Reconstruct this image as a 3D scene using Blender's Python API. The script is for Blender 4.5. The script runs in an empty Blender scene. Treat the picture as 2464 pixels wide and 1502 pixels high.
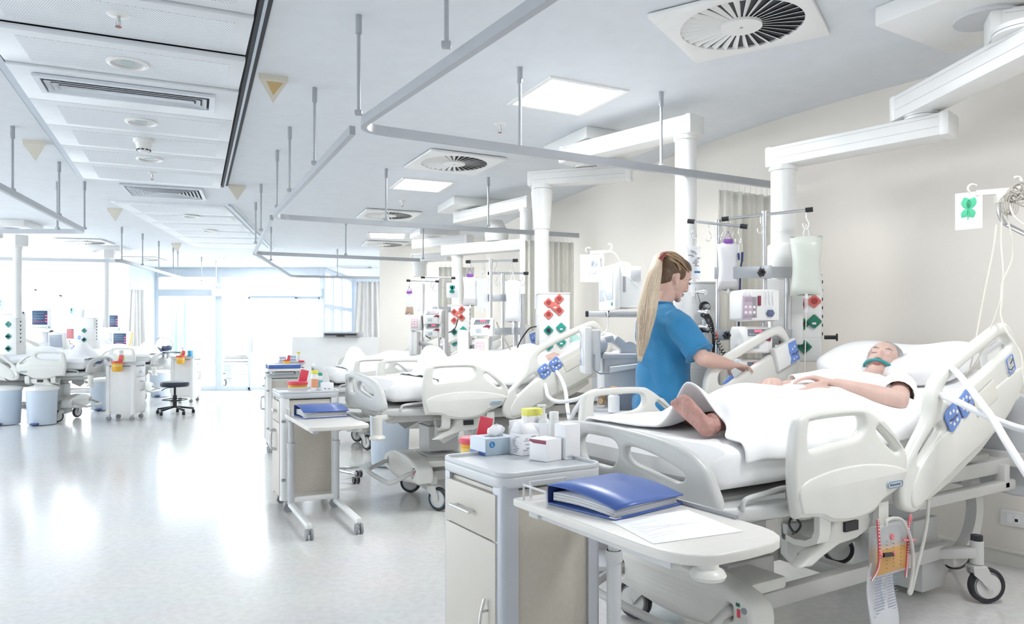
import bpy, bmesh, math, random
from mathutils import Vector, Matrix, noise
random.seed(7)
PI = math.pi
sc = bpy.context.scene
C = sc.collection
V = Vector
# ---------------------------------------------------------------- camera
F, U0, V0, EYE = 1750.0, 1232.0, 806.0, 1.28
cam_d = bpy.data.cameras.new('camera'); cam = bpy.data.objects.new('camera', cam_d); C.objects.link(cam)
cam_d.sensor_width = 36; cam_d.lens = 36 * F / 2464; cam_d.shift_y = (V0 - 751) / 2464
cam_d.clip_start = .05; cam_d.clip_end = 200
cam.location = (0, 0, EYE); cam.rotation_euler = (PI / 2, 0, 0)
sc.camera = cam
sc.view_settings.view_transform = 'Standard'; sc.view_settings.look = 'None'
sc.view_settings.gamma = 1; sc.view_settings.use_curve_mapping = False


def W(u, v, z):      # where the sight line through a spot of the photo meets height z
    d = F * (EYE - z) / (v - V0)
    return V(((u - U0) * d / F, d, z))


def D(u, v, d):      # the same at a known distance
    return V(((u - U0) * d / F, d, EYE - (v - V0) * d / F))


# ---------------------------------------------------------------- materials
MATS = {}


def mat(name, col, rough=.5, metal=0, bump=0, bscale=60, var=0, vscale=8, emit=0, alpha=1, trans=0, coat=0, ecol=None, sheen=0, stretch=None, spec=None):
    if name in MATS: return MATS[name]
    m = bpy.data.materials.new(name); m.use_nodes = True; MATS[name] = m
    nt = m.node_tree; N = nt.nodes; L = nt.links; b = N['Principled BSDF']
    col = tuple(c if c <= 1 else c for c in col) + (1,)
    b.inputs['Base Color'].default_value = col
    b.inputs['Roughness'].default_value = rough; b.inputs['Metallic'].default_value = metal
    b.inputs['Coat Weight'].default_value = coat
    if spec is not None: b.inputs['Specular IOR Level'].default_value = spec
    if sheen: b.inputs['Sheen Weight'].default_value = sheen
    if trans: b.inputs['Transmission Weight'].default_value = trans
    if alpha < 1: b.inputs['Alpha'].default_value = alpha
    if emit:
        b.inputs['Emission Color'].default_value = (ecol or col[:3]) + (1,); b.inputs['Emission Strength'].default_value = emit
    tc = N.new('ShaderNodeTexCoord'); mp = N.new('ShaderNodeMapping'); L.new(tc.outputs['Object'], mp.inputs['Vector'])
    if stretch: mp.inputs['Scale'].default_value = stretch
    nz = N.new('ShaderNodeTexNoise'); nz.inputs['Scale'].default_value = vscale; nz.inputs['Detail'].default_value = 4
    L.new(mp.outputs['Vector'], nz.inputs['Vector'])
    v = var or .02
    rp = N.new('ShaderNodeValToRGB'); L.new(nz.outputs['Fac'], rp.inputs['Fac'])
    rp.color_ramp.elements[0].position = .3; rp.color_ramp.elements[1].position = .7
    rp.color_ramp.elements[0].color = tuple(c * (1 - v) for c in col[:3]) + (1,)
    rp.color_ramp.elements[1].color = tuple(min(1, c * (1 + v)) for c in col[:3]) + (1,)
    L.new(rp.outputs['Color'], b.inputs['Base Color'])
    if bump:
        nb = N.new('ShaderNodeTexNoise'); nb.inputs['Scale'].default_value = bscale; nb.inputs['Detail'].default_value = 3
        L.new(mp.outputs['Vector'], nb.inputs['Vector'])
        bp = N.new('ShaderNodeBump'); bp.inputs['Strength'].default_value = bump; bp.inputs['Distance'].default_value = .01
        L.new(nb.outputs['Fac'], bp.inputs['Height']); L.new(bp.outputs['Normal'], b.inputs['Normal'])
    return m


def clear_mat(name, tint, clear, rough=.05):      # thin clear film / pane: see-through plus a glossy skin
    m = bpy.data.materials.new(name); m.use_nodes = True; MATS[name] = m
    nt = m.node_tree; N = nt.nodes; L = nt.links
    N.remove(N['Principled BSDF'])
    t = N.new('ShaderNodeBsdfTransparent'); t.inputs['Color'].default_value = tint + (1,)
    g = N.new('ShaderNodeBsdfPrincipled'); g.inputs['Base Color'].default_value = tint + (1,); g.inputs['Roughness'].default_value = rough
    x = N.new('ShaderNodeMixShader'); x.inputs[0].default_value = 1 - clear
    L.new(t.outputs[0], x.inputs[1]); L.new(g.outputs[0], x.inputs[2]); L.new(x.outputs[0], N['Material Output'].inputs['Surface'])
    return m


WALL = mat('wall_paint', (.80, .755, .695), .7, bump=.03, bscale=300, var=.015, vscale=1.5)
WALLW = mat('wall_white_paint', (.86, .86, .86), .7, bump=.03, bscale=300)
CEIL = mat('ceiling_paint', (.73, .76, .80), .8, bump=.02, bscale=300)
PANEL = mat('ceiling_panel_metal', (.80, .83, .87), .5)
BED = mat('bed_plastic', (.73, .725, .685), .33, bump=.02, bscale=220)
BEDG = mat('bed_foot_plastic', (.60, .605, .595), .38, bump=.02, bscale=220)
BEDM = mat('bed_metal_paint', (.60, .595, .58), .4)
BEDD = mat('bed_underside_grey', (.36, .355, .345), .5)
SHEET = mat('white_linen', (.90, .90, .91), .85, bump=.12, bscale=420, sheen=.1)
PILLOW = mat('pillow_linen', (.90, .90, .915), .85, bump=.12, bscale=420, sheen=.1)
RUBBER = mat('black_rubber', (.025, .025, .03), .55)
GREYR = mat('grey_rubber', (.30, .31, .33), .5)
WHEELW = mat('wheel_disc', (.62, .61, .60), .4)
BLUER = mat('blue_tyre_ring', (.12, .38, .60), .4)
BLUEP = mat('control_blue', (.16, .28, .66), .4)
WHITEP = mat('white_plastic', (.82, .82, .81), .35)
CREAMP = mat('cream_plastic', (.76, .74, .68), .35)
CABF = mat('cabinet_laminate', (.62, .585, .525), .42, var=.008, vscale=40, stretch=(1, 1, .1))
CABD = mat('cabinet_panel_beige', (.57, .525, .45), .5, var=.03, vscale=60)
CABT = mat('cabinet_grey_top', (.60, .62, .64), .3)
CABP = mat('cabinet_post_aluminium', (.50, .52, .57), .35, metal=.35)
STEEL = mat('brushed_steel', (.62, .62, .63), .28, metal=.9)
CHROME = mat('chrome', (.75, .75, .76), .15, metal=1)
RAIL = mat('rail_aluminium', (.44, .46, .49), .42, metal=.35)
BLACK = mat('black_plastic', (.02, .02, .024), .4)
DARK = mat('recess_shade', (.05, .052, .06), .7)  # flat dark tone painted in for shade in gaps and openings
GREY = mat('grey_plastic', (.35, .36, .38), .45)
LGREY = mat('light_grey_plastic', (.60, .61, .63), .4)
BINDER = mat('binder_blue', (.065, .135, .42), .32, bump=.05, bscale=300)
BINDERD = mat('binder_dark_blue', (.02, .04, .16), .4)
PAPER = mat('paper_white', (.88, .88, .90), .8)
PAPERG = mat('paper_grey_edge', (.62, .62, .62), .8, var=.2, vscale=300, stretch=(1, 1, 30))
INK = mat('ink_dark', (.07, .075, .10), .6)
INKG = mat('ink_grey', (.30, .31, .36), .6)
REDS = mat('socket_red', (.66, .17, .14), .35)
GREENS = mat('socket_green', (.01, .17, .10), .35)
TEALS = mat('socket_teal', (.02, .30, .25), .35)
CURT = mat('curtain_cloth', (.94, .925, .87), .9, bump=.15, bscale=500)
CURTW = mat('curtain_white_cloth', (.90, .895, .885), .9, bump=.15, bscale=500)
CURTG = mat('curtain_green_cloth', (.55, .68, .60), .9, bump=.15, bscale=500)
SCRUB = mat('scrub_blue', (.024, .20, .41), .8, bump=.15, bscale=600, sheen=.15)
SKIN = mat('skin_fair', (.62, .40, .33), .5, var=.05, vscale=20, bump=.03, bscale=300)
SKINF = mat('skin_foot', (.50, .27, .23), .55, var=.16, vscale=30, bump=.9, bscale=60)
SKINP = mat('skin_patient', (.62, .42, .36), .55, var=.07, vscale=18, bump=.08, bscale=200)
LIP = mat('lips', (.42, .16, .15), .45)
HAIRD = mat('hair_dark_blond', (.11, .065, .035), .45, var=.45, vscale=30, stretch=(1, 12, 12))
HAIRB = mat('hair_blond', (.56, .45, .33), .45, var=.25, vscale=60, stretch=(8, 8, .4))
HAIRG = mat('hair_grey', (.34, .33, .33), .6, var=.3, vscale=50)
CLIP = mat('hair_clip_pink', (.34, .10, .10), .35)
BINW = mat('bin_pale_blue', (.62, .70, .80), .35)
YELLOW = mat('sharps_yellow', (.80, .42, .03), .35)
YELLOWL = mat('cap_yellow', (.75, .70, .06), .4)
STRAP = mat('strap_red', (.56, .07, .09), .5)
RED = mat('sharps_red', (.72, .07, .11), .35)
PINK = mat('tag_pink', (.72, .20, .22), .4)
ORANGE = mat('label_orange', (.75, .33, .18), .5)
TEAL = mat('teal_tape', (.03, .30, .32), .5)
GREEN = mat('clover_green', (.03, .40, .20), .5)
GREENDK = mat('clover_green_line', (.01, .16, .09), .5)
PURPLE = mat('purple_plastic', (.26, .09, .42), .4)
MAROON = mat('maroon_print', (.25, .03, .07), .4)
LILAC = mat('pump_lilac_panel', (.55, .42, .52), .4)
FLUID = mat('bag_milky_fluid', (.66, .69, .63), .3)
FLUIDL = mat('bag_white_fluid', (.76, .76, .79), .35)
URINE = mat('urine_fluid', (.55, .30, .09), .2)
BLOODB = mat('bag_brown_fluid', (.45, .32, .25), .3)
CLEARP = clear_mat('clear_plastic_film', (.93, .94, .96), .68, .12)
TUBEW = mat('tube_white', (.82, .83, .87), .3)
TUBEC = mat('tube_cream', (.66, .63, .56), .4)
CABLEG = mat('cable_grey', (.36, .34, .30), .5)
DETEC = mat('detector_cream', (.74, .70, .60), .5)
AMBER = mat('detector_amber_lens', (.62, .44, .20), .3)
STOOLB = mat('stool_dark_vinyl', (.03, .04, .065), .4)
GLOVEB = mat('glove_box_blue_grey', (.42, .52, .60), .4)
GLOVEL = mat('glove_box_light', (.70, .77, .86), .4)
LOGOB = mat('logo_blue', (.02, .16, .42), .4)
SCREEN = mat('screen_dark', (.03, .045, .10), .25, emit=.25, ecol=(.10, .14, .30))
SCREENG = mat('screen_grey', (.30, .34, .40), .2, emit=.2, ecol=(.4, .45, .55))
TRG = mat('trace_green', (.1, .6, .5), .4, emit=.6)
TRR = mat('trace_red', (.8, .1, .2), .4, emit=.6)
LEDR = mat('led_red', (.9, .08, .12), .4, emit=1.6)
SCREENL = mat('screen_slate', (.08, .10, .14), .2)
AMBERG = mat('amber_plastic', (.42, .27, .14), .25)
FRAMEG = mat('frame_grey_paint', (.52, .58, .65), .45)
FRAMEW = mat('frame_white_paint', (.72, .76, .82), .4)
LAMP = mat('lamp_diffuser', (.95, .98, .96), .5, emit=9, ecol=(.97, 1, .98))
GLASS = clear_mat('window_glass', (.97, .985, .99), .93, .02)
FROST = clear_mat('frosted_glass', (.86, .94, .98), .55, .25)


for m_ in (CURT, CURTW, CURTG):      # thin cloth lets light through
    nt = m_.node_tree; p_ = nt.nodes['Principled BSDF']; tr = nt.nodes.new('ShaderNodeBsdfTranslucent'); mx = nt.nodes.new('ShaderNodeMixShader'); mx.inputs[0].default_value = .22
    nt.links.new(p_.inputs['Base Color'].links[0].from_socket, tr.inputs['Color']); nt.links.new(p_.outputs[0], mx.inputs[1]); nt.links.new(tr.outputs[0], mx.inputs[2]); nt.links.new(mx.outputs[0], nt.nodes['Material Output'].inputs['Surface'])


def floor_mat():
    m = bpy.data.materials.new('floor_vinyl'); m.use_nodes = True
    nt = m.node_tree; N = nt.nodes; L = nt.links; b = N['Principled BSDF']
    tc = N.new('ShaderNodeTexCoord')
    n1 = N.new('ShaderNodeTexNoise'); n1.inputs['Scale'].default_value = 26; n1.inputs['Detail'].default_value = 8
    n2 = N.new('ShaderNodeTexNoise'); n2.inputs['Scale'].default_value = 2.2; n2.inputs['Detail'].default_value = 4
    L.new(tc.outputs['Object'], n1.inputs['Vector']); L.new(tc.outputs['Object'], n2.inputs['Vector'])
    r = N.new('ShaderNodeValToRGB'); L.new(n1.outputs['Fac'], r.inputs['Fac'])
    r.color_ramp.elements[0].position = .36; r.color_ramp.elements[0].color = (.715, .71, .69, 1)
    r.color_ramp.elements[1].position = .62; r.color_ramp.elements[1].color = (.775, .77, .755, 1)
    x = N.new('ShaderNodeMixRGB'); x.blend_type = 'MULTIPLY'; x.inputs[0].default_value = .12
    L.new(r.outputs[0], x.inputs[1]); L.new(n2.outputs['Color'], x.inputs[2]); L.new(x.outputs[0], b.inputs['Base Color'])
    b.inputs['Roughness'].default_value = .16
    bp = N.new('ShaderNodeBump'); bp.inputs['Strength'].default_value = .035; bp.inputs['Distance'].default_value = .02
    n3 = N.new('ShaderNodeTexNoise'); n3.inputs['Scale'].default_value = 7
    L.new(tc.outputs['Object'], n3.inputs['Vector']); L.new(n3.outputs['Fac'], bp.inputs['Height']); L.new(bp.outputs['Normal'], b.inputs['Normal'])
    return m


FLOOR = floor_mat()


# ---------------------------------------------------------------- mesh builder
def cr(P, n=6, closed=False):                       # smooth curve through points
    P = [V(p) for p in P]; out = []; k = len(P)
    for i in range(k if closed else k - 1):
        if closed: a, b, c, d = P[i - 1], P[i], P[(i + 1) % k], P[(i + 2) % k]
        else: a, b, c, d = P[max(i - 1, 0)], P[i], P[i + 1], P[min(i + 2, k - 1)]
        for j in range(n):
            t = j / n; t2 = t * t; t3 = t2 * t
            out.append(.5 * ((2 * b) + (c - a) * t + (2 * a - 5 * b + 4 * c - d) * t2 + (3 * b - a - 3 * c + d) * t3))
    if not closed: out.append(P[-1])
    return out


def rrect(w, h, r, n=4, cx=0, cy=0):
    out = []
    for sx, sy, a0 in ((1, 1, 0), (-1, 1, PI / 2), (-1, -1, PI), (1, -1, 1.5 * PI)):
        for i in range(n + 1):
            a = a0 + i / n * PI / 2
            out.append((cx + sx * (w / 2 - r) + r * math.cos(a), cy + sy * (h / 2 - r) + r * math.sin(a)))
    return out


def frame_m(o, ux, uy):                             # matrix with columns ux, uy, ux x uy
    ux = V(ux).normalized(); uz = ux.cross(V(uy)).normalized(); uy = uz.cross(ux)
    m = Matrix((ux, uy, uz)).transposed().to_4x4(); m.translation = V(o); return m


def rz4(a, o=(0, 0, 0)):
    m = Matrix.Rotation(a, 4, 'Z'); m.translation = V(o); return m


class G:
    def __init__(s): s.bm = bmesh.new(); s.mi = 0; s.M = None

    def m(s, i): s.mi = i; return s

    def _add(s, verts, faces, M=None):
        T = M
        if s.M is not None: T = s.M @ M if M is not None else s.M
        vs = [s.bm.verts.new(T @ V(v) if T is not None else v) for v in verts]
        out = []
        for f in faces:
            try:
                fc = s.bm.faces.new([vs[i] for i in f]); fc.material_index = s.mi; out.append(fc)
            except ValueError: pass
        return vs, out

    def box(s, c, size, bev=0, rz=0, M=None, seg=2):
        x, y, z = (k / 2 for k in size)
        v = [(-x, -y, -z), (x, -y, -z), (x, y, -z), (-x, y, -z), (-x, -y, z), (x, -y, z), (x, y, z), (-x, y, z)]
        f = [(0, 3, 2, 1), (4, 5, 6, 7), (0, 1, 5, 4), (1, 2, 6, 5), (2, 3, 7, 6), (3, 0, 4, 7)]
        T = rz4(rz, c)
        if M is not None: T = M @ T
        vs, fs = s._add(v, f, T)
        if bev:
            es = list({e for f_ in fs for e in f_.edges})
            r = bmesh.ops.bevel(s.bm, geom=es, offset=bev, segments=seg, affect='EDGES', profile=.5, clamp_overlap=True)
            for f_ in r['faces']: f_.material_index = s.mi
        return s

    def bar(s, p0, p1, w, h, bev=0, up=(0, 0, 1), ext=0):   # box beam between two points
        p0, p1 = V(p0), V(p1); d = p1 - p0; L = d.length
        ux = d.normalized(); u = V(up)
        if abs(ux.dot(u)) > .98: u = V((0, 1, 0))
        uy = u.cross(ux).normalized()
        return s.box((0, 0, 0), (L + 2 * ext, w, h), bev, M=frame_m((p0 + p1) / 2, ux, uy))

    def cyl(s, p0, p1, r0, r1=None, n=16, caps=True):
        r1 = r0 if r1 is None else r1
        return s.rings([(p0, r0), (p1, r1)], n, caps)

    def rings(s, prs, n=16, caps=True, closed=False, squash=None):    # tube through (point, radius)
        P = [V(p) for p, r in prs]; k = len(P)
        nrm = None; verts = []; faces = []
        for i in range(k):
            if closed: t = P[(i + 1) % k] - P[i - 1]
            else: t = P[min(i + 1, k - 1)] - P[max(i - 1, 0)]
            if t.length < 1e-9: t = V((0, 0, 1))
            t.normalize()
            if nrm is None:
                nrm = V((0, 0, 1)) if abs(t.z) < .9 else V((1, 0, 0))
            nrm = (nrm - t * nrm.dot(t)).normalized(); b = t.cross(nrm)
            r = prs[i][1]; ra, rb = (r if isinstance(r, tuple) else (r, r))
            for j in range(n):
                a = 2 * PI * j / n
                verts.append(P[i] + nrm * (ra * math.cos(a)) + b * (rb * math.sin(a)))
        m = k if closed else k - 1
        for i in range(m):
            for j in range(n):
                i2 = (i + 1) % k
                faces.append((i * n + j, i * n + (j + 1) % n, i2 * n + (j + 1) % n, i2 * n + j))
        if caps and not closed:
            faces.append(tuple(range(n - 1, -1, -1))); faces.append(tuple((k - 1) * n + j for j in range(n)))
        s._add(verts, faces); return s

    def tube(s, pts, r, n=8, sm=0, closed=False, caps=True):
        P = cr(pts, sm, closed) if sm else [V(p) for p in pts]
        return s.rings([(p, r) for p in P], n, caps, closed)

    def limb(s, p0, p1, r0, r1, n=16):              # tapered capsule
        s.rings([(p0, r0), (p1, r1)], n); s.ell(p0, (r0,) * 3, n=n); s.ell(p1, (r1,) * 3, n=n); return s

    def lathe(s, prof, o=(0, 0, 0), M=None, n=24, caps=True):
        verts = []; faces = []; k = len(prof)
        for r, z in prof:
            for j in range(n):
                a = 2 * PI * j / n; verts.append((r * math.cos(a), r * math.sin(a), z))
        for i in range(k - 1):
            for j in range(n): faces.append((i * n + j, i * n + (j + 1) % n, (i + 1) * n + (j + 1) % n, (i + 1) * n + j))
        if caps: faces += [tuple(range(n - 1, -1, -1)), tuple((k - 1) * n + j for j in range(n))]
        T = Matrix.Translation(V(o))
        if M is not None: T = M @ T
        s._add(verts, faces, T); return s

    def ell(s, c, r, M=None, n=16, rot=None):
        T = Matrix.Translation(V(c))
        if rot is not None: T = T @ rot
        if M is not None: T = M @ T
        verts = [(0, 0, -r[2])]; faces = []; h = max(6, n // 2)
        for i in range(1, h):
            p = -PI / 2 + PI * i / h
            for j in range(n):
                a = 2 * PI * j / n
                verts.append((r[0] * math.cos(p) * math.cos(a), r[1] * math.cos(p) * math.sin(a), r[2] * math.sin(p)))
        verts.append((0, 0, r[2])); e = len(verts) - 1
        for j in range(n):
            faces.append((0, 1 + (j + 1) % n, 1 + j)); faces.append((e, e - n + j, e - n + (j + 1) % n))
        for i in range(h - 2):
            for j in range(n):
                a = 1 + i * n; faces.append((a + j, a + (j + 1) % n, a + n + (j + 1) % n, a + n + j))
        s._add(verts, faces, T); return s

    def loft(s, rings, caps=True, closed=True):
        n = len(rings[0]); verts = [p for r in rings for p in r]; faces = []
        for i in range(len(rings) - 1):
            for j in range(n if closed else n - 1):
                faces.append((i * n + j, i * n + (j + 1) % n, (i + 1) * n + (j + 1) % n, (i + 1) * n + j))
        if caps and closed: faces += [tuple(range(n - 1, -1, -1)), tuple((len(rings) - 1) * n + j for j in range(n))]
        s._add(verts, faces); return s

    def poly(s, outline, t, M=None, z0=0):          # extruded outline without holes
        n = len(outline); verts = [(p[0], p[1], z0) for p in outline] + [(p[0], p[1], z0 + t) for p in outline]
        faces = [tuple(range(n - 1, -1, -1)), tuple(range(n, 2 * n))] + [(i, (i + 1) % n, n + (i + 1) % n, n + i) for i in range(n)]
        s._add(verts, faces, M); return s

    def slab(s, outline, holes=(), t=.04, bev=.01, M=None, res=3, sm=0):   # plate with rounded edges and holes, centred on its plane
        cu = bpy.data.curves.new('t', 'CURVE'); cu.dimensions = '2D'; cu.fill_mode = 'BOTH'
        cu.extrude = max(t / 2 - bev, .0001); cu.bevel_depth = bev; cu.bevel_resolution = res; cu.offset = -bev
        for pts in [outline] + list(holes):
            pts = cr([(p[0], p[1], 0) for p in pts], sm, True) if sm else pts
            sp = cu.splines.new('POLY'); sp.points.add(len(pts) - 1); sp.use_cyclic_u = True
            for q, p in zip(sp.points, pts): q.co = (p[0], p[1], 0, 1)
        ob = bpy.data.objects.new('t', cu); C.objects.link(ob)
        dg = bpy.context.evaluated_depsgraph_get(); dg.update()
        me = bpy.data.meshes.new_from_object(ob.evaluated_get(dg))
        bpy.data.objects.remove(ob); bpy.data.curves.remove(cu)
        s._mesh(me, M); return s

    def text(s, txt, size, M, t=.0006, align='CENTER'):
        cu = bpy.data.curves.new('t', 'FONT'); cu.body = txt; cu.size = size; cu.extrude = t; cu.align_x = align; cu.align_y = 'CENTER'
        ob = bpy.data.objects.new('t', cu); C.objects.link(ob)
        dg = bpy.context.evaluated_depsgraph_get(); dg.update()
        me = bpy.data.meshes.new_from_object(ob.evaluated_get(dg))
        bpy.data.objects.remove(ob); bpy.data.curves.remove(cu)
        s._mesh(me, M); return s

    def _mesh(s, me, M=None):
        T = M if M is not None else Matrix()
        if s.M is not None: T = s.M @ T
        me.transform(T)
        k = len(s.bm.faces); s.bm.from_mesh(me); s.bm.faces.ensure_lookup_table()
        for i in range(k, len(s.bm.faces)): s.bm.faces[i].material_index = s.mi
        bpy.data.meshes.remove(me)

    def grid(s, fn, nu, nv, closed_u=False):
        verts = [fn(i / (nu if closed_u else nu - 1), j / (nv - 1)) for j in range(nv) for i in range(nu)]
        faces = []
        for j in range(nv - 1):
            for i in range(nu if closed_u else nu - 1):
                faces.append((j * nu + i, j * nu + (i + 1) % nu, (j + 1) * nu + (i + 1) % nu, (j + 1) * nu + i))
        s._add(verts, faces); return s

    def split(s, axis, cuts):                       # extra edges so that a plate can be bent
        n = V((0, 0, 0)); n[axis] = 1
        for c in cuts:
            o = V((0, 0, 0)); o[axis] = c
            bmesh.ops.bisect_plane(s.bm, geom=s.bm.verts[:] + s.bm.edges[:] + s.bm.faces[:], plane_co=o, plane_no=n)
        return s

    def warp(s, fn):
        for v in s.bm.verts: v.co = fn(v.co)
        return s

    def data(s, name):
        bmesh.ops.remove_doubles(s.bm, verts=s.bm.verts, dist=1e-5)
        bmesh.ops.recalc_face_normals(s.bm, faces=s.bm.faces)
        me = bpy.data.meshes.new(name); s.bm.to_mesh(me); s.bm.free(); return me


def link(name, me, mats, parent=None, loc=None, rz=0, ang=38):
    for m in (mats if isinstance(mats, (list, tuple)) else [mats]): me.materials.append(m)
    for p in me.polygons: p.use_smooth = True
    me.set_sharp_from_angle(angle=math.radians(ang))
    o = bpy.data.objects.new(name, me); C.objects.link(o)
    if parent is not None: o.parent = parent
    if loc is not None: o.location = loc
    if rz: o.rotation_euler = (0, 0, rz)
    return o


def obj(name, g, mats, parent=None, loc=None, rz=0, ang=38): return link(name, g.data(name), mats, parent, loc, rz, ang)


def remesh(g, name, voxel, smooth=3):
    me = g.data('t'); ob = bpy.data.objects.new('t', me); C.objects.link(ob)
    r = ob.modifiers.new('r', 'REMESH'); r.mode = 'VOXEL'; r.voxel_size = voxel
    if smooth:
        q = ob.modifiers.new('s', 'SMOOTH'); q.factor = .5; q.iterations = smooth
    dg = bpy.context.evaluated_depsgraph_get(); dg.update()
    out = bpy.data.meshes.new_from_object(ob.evaluated_get(dg)); out.name = name
    bpy.data.objects.remove(ob); bpy.data.meshes.remove(me); out.materials.clear()
    return out


def subsurf(o, n=1):
    s = o.modifiers.new('subdivision', 'SUBSURF'); s.levels = n; s.render_levels = n; return o


def solid(o, t):
    s = o.modifiers.new('thickness', 'SOLIDIFY'); s.thickness = t; s.offset = 0; return o


def tag(o, label, cat, group=None):
    o['label'] = label; o['category'] = cat
    if group: o['group'] = group
    return o


def thing(name, label, cat, loc=(0, 0, 0), rz=0, group=None):
    o = bpy.data.objects.new(name, None); C.objects.link(o); o.empty_display_size = .1
    o.location = loc; o.rotation_euler = (0, 0, rz)
    return tag(o, label, cat, group)


def struct(name, g, mats, loc=None, parent=None):
    o = obj(name, g, mats, parent, loc)
    if parent is None: o['kind'] = 'structure'
    return o


def dup(root, loc, rz, label, group=None, cat=None):
    def rec(o, par):
        c = o.copy(); C.objects.link(c); c.parent = par
        if par is not None: c.matrix_parent_inverse = o.matrix_parent_inverse
        for ch in kids.get(o.name, []): rec(ch, c)
        return c
    kids = {}
    for o in list(C.objects):
        if o.parent is not None: kids.setdefault(o.parent.name, []).append(o)
    r = rec(root, None); r.location = loc; r.rotation_euler = (0, 0, rz)
    tag(r, label, cat or root['category'], group)
    return r


# the bays of the curved ward: floor point between the foot castors and turn of each bed
class Bay:
    def __init__(s, o, deg):
        t = math.radians(deg); s.o = V((o[0], o[1], 0)); s.rz = -t
        s.b = V((math.cos(t), -math.sin(t), 0)); s.a = V((math.sin(t), math.cos(t), 0)); s.M = rz4(-t, s.o)

    def p(s, X, Y, z=0): return s.o + s.b * X + s.a * Y + V((0, 0, z))


BAY1, BAY2, BAY3, BAY4 = Bay((.76, 2.975), -31.5), Bay((-.72, 5.61), -26.5), Bay((-1.765, 8.405), -22), Bay((-2.6, 11.35), -18)
HC = 2.83                                            # ceiling height
# ================================================================ the room
g = G().box((-1.5, 9.5, -.05), (19, 27, .1)); struct('floor', g, FLOOR)
g = G().box((-2.6, 7.0, HC + .06), (17.5, 19.7, .12)); g.box((.2, 18.4, HC + .06), (9.2, 3.2, .12)); struct('ceiling', g, CEIL)
WP = cr([(6.3, -2.6, 0), (5.0, .9, 0), (3.75, 2.74, 0), (2.80, 3.98, 0), (1.97, 5.13, 0), (1.33, 6.45, 0), (.80, 7.75, 0), (.05, 9.7, 0), (-.42, 11.65, 0)], 5)


def wall_strip(P, z0, z1, t):
    g = G()
    for i in range(len(P) - 1):
        a, b = V(P[i]), V(P[i + 1]); n = V((b.y - a.y, a.x - b.x, 0)).normalized() * t
        g._add([a + V((0, 0, z0)), b + V((0, 0, z0)), b + n + V((0, 0, z0)), a + n + V((0, 0, z0)), a + V((0, 0, z1)), b + V((0, 0, z1)), b + n + V((0, 0, z1)), a + n + V((0, 0, z1))],
               [(0, 3, 2, 1), (4, 5, 6, 7), (0, 1, 5, 4), (1, 2, 6, 5), (2, 3, 7, 6), (3, 0, 4, 7)])
    return g


struct('wall_right', wall_strip(WP, 0, HC, .15), WALL)
g = wall_strip(WP, 0, .09, -.014)
g.tube([p + V((-.02, -.012, .085)) for p in WP], .008, 6); struct('baseboard_right', g, CREAMP)
struct('wall_end', wall_strip([V((-.42, 11.65, 0)), V((-2.34, 12.85, 0)), V((-2.34, 13.1, 0))], 0, HC, .15), WALL)
struct('wall_back', G().box((-1.6, -2.75, HC / 2), (17, .15, HC)), WALLW)
struct('wall_corridor', G().box((-.6, 19.9, HC / 2), (7.6, .15, HC)), FRAMEG)
# outer side: a band of windows above a low wall, then a solid stretch beside the glazed end
g = G().box((-9.6, 6.2, .2), (.2, 18, .4)); g.box((-9.6, 6.2, HC - .08), (.2, 18, .16)); struct('wall_left', g, WALLW)
yy = [-2.7 + 1.5 * i for i in range(13)]
for i in range(12):
    y0, y1 = yy[i], yy[i + 1]
    g = G()
    for y in (y0 + .03, y1 - .03): g.box((-9.6, y, 1.535), (.1, .06, 2.27))
    for z in (.42, 1.9, 2.62): g.box((-9.6, (y0 + y1) / 2, z), (.08, 1.43, .05))
    w = struct('window_%d' % (i + 1), g, FRAMEW)
    obj('pane', G().box((-9.6, (y0 + y1) / 2, 1.535), (.012, 1.44, 2.2)), GLASS, w)
g = G(); g.box((-8.33, 15.95, HC / 2), (.25, 1.9, HC)); struct('wall_left_end', g, mat('wall_blue_grey', (.62, .68, .72), .7))
g = G().cyl((-8.30, 15.1, 0), (-8.30, 15.1, HC), .31, n=40); o = struct('pillar', g, WALLW)

# glazed end of the ward
YF = 16.75
XA, XB = -8.28, -4.32


def mull(g, x0, x1, z0, z1, y=YF, t=None):
    t = t or (.09 if z1 - z0 > x1 - x0 else .075)
    return mull_(g, x0, x1, z0, z1, y, t)


def mull_(g, x0, x1, z0, z1, y, t): g.box(((x0 + x1) / 2, y, (z0 + z1) / 2), (x1 - x0, t, z1 - z0), .006)


g = G(); mull(g, XA, XA + .16, 0, HC); mull(g, -6.82, -6.67, 0, HC); mull(g, XB - .1, XB, 0, HC)
mull(g, XA, XB, HC - .22, HC); mull(g, XA, -6.7, 2.17, 2.33); mull(g, XA, -6.0, .0, .1)
mull(g, -5.47, -5.33, 2.33, HC - .2)
struct('trim_1', g, FRAMEG)
for i, (x0, x1) in enumerate(((XA + .16, -6.82), (-6.67, -5.47), (-5.33, XB - .1))):
    struct('window_%d' % (13 + i), G().box(((x0 + x1) / 2, YF, 2.47), (x1 - x0, .012, .3)), GLASS)
struct('window_16', G().box(((XA + .16 - 6.82) / 2, YF, 1.13), (-6.82 - XA - .16, .012, 2.08)), GLASS)
struct('window_17', G().box((-6.36, YF, 1.13), (.62, .012, 2.08)), GLASS)
g = G().box((-5.6, YF - .1, 2.25), (2.5, .16, .17), .015); g.m(1).box((-4.37, YF - .1, 2.25), (.05, .175, .18), .004); g.m(1).box((-6.35, YF - .19, 2.2), (.06, .02, .05))
struct('trim_2', g, [FRAMEW, FRAMEG])


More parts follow.
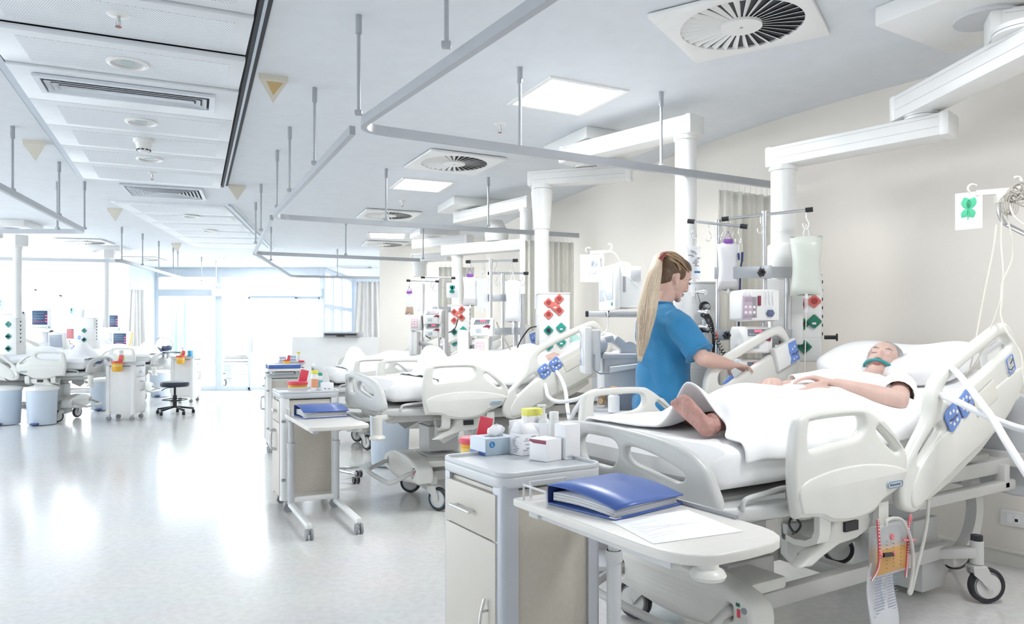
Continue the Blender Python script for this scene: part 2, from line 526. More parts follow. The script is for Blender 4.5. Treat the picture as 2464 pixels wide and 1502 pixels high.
def sliding(n, x0, x1, y, gm):
    g = G()
    for x in (x0 + .025, x1 - .025): g.box((x, y, 1.08), (.05, .05, 2.12), .004)
    for z in (.05, 2.14): g.box(((x0 + x1) / 2, y, z), (x1 - x0, .05, .06), .004)
    d = struct('door_%d' % n, g, FRAMEG)
    obj('pane', G().box(((x0 + x1) / 2, y, 1.1), (x1 - x0 - .08, .014, 2.04)), gm, d)
    obj('door_handle', G().box((x0 + .1, y - .05, 1.05), (.03, .04, .35), .01), STEEL, d)


sliding(1, -6.05, -4.93, YF - .06, FROST); sliding(2, -5.1, XB - .1, YF + .02, GLASS)
# glazed return wall beside the doors
g = G()
for y in (16.85, 17.7, 18.6, 19.75): g.box((-4.38, y, HC / 2), (.08, .1, HC), .004)
for z in (.95, 1.33, 1.95, HC - .06): g.box((-4.38, 18.3, z), (.07, 2.95, .1), .004)
g.box((-4.38, 18.3, .48), (.06, 2.95, .9))
struct('trim_3', g, FRAMEG)
struct('window_18', G().box((-4.38, 18.3, 1.9), (.012, 2.9, 1.8)), GLASS)

# low partition in front of the end wall with a printer-like console on it
P0 = W(705, 930, .3); y = 13.0
xa, xb = (705 - U0) / F * y, (930 - U0) / F * y
struct('wall_partition', G().box(((xa + xb) / 2, y, .62), (xb - xa, .12, 1.24), .01), WALLW)
g = G().box((0, 0, .04), (.62, .45, .08), .012); g.m(1).box((0, -.23, .045), (.56, .02, .03)); g.m(1).box((0, -.235, .02), (.14, .02, .02))
o = obj('desk_console', g, [GREY, BLACK], None, (-3.02, 13.05, 1.24)); tag(o, 'dark flat console lying on the low white partition before the curtain', 'console')

# recessed metal ceiling strips down the middle of the ward
A24 = math.radians(23.8); SB = V((math.cos(A24), -math.sin(A24), 0)); SA = V((math.sin(-A24), math.cos(A24), 0)); SB = V((math.cos(A24), math.sin(A24), 0))
SM = frame_m((-1.187, 3.45, HC), SB, SA)              # x to the wall side, y down the ward


def perf_mat():
    m = bpy.data.materials.new('perforated_panel'); m.use_nodes = True; nt = m.node_tree; N = nt.nodes; L = nt.links; b = N['Principled BSDF']
    tc = N.new('ShaderNodeTexCoord'); s = N.new('ShaderNodeSeparateXYZ'); L.new(tc.outputs['Object'], s.inputs[0])
    def mth(op, a, b_=None):
        n = N.new('ShaderNodeMath'); n.operation = op
        for i, q in enumerate((a, b_)):
            if q is None: continue
            if isinstance(q, (int, float)): n.inputs[i].default_value = q
            else: L.new(q, n.inputs[i])
        return n.outputs[0]
    fx = mth('SUBTRACT', mth('FRACT', mth('MULTIPLY', s.outputs[0], 70)), .5); fy = mth('SUBTRACT', mth('FRACT', mth('MULTIPLY', s.outputs[1], 70)), .5)
    r2 = mth('ADD', mth('MULTIPLY', fx, fx), mth('MULTIPLY', fy, fy)); hole = mth('LESS_THAN', r2, .06)
    x = N.new('ShaderNodeMixRGB'); L.new(hole, x.inputs[0]); x.inputs[1].default_value = (.80, .83, .87, 1); x.inputs[2].default_value = (.30, .33, .38, 1)
    L.new(x.outputs[0], b.inputs['Base Color']); b.inputs['Roughness'].default_value = .5
    return m


PERF = perf_mat()
L0, L1 = -1.36, 4.45
g = G().box((-.64, (L0 + L1) / 2, -.004), (1.36, L1 - L0, .008), M=SM)
g.m(1).box((-1.285, (L0 + L1) / 2, -.012), (.045, L1 - L0, .024), M=SM); g.m(0).box((-.012, (L0 + L1) / 2, -.013), (.020, L1 - L0, .026), M=SM); g.m(1).box((.008, (L0 + L1) / 2, -.012), (.016, L1 - L0, .022), M=SM)
struct('trim_4', g, [DARK, FRAMEG])  # the dark colour paints the shadow gap along the strip edge
yb = [-1.36, -.68, 0.0, .585, 1.2, 1.85, 2.47, 3.09, 3.71, 4.45]
for i in range(9):
    y0, y1 = yb[i] + .005, yb[i + 1] - .005
    tilt = -.055 if i in (2, 3) else 0
    T = SM @ Matrix.Translation((-.645, (y0 + y1) / 2, -.026)) @ Matrix.Rotation(-tilt, 4, 'X')
    g = G().box((0, 0, 0), (1.22, y1 - y0, .03), .004, M=T)
    if i != 4: g.m(1).box((0.03, .01, -.0155), (1.0, (y1 - y0) * .72, .002), M=T)
    o = struct('trim_%d' % (5 + i), g, [PANEL, PERF])
# the next run of the strip turns towards the wall
A12 = math.radians(12); SM2 = frame_m((-3.37, 8.72, HC), (math.cos(A12), math.sin(A12), 0), (-math.sin(A12), math.cos(A12), 0))
g = G().box((-.64, 2.1, -.004), (1.36, 4.4, .008), M=SM2); g.m(1).box((.0, 2.1, -.015), (.03, 4.4, .03), M=SM2)
struct('trim_14', g, [PANEL, FRAMEG])
for i in range(6):
    g = G().box((-.66, .3 + i * .72, -.016), (1.2, .69, .02), .004, M=SM2); g.m(1).box((-.63, .3 + i * .72, -.027), (1.0, .5, .002), M=SM2); struct('trim_%d' % (15 + i), g, [PANEL, PERF])


def clg(u, v, dz=0): p = W(u, v, HC - dz); return p


# recessed downlights
def downlight(u, v, r, dz, label):
    p = clg(u, v, dz); t = thing('downlight', label, 'downlight', p, 0, 'round downlights in the ceiling strip')
    obj('trim_ring', G().lathe([(r * 1.25, .0), (r * 1.25, -.008), (r * 1.02, -.014), (r * .98, -.006), (r * .98, 0)]), WHITEP, t)
    obj('reflector', G().lathe([(r * .98, -.003), (r * .9, -.0015), (r * .55, -.001), (.001, -.001)]), CHROME, t)
    obj('lamp_lens', G().lathe([(r * .5, -.002), (r * .45, -.006), (.001, -.007)]), mat('lens_greenish', (.45, .56, .56), .1), t)


downlight(307, 151, .085, .042, 'large round downlight in perforated panel just before the long slot grille')
downlight(340, 293, .085, .042, 'round downlight just beyond the long slot grille')
downlight(360, 382, .085, .042, 'round downlight beyond the smoke detector on the ceiling strip')
downlight(460, 520, .085, .03, 'small round downlight in the far turned ceiling strip, nearer one')
downlight(505, 555, .085, .03, 'small round downlight in the far turned ceiling strip, farther one')


def sprinkler(u, v, dz, label, big=1):
    p = clg(u, v, dz); t = thing('ceiling_sprinkler', label, 'sprinkler', p, 0, 'fire sprinklers')
    obj('escutcheon', G().lathe([(.035 * big, 0), (.034 * big, -.006), (.02 * big, -.012), (.001, -.012)]), WHITEP, t)
    g = G().lathe([(.009, -.01), (.009, -.03), (.004, -.04), (.004, -.055), (.001, -.055)])
    for a in (0, PI): g.tube([(.008 * math.cos(a), .008 * math.sin(a), -.028), (.012 * math.cos(a), 0, -.045), (.003 * math.cos(a), 0, -.062)], .002, 6)
    obj('frame_arms', g, STEEL, t)
    obj('deflector', G().lathe([(.001, -.060), (.014, -.061), (.014, -.064), (.001, -.064)], n=12), mat('sprinkler_bronze', (.35, .16, .12), .4, metal=.6), t)
    


sprinkler(285, 33, .042, 'sprinkler head in the nearest perforated ceiling panel', 1.5)
sprinkler(366, 416, .042, 'small sprinkler at the end of the first ceiling strip')
sprinkler(1203, 299, 0, 'sprinkler on plain ceiling beside the brightest light panel', 1.3)
sprinkler(968, 484, 0, 'sprinkler on plain ceiling between second light panel and third diffuser')
p = clg(346, 336, .042); t = thing('smoke_detector', 'white round smoke detector hanging under the ceiling strip', 'smoke detector', p)
obj('mount', G().lathe([(.075, 0), (.075, -.02), (.07, -.03), (.001, -.03)]), WHITEP, t)
g = G().lathe([(.06, -.03), (.05, -.075), (.046, -.085), (.03, -.10), (.001, -.10)])
for k in range(10): a = k * PI / 5; g.m(1).box((.0485 * math.cos(a), .0485 * math.sin(a), -.083), (.004, .02, .01), rz=a)
obj('sensor_head', g, [WHITEP, DARK], t)


def slot_grille(M, w, l, n, label):
    t = thing('air_grille', label, 'vent', M.translation, M.to_euler().z, 'slot air grilles in the ceiling strip')
    g = G()
    g.slab([(-w / 2, -l / 2), (w / 2, -l / 2), (w / 2, l / 2), (-w / 2, l / 2)], [[(-w / 2 + .035, -l / 2 + .035), (w / 2 - .035, -l / 2 + .035), (w / 2 - .035, l / 2 - .035), (-w / 2 + .035, l / 2 - .035)]], .02, .003)
    obj('grille_frame', g, FRAMEW, t)
    obj('shade_backing', G().box((0, 0, .008), (w - .06, l - .06, .004)), DARK, t)  # dark sheet put in for the shade behind the louvres
    for k in range(n):
        q = .05 + k * .036; wx, wy = w / 2 - q, l / 2 - q
        if wy < .01: break
        g = G(); dz = .012
        o_ = [(-wx, -wy), (wx, -wy), (wx, wy), (-wx, wy)]; i_ = [(a * (1 - .028 / wx), b * (1 - .028 / wy) if wy > .03 else b * .2) for a, b in o_]
        g._add([(a, b, .004) for a, b in i_] + [(a, b, -.014) for a, b in o_], [(0, 1, 5, 4), (1, 2, 6, 5), (2, 3, 7, 6), (3, 0, 4, 7)])
        solid(obj('louvre', g, FRAMEW, t), .003)
    return t


T = SM.copy(); T.translation = clg(312, 226, .054); slot_grille(T, .98, .33, 5, 'long white slot grille on the ceiling strip between two downlights')
pc = clg(397, 463, .012); T = rz4(A24 * .8, pc); slot_grille(T, .78, .62, 8, 'square louvred grille past the end of the first ceiling strip')
pc = clg(856, 643, .012); slot_grille(rz4(0, pc), .8, .5, 6, 'grey louvred grille far off above the glazed return wall')


def beam_detector(u, v, label, rz=0, s=1, lens=None):
    p = clg(u, v); t = thing('ceiling_detector', label, 'detector', p, rz, 'pyramid motion detectors'); t.scale = (s,) * 3
    b = [(-.085, -.06, 0), (.085, -.06, 0), (0, .09, 0)]; m = [(-.085, -.06, -.03), (.085, -.06, -.03), (0, .09, -.03)]; tip = (0, -.03, -.16)
    g = G(); g._add(b + m, [(0, 2, 1), (0, 1, 4, 3), (1, 2, 5, 4), (2, 0, 3, 5)]); obj('base', g, DETEC, t)
    g = G(); g._add(m + [tip], [(0, 1, 3), (1, 2, 3), (2, 0, 3), (0, 2, 1)]); obj('housing', g, DETEC, t)
    n = V((0, -1, -.23)); f = lambda a, b_: tuple(V(m[0]) * (1 - a - b_) + V(m[1]) * a + V(tip) * b_ + V((0, -.002, -.001)))
    g = G(); g._add([f(.22, .08), f(.78, .08), f(.17, .66)], [(0, 1, 2)]); obj('amber_lens', g, lens or DETEC, t)  # farther lenses painted cream, as light washes out their amber


beam_detector(656, 188, 'cream pyramid detector with amber face beside the near strip edge', .4, 1, AMBER)
beam_detector(571, 447, 'cream pyramid detector just past the end of the first strip edge', .3)
beam_detector(90, 342, 'cream pyramid detector above the near left curtain track', .2)
beam_detector(280, 503, 'cream pyramid detector beyond the square grille on the window side', .2)
beam_detector(428, 586, 'small cream pyramid detector far off above the second left bed', 0)
beam_detector(541, 623, 'tilted cream detector far off near the third curtain track corner', 1.2)


def light_panel(quad, label, on=True):
    P = [clg(u, v) for u, v in quad]; c = sum(P, V()) / 4; ux = ((P[1] - P[0]) + (P[2] - P[3])).normalized()
    w = ((P[1] - P[0]).length + (P[2] - P[3]).length) / 2; l = ((P[3] - P[0]).length + (P[2] - P[1]).length) / 2
    t = thing('ceiling_light', label, 'ceiling light', c, math.atan2(ux.y, ux.x), 'square light panels'); s = (w + l) / 2
    w = w * .5 + s * .5; l = l * .5 + s * .5
    g = G().slab([(-w / 2, -l / 2), (w / 2, -l / 2), (w / 2, l / 2), (-w / 2, l / 2)], [[(-w / 2 + .03, -l / 2 + .03), (w / 2 - .03, -l / 2 + .03), (w / 2 - .03, l / 2 - .03), (-w / 2 + .03, l / 2 - .03)]], .024, .004)
    for x in (-.3, .3): g.m(1).cyl((x * w, l / 2 - .05, -.016), (x * w, l / 2 - .05, -.006), .008); g.m(0)
    obj('light_frame', g, [WHITEP, STEEL], t)
    obj('diffuser', G().box((0, 0, -.004), (w - .05, l - .05, .006)), LAMP, t)
    return t


light_panel([(1222, 250), (1393, 277), (1517, 216), (1325, 181)], 'brightest square light panel, nearest on the ceiling above the nurse')
light_panel([(935, 452), (1050, 462), (1103, 437), (975, 427)], 'second square light panel, between the first two swirl diffusers')
light_panel([(882, 572), (972, 574), (980, 561), (893, 559)], 'third small square light panel, above the far swirl diffuser')
light_panel([(545, 623), (640, 645), (655, 632), (560, 618)], 'distant bright ceiling panel before the glazed end wall')


def swirl(c, s, rz, label):
    c = c - V((0, 0, .016)); t = thing('swirl_diffuser', label, 'air diffuser', c, rz, 'round swirl diffusers'); R = s * .42
    g = G().slab([(-s / 2, -s / 2), (s / 2, -s / 2), (s / 2, s / 2), (-s / 2, s / 2)], [[(R * math.cos(a * PI / 24), R * math.sin(a * PI / 24)) for a in range(48)]], .02, .003)
    obj('plate', g, WHITEP, t)
    obj('shade_backing', G().cyl((0, 0, .008), (0, 0, .004), R * 1.01, n=48), DARK, t)  # dark disc painted in for the shade between the blades
    for k in range(32):
        a = k * PI / 16; g = G()
        M = rz4(a) @ Matrix.Translation((R * .66, 0, -.002)) @ Matrix.Rotation(.5, 4, 'X')
        r0, r1 = -R * .34, R * .345
        g._add([(r0, -.006, 0), (r1, -.016, 0), (r1, .016, 0), (r0, .006, 0), (r0, -.006, .002), (r1, -.016, .002), (r1, .016, .002), (r0, .006, .002)], [(0, 3, 2, 1), (4, 5, 6, 7), (0, 1, 5, 4), (1, 2, 6, 5), (2, 3, 7, 6), (3, 0, 4, 7)], M)
        obj('blade', g, WHITEP, t)
    g = G().cyl((0, 0, -.014), (0, 0, 0), R * .335, n=32); g.m(1).cyl((0, 0, -.016), (0, 0, -.013), .008); obj('hub', g, [WHITEP, GREY], t)


swirl(clg(1784, 52), .70, -math.radians(-33) * -1, 'large round swirl diffuser nearest the camera on the ceiling')
swirl(clg(1093, 388), .70, math.radians(-27) * -1, 'second round swirl diffuser, before the second square light')
swirl(clg(935, 515), .70, math.radians(22), 'third round swirl diffuser, behind the second track hanger')
swirl(clg(926, 586), .70, math.radians(20), 'fourth round swirl diffuser, under the third square light')
swirl(clg(205, 580), .70, .2, 'round swirl diffuser over the nearest left bed')
swirl(clg(345, 622), .70, .15, 'round swirl diffuser over the second left bed')


# ---------------------------------------------------------------- curtain tracks
ZR = 2.33


def track(path, hang, label, h=.045, w=.03, closer=None):
    t = thing('curtain_track', label, 'curtain track', path[0], 0, 'ceiling hung curtain tracks'); o = V(path[0])
    g = G(); n = len(path); nrm = []
    P = [V(p) - o for p in path]
    for i in range(n):
        d = (P[min(i + 1, n - 1)] - P[max(i - 1, 0)]).normalized(); nrm.append(V((-d.y, d.x, 0)) * (w / 2))
    g.loft([[p + q + V((0, 0, h / 2)), p - q + V((0, 0, h / 2)), p - q - V((0, 0, h / 2)), p + q - V((0, 0, h / 2))] for p, q in zip(P, nrm)])
    obj('track', g, RAIL, t)
    for q in hang:
        q = V(q) - o
        g = G().cyl((q.x, q.y, h / 2), (q.x, q.y, HC - ZR), .0095, n=10); g.cyl((q.x, q.y, HC - ZR - .09), (q.x, q.y, HC - ZR), .016, n=10); g.box((q.x, q.y, h / 2 + .005), (.036, .03, .024), .004)
        obj('hanger', g, RAIL, t)
    return t


def corner(c, d0, d1, r=.16):      # rounded bend at a track corner
    c = V(c); a = c + V(d0).normalized() * r; b = c + V(d1).normalized() * r
    return [(a * (1 - t) ** 2 + c * (2 * t * (1 - t)) + b * t * t) for t in [i / 6 for i in range(7)]]


c1, c2, c3 = W(855, 306, ZR), W(655, 521, ZR), W(612, 609, ZR)
w1, w2 = W(1857, 445, ZR), W(1392, 567, ZR)
n0 = c1 + V((.536, -.844, 0)) * 3.4
w3 = W(1010, 626, ZR); w3 = V((w3.x, w3.y, ZR))
track([n0] + corner(c1, n0 - c1, w1 - c1) + [w1], [W(863, 285, ZR), W(1074, 126, ZR), W(1251, 370, ZR), W(1591, 410, ZR)], 'nearest curtain track, curving round the bed with the nurse')
k2 = c1 + (c2 - c1) * .02
track([k2] + corner(c2, k2 - c2, w2 - c2) + [w2], [W(757, 403, ZR), W(697, 467, ZR), W(667, 505, ZR), W(929, 535, ZR), W(1175, 549, ZR)], 'second curtain track, curving round the middle right bed')
k3 = c2 + (c3 - c2) * .02
track([k3] + corner(c3, k3 - c3, w3 - c3) + [w3], [W(628, 560, ZR), W(615, 590, ZR), W(832, 617, ZR), W(1018, 627, ZR)], 'third curtain track, round the far right bed')
c4, w4 = W(700, 665, ZR), W(930, 669, ZR)
track([c3] + corner(c4, c3 - c4, w4 - c4) + [w4], [W(652, 630, ZR), W(812, 666, ZR)], 'fourth curtain track, running to the white curtain before the end wall')
la, lb = W(-160, 366, ZR), W(205, 557, ZR)
track([la] + corner(lb, la - lb, V((-1, -.02, 0)), .12) + [lb + V((-2.6, -.06, 0))], [W(30, 466, ZR), W(142, 524, ZR), W(203, 556, ZR), W(138, 556, ZR)], 'near window-side curtain track with a squared end')
l2 = [W(268, 628, ZR), W(300, 630, ZR), W(378, 652, ZR), W(460, 674, ZR), W(555, 692, ZR)]
track([l2[0] + V((-2.3, -.5, 0))] + cr(l2, 4), [W(293, 630, ZR), W(343, 641, ZR), W(382, 653, ZR), W(417, 663, ZR), W(428, 666, ZR), W(485, 679, ZR), W(520, 686, ZR)], 'far window-side curtain track sweeping towards the glazed end')


# ---------------------------------------------------------------- curtains
def curtain(pa, pb, top, bot, folds, amp, label, m, seed=1, gather=0):
    rnd = random.Random(seed); pa, pb = V((pa[0], pa[1], 0)), V((pb[0], pb[1], 0)); d = pb - pa; n = V((-d.y, d.x, 0)).normalized()
    ph = [rnd.uniform(-.8, .8) for _ in range(9)]
    def f(u, v):
        z = top + (bot - top) * v
        w = 1 + gather * v
        x = .5 + (u - .5) * w
        a = amp * (.55 + .45 * v) * math.sin(u * folds * 2 * PI + ph[int(u * 8)] * .5 * v) + amp * .4 * math.sin(u * folds * 4.4 + ph[2] + v * 2)
        return pa + d * x + n * a + V((0, 0, z))
    t = thing('curtain', label, 'curtain', pa, 0, 'privacy curtains')
    g = G().grid(f, folds * 14, 16); o = obj('cloth', g, m, t, ang=80); o.matrix_parent_inverse = Matrix.Translation(-pa); solid(o, .004)
    for k in range(folds + 2):
        q = pa + d * ((k + .5) / (folds + 2)); o = obj('hook', G().tube([q + V((0, 0, top - .02)), q + V((0, 0, top + .045))], .003, 5), WHITEP, t); o.matrix_parent_inverse = Matrix.Translation(-pa)


curtain(w1 + (c1 - w1).normalized() * .50, w1 + (c1 - w1).normalized() * .02, 2.25, .25, 7, .026, 'cream curtain bunched at the track end behind the drip stands', CURT, 2)
curtain(w2 + (c2 - w2).normalized() * .62, w2 + (c2 - w2).normalized() * .06, 2.25, .25, 10, .026, 'cream curtain bunched beside the column with red sockets', CURT, 3)
curtain(w3 + V((.25, .2, 0)), w3 + V((.75, .25, 0)), 2.25, .25, 6, .035, 'cream curtain scrap far back behind the drip stand bar', CURT, 4)
q0, q1 = D(858, 700, 13.5), D(918, 700, 13.5)
curtain(q0, q1, 2.27, .2, 6, .05, 'white curtain hanging before the cream end wall', CURTW, 5, .5)
q0, q1 = D(315, 700, 14.7), D(345, 700, 14.9)
curtain(q0, q1, 2.2, .3, 4, .05, 'white curtain bunched by the grey wall near the wall box', CURTW, 6, .5)
q0, q1 = D(412, 700, 18.2), D(452, 700, 18.2)
curtain(q0, q1, 2.25, .2, 4, .06, 'pale green curtain seen through the glazed end', CURTG, 7, .3)
q0, q1 = D(446, 700, 18.6), D(476, 700, 18.6)
curtain(q0, q1, 2.25, .2, 4, .06, 'white curtain beside the green one beyond the glass', CURTW, 8, .3)
g = G().box((0, 0, 0), (.12, .22, .34), .015); g.m(1).box((.065, 0, .02), (.01, .16, .2), .004)
o = obj('wall_box', g, [LGREY, FRAMEG], None, (-8.13, 15.4, 2.25)); tag(o, 'small grey box fixed high on the blue-grey wall above the white curtain', 'wall box')
# ================================================================ hospital beds
MIDR = [(-.155, .685), (-.175, .82), (-.158, .97), (-.11, 1.016), (.03, 1.027), (.197, 1.024), (.25, 1.01), (.324, .967), (.427, .894), (.478, .83), (.466, .757), (.427, .712), (.324, .676), (.265, .642), (.149, .628), (.03, .638), (-.032, .663), (-.13, .672)]
MIDH = [(-.095, .975), (-.07, .99), (.06, .995), (.18, .993), (.212, .975), (.207, .94), (.16, .914), (.03, .903), (-.075, .893), (-.098, .91)]
MIDS = [(.288, .93), (.31, .95), (.345, .928), (.416, .865), (.412, .846), (.378, .86)]
MIDB = [(-.145, .78), (-.014, .815), (.168, .824), (.33, .81), (.455, .782), (.45, .755), (.41, .72), (.315, .69), (.255, .655), (.149, .64), (.03, .65), (-.035, .675), (-.12, .685), (-.14, .70)]
HEADR = [(.50, .612), (.44, .655), (.459, .782), (.534, .865), (.62, .96), (.648, 1.06), (.70, 1.125), (.834, 1.19), (1.0, 1.258), (1.183, 1.327), (1.25, 1.32), (1.31, 1.25), (1.39, 1.146), (1.35, 1.035), (1.183, .893), (.883, .765), (.691, .68), (.57, .618)]
HEADH = [(.735, 1.075), (.846, 1.14), (1.0, 1.205), (1.17, 1.272), (1.235, 1.26), (1.25, 1.222), (1.1, 1.15), (.92, 1.07), (.80, 1.015), (.735, 1.02)]
HEADS = [(.545, .80), (.56, .835), (.64, .905), (.70, .935), (.72, .91), (.66, .86), (.567, .79)]
HEADB = [(.505, .635), (.50, .70), (.57, .79), (.70, .88), (.95, .99), (1.2, 1.09), (1.36, 1.14), (1.33, 1.04), (1.17, .91), (.883, .785), (.691, .70), (.57, .64)]
FOOT = [(-.49, .705), (-.486, .80), (-.45, .86), (-.37, .91), (-.2, .94), (0, .95), (.2, .94), (.37, .91), (.45, .86), (.486, .80), (.49, .705), (.25, .695), (0, .69), (-.25, .695)]
FH0 = [(-.085, .90), (0, .905), (.085, .90), (.115, .865), (.085, .805), (0, .80), (-.085, .805), (-.115, .865)]
FH1 = [(.15, .878), (.2, .885), (.29, .865), (.38, .828), (.392, .805), (.36, .79), (.25, .815), (.165, .838)]


def side_panel(y, sgn):      # plane of a side rail: x along the bed, y up, outward normal on the sgn side
    return frame_m((0, y, 0), (1, 0, 0), (0, 0, 1))


def mesh_cache():
    """one set of bed meshes, shared by all beds"""
    c = {}
    for sg in (-1, 1):
        M = side_panel(.575 * sg, sg)
        g = G().slab(MIDR, [MIDH, MIDS], .046, .018, M, 4, 5)
        g.slab(MIDB, [], .016, .007, M @ Matrix.Translation((0, 0, -.021 * sg)), 2, 4); c['mid', sg] = g.data('side_rail')
        g = G().slab(HEADR, [HEADH, HEADS], .046, .018, M, 4, 5)
        g.slab(HEADB, [], .016, .007, M @ Matrix.Translation((0, 0, -.021 * sg)), 2, 4); c['head', sg] = g.data('side_rail')
        # badge and its worn lettering on the outside of the middle rail
        T = M @ Matrix.Translation((.375, .735, -.032 * sg)) @ (Matrix.Rotation(PI, 4, 'Y') if sg > 0 else Matrix())
        c['badge', sg] = G().slab(rrect(.095, .028, .0135), [], .004, .0015, T).data('badge')
        g = G().slab(rrect(.092, .025, .012), [rrect(.088, .021, .010)], .0016, .0004, T @ Matrix.Translation((0, 0, .003)))
        rr = random.Random(4); x = -.033
        while x < .032:
            h = rr.choice((.006, .007, .007, .010)); g.box((x, (h - .007) / 2 - .001, .0028), (.0022, h, .001), M=T)
            if rr.random() < .6: g.box((x + .002, rr.choice((-.003, .001, .003)), .0028), (.004, .0016, .001), M=T)
            x += .0052
        c['badge_text', sg] = g.data('badge_lettering')
        # keypads outside
        T = M @ Matrix.Translation((0, 0, -.0305 * sg)) @ Matrix.Identity(4)
        out = -sg
        for kk, (cx, cz) in enumerate(((.772, .955), (.868, 1.005))):
            g = G(); g.slab([(cx + .052 * math.cos(a) * (1 + .12 * math.cos(4 * a + .6)), cz + .052 * math.sin(a) * (1 + .12 * math.cos(4 * a + .6))) for a in [k * PI / 14 for k in range(28)]], [], .006, .002, T); c['pad', kk, sg] = g.data('keypad')
        g = G(); g.slab(rrect(.06, .075, .01, 3, 0, 0), [rrect(.052, .067, .008)], .004, .001, T @ Matrix.Translation((1.235, 1.155, 0)) @ Matrix.Rotation(.42, 4, 'Z'))
        c['mark', sg] = g.data('rail_symbol')
        g = G()
        for (cx, cz) in ((.772, .955), (.868, 1.005)):
            for dx, dz in ((-.024, .018), (.0, .026), (.026, .022), (-.022, -.018), (.006, -.026), (.028, -.010)):
                g.cyl(T @ V((cx + dx, cz + dz, -.004 * sg)), T @ V((cx + dx, cz + dz, -.0012 * sg)), .0075, n=8)
        c['keys', sg] = g.data('keys')
        g = G().tube([T @ V((p[0], p[1], -.004 * sg)) for p in ((.745, .94), (.757, .948), (.77, .946), (.787, .962), (.80, .964))], .003, 5)
        g.tube([T @ V((p[0], p[1], -.004 * sg)) for p in ((.848, .995), (.868, 1.0), (.89, 1.018))], .003, 5)
        g.tube([T @ V((p[0], p[1], -.002 * sg)) for p in ((1.215, 1.135), (1.235, 1.13), (1.255, 1.145))], .0022, 5)
        g.tube([T @ V((p[0], p[1], -.002 * sg)) for p in ((1.228, 1.158), (1.248, 1.178))], .0025, 5)
        c['icons', sg] = g.data('icons')
        g = G().slab([(.925, 1.02), (1.09, 1.095), (1.125, 1.02), (.96, .945)], [], .004, .0015, T); c['plate', sg] = g.data('cover_plate')
        # control pod inside the head rail
        I = M @ Matrix.Translation((0, 0, .032 * sg))
        g = G().slab([(1.13, 1.20), (1.31, 1.262), (1.355, 1.14), (1.175, 1.075)], [], .04, .012, I, 3); c['pod', sg] = g.data('control_pod')
        J = I @ Matrix.Translation((0, 0, .021 * sg))
        g = G().slab([(1.24, 1.232), (1.302, 1.252), (1.342, 1.145), (1.262, 1.117), (1.268, 1.15), (1.25, 1.18)], [], .004, .001, J); c['podblue', sg] = g.data('pod_keypad')
        g = G().tube([J @ V((p[0], p[1], .003 * sg)) for p in ((1.272, 1.168), (1.288, 1.176), (1.30, 1.172), (1.322, 1.19))], .003, 5)
        c['podicon', sg] = g.data('pod_icons')
        g = G()
        for p in ((1.275, 1.20), (1.292, 1.215), (1.31, 1.155), (1.29, 1.145)): g.cyl(J @ V((p[0], p[1], .001 * sg)), J @ V((p[0], p[1], .0035 * sg)), .008, n=3)
        c['podkeys', sg] = g.data('pod_keys')
        # hangers below the middle rail
        for k, x in enumerate((.0, .34)):
            y = .575 * sg
            g = G().loft([[V((x + dx, y - sg * dy, z)) for dx, dy in ((-.03, -.011), (.03, -.011), (.03, .011), (-.03, .011))] for y_, z, dy0 in [(0, 0, 0)]] if 0 else [
                [V((x - .03, y - sg * o1, z1)), V((x + .03, y - sg * o1, z1)), V((x + .03, y - sg * o2, z2)), V((x - .03, y - sg * o2, z2))] for (o1, z1, o2, z2) in
                ((-.011, .67, .011, .67), (-.011, .605, .011, .61), (.0, .57, .02, .585), (.04, .55, .045, .57), (.09, .545, .09, .565), (.14, .555, .135, .575), (.16, .60, .14, .60), (.16, .63, .14, .63))])
            c['hang', k, sg] = g.data('rail_hanger')
        y = .50 * sg
        g = G().slab([(.09, .632), (.30, .636), (.312, .60), (.30, .57), (.228, .545), (.124, .538), (.03, .508), (-.026, .485), (-.085, .49), (-.03, .53), (.033, .553), (.075, .59)], [], .055, .014, frame_m((0, .53 * sg, 0), (1, 0, 0), (0, 0, 1)), 3)
        g.m(1).box((.178, (.53 + .026) * sg, .600), (.075, .024, .034)); g.m(2).slab([(-.03, .61), (.16, .60), (.15, .50), (.032, .445), (-.03, .50)], [], .03, .006, frame_m((0, .44 * sg, 0), (1, 0, 0), (0, 0, 1)), 2)
        for px_, pz in ((.0, .565), (.035, .49)): g.m(1).cyl((px_, .452 * sg, pz), (px_, .458 * sg, pz), .009, n=12)
        c['latch', sg] = g.data('rail_latch')
        g = G().loft([[V((x0, .40 * sg, z0)), V((x1, .40 * sg, z1)), V((x1, .55 * sg, z1)), V((x0, .55 * sg, z0))] for x0, z0, x1, z1 in ((.62, .60, .66, .66), (.85, .68, .83, .74), (1.1, .79, 1.08, .85), (1.2, .85, 1.18, .91))])
        c['headarm', sg] = g.data('rail_arm')
    g = G().slab(FOOT, [FH0, FH1, [(-x, z) for x, z in FH1][::-1]], .046, .018, frame_m((0, 0, 0), (0, 1, 0), (0, 0, 1)), 4, 5)
    g.split(1, [-.4 + .08 * k for k in range(11)]); g.warp(lambda p: V((p.x - .42 - .085 * (1 - (p.y / .49) ** 2), p.y, p.z))); c['foot'] = g.data('footboard')
    HB = [(-.42, .50), (-.44, .85), (-.40, .97), (-.2, 1.0), (.2, 1.0), (.40, .97), (.44, .85), (.42, .50), (.2, .48), (-.2, .48)]
    g = G().slab(HB, [[(-.3, .86), (-.2, .92), (.2, .92), (.3, .86), (.2, .83), (-.2, .83)]], .04, .015, frame_m((1.88, 0, 0), (0, 1, 0), (0, 0, 1)), 3, 4); c['headb'] = g.data('headboard')
    # undercarriage
    g = G()
    for y in (-.2, .2): g.box((.76, y, .228), (1.5, .055, .07), .008)
    for x in (.1, .75, 1.42): g.box((x, 0, .225), (.07, .45, .055), .008)
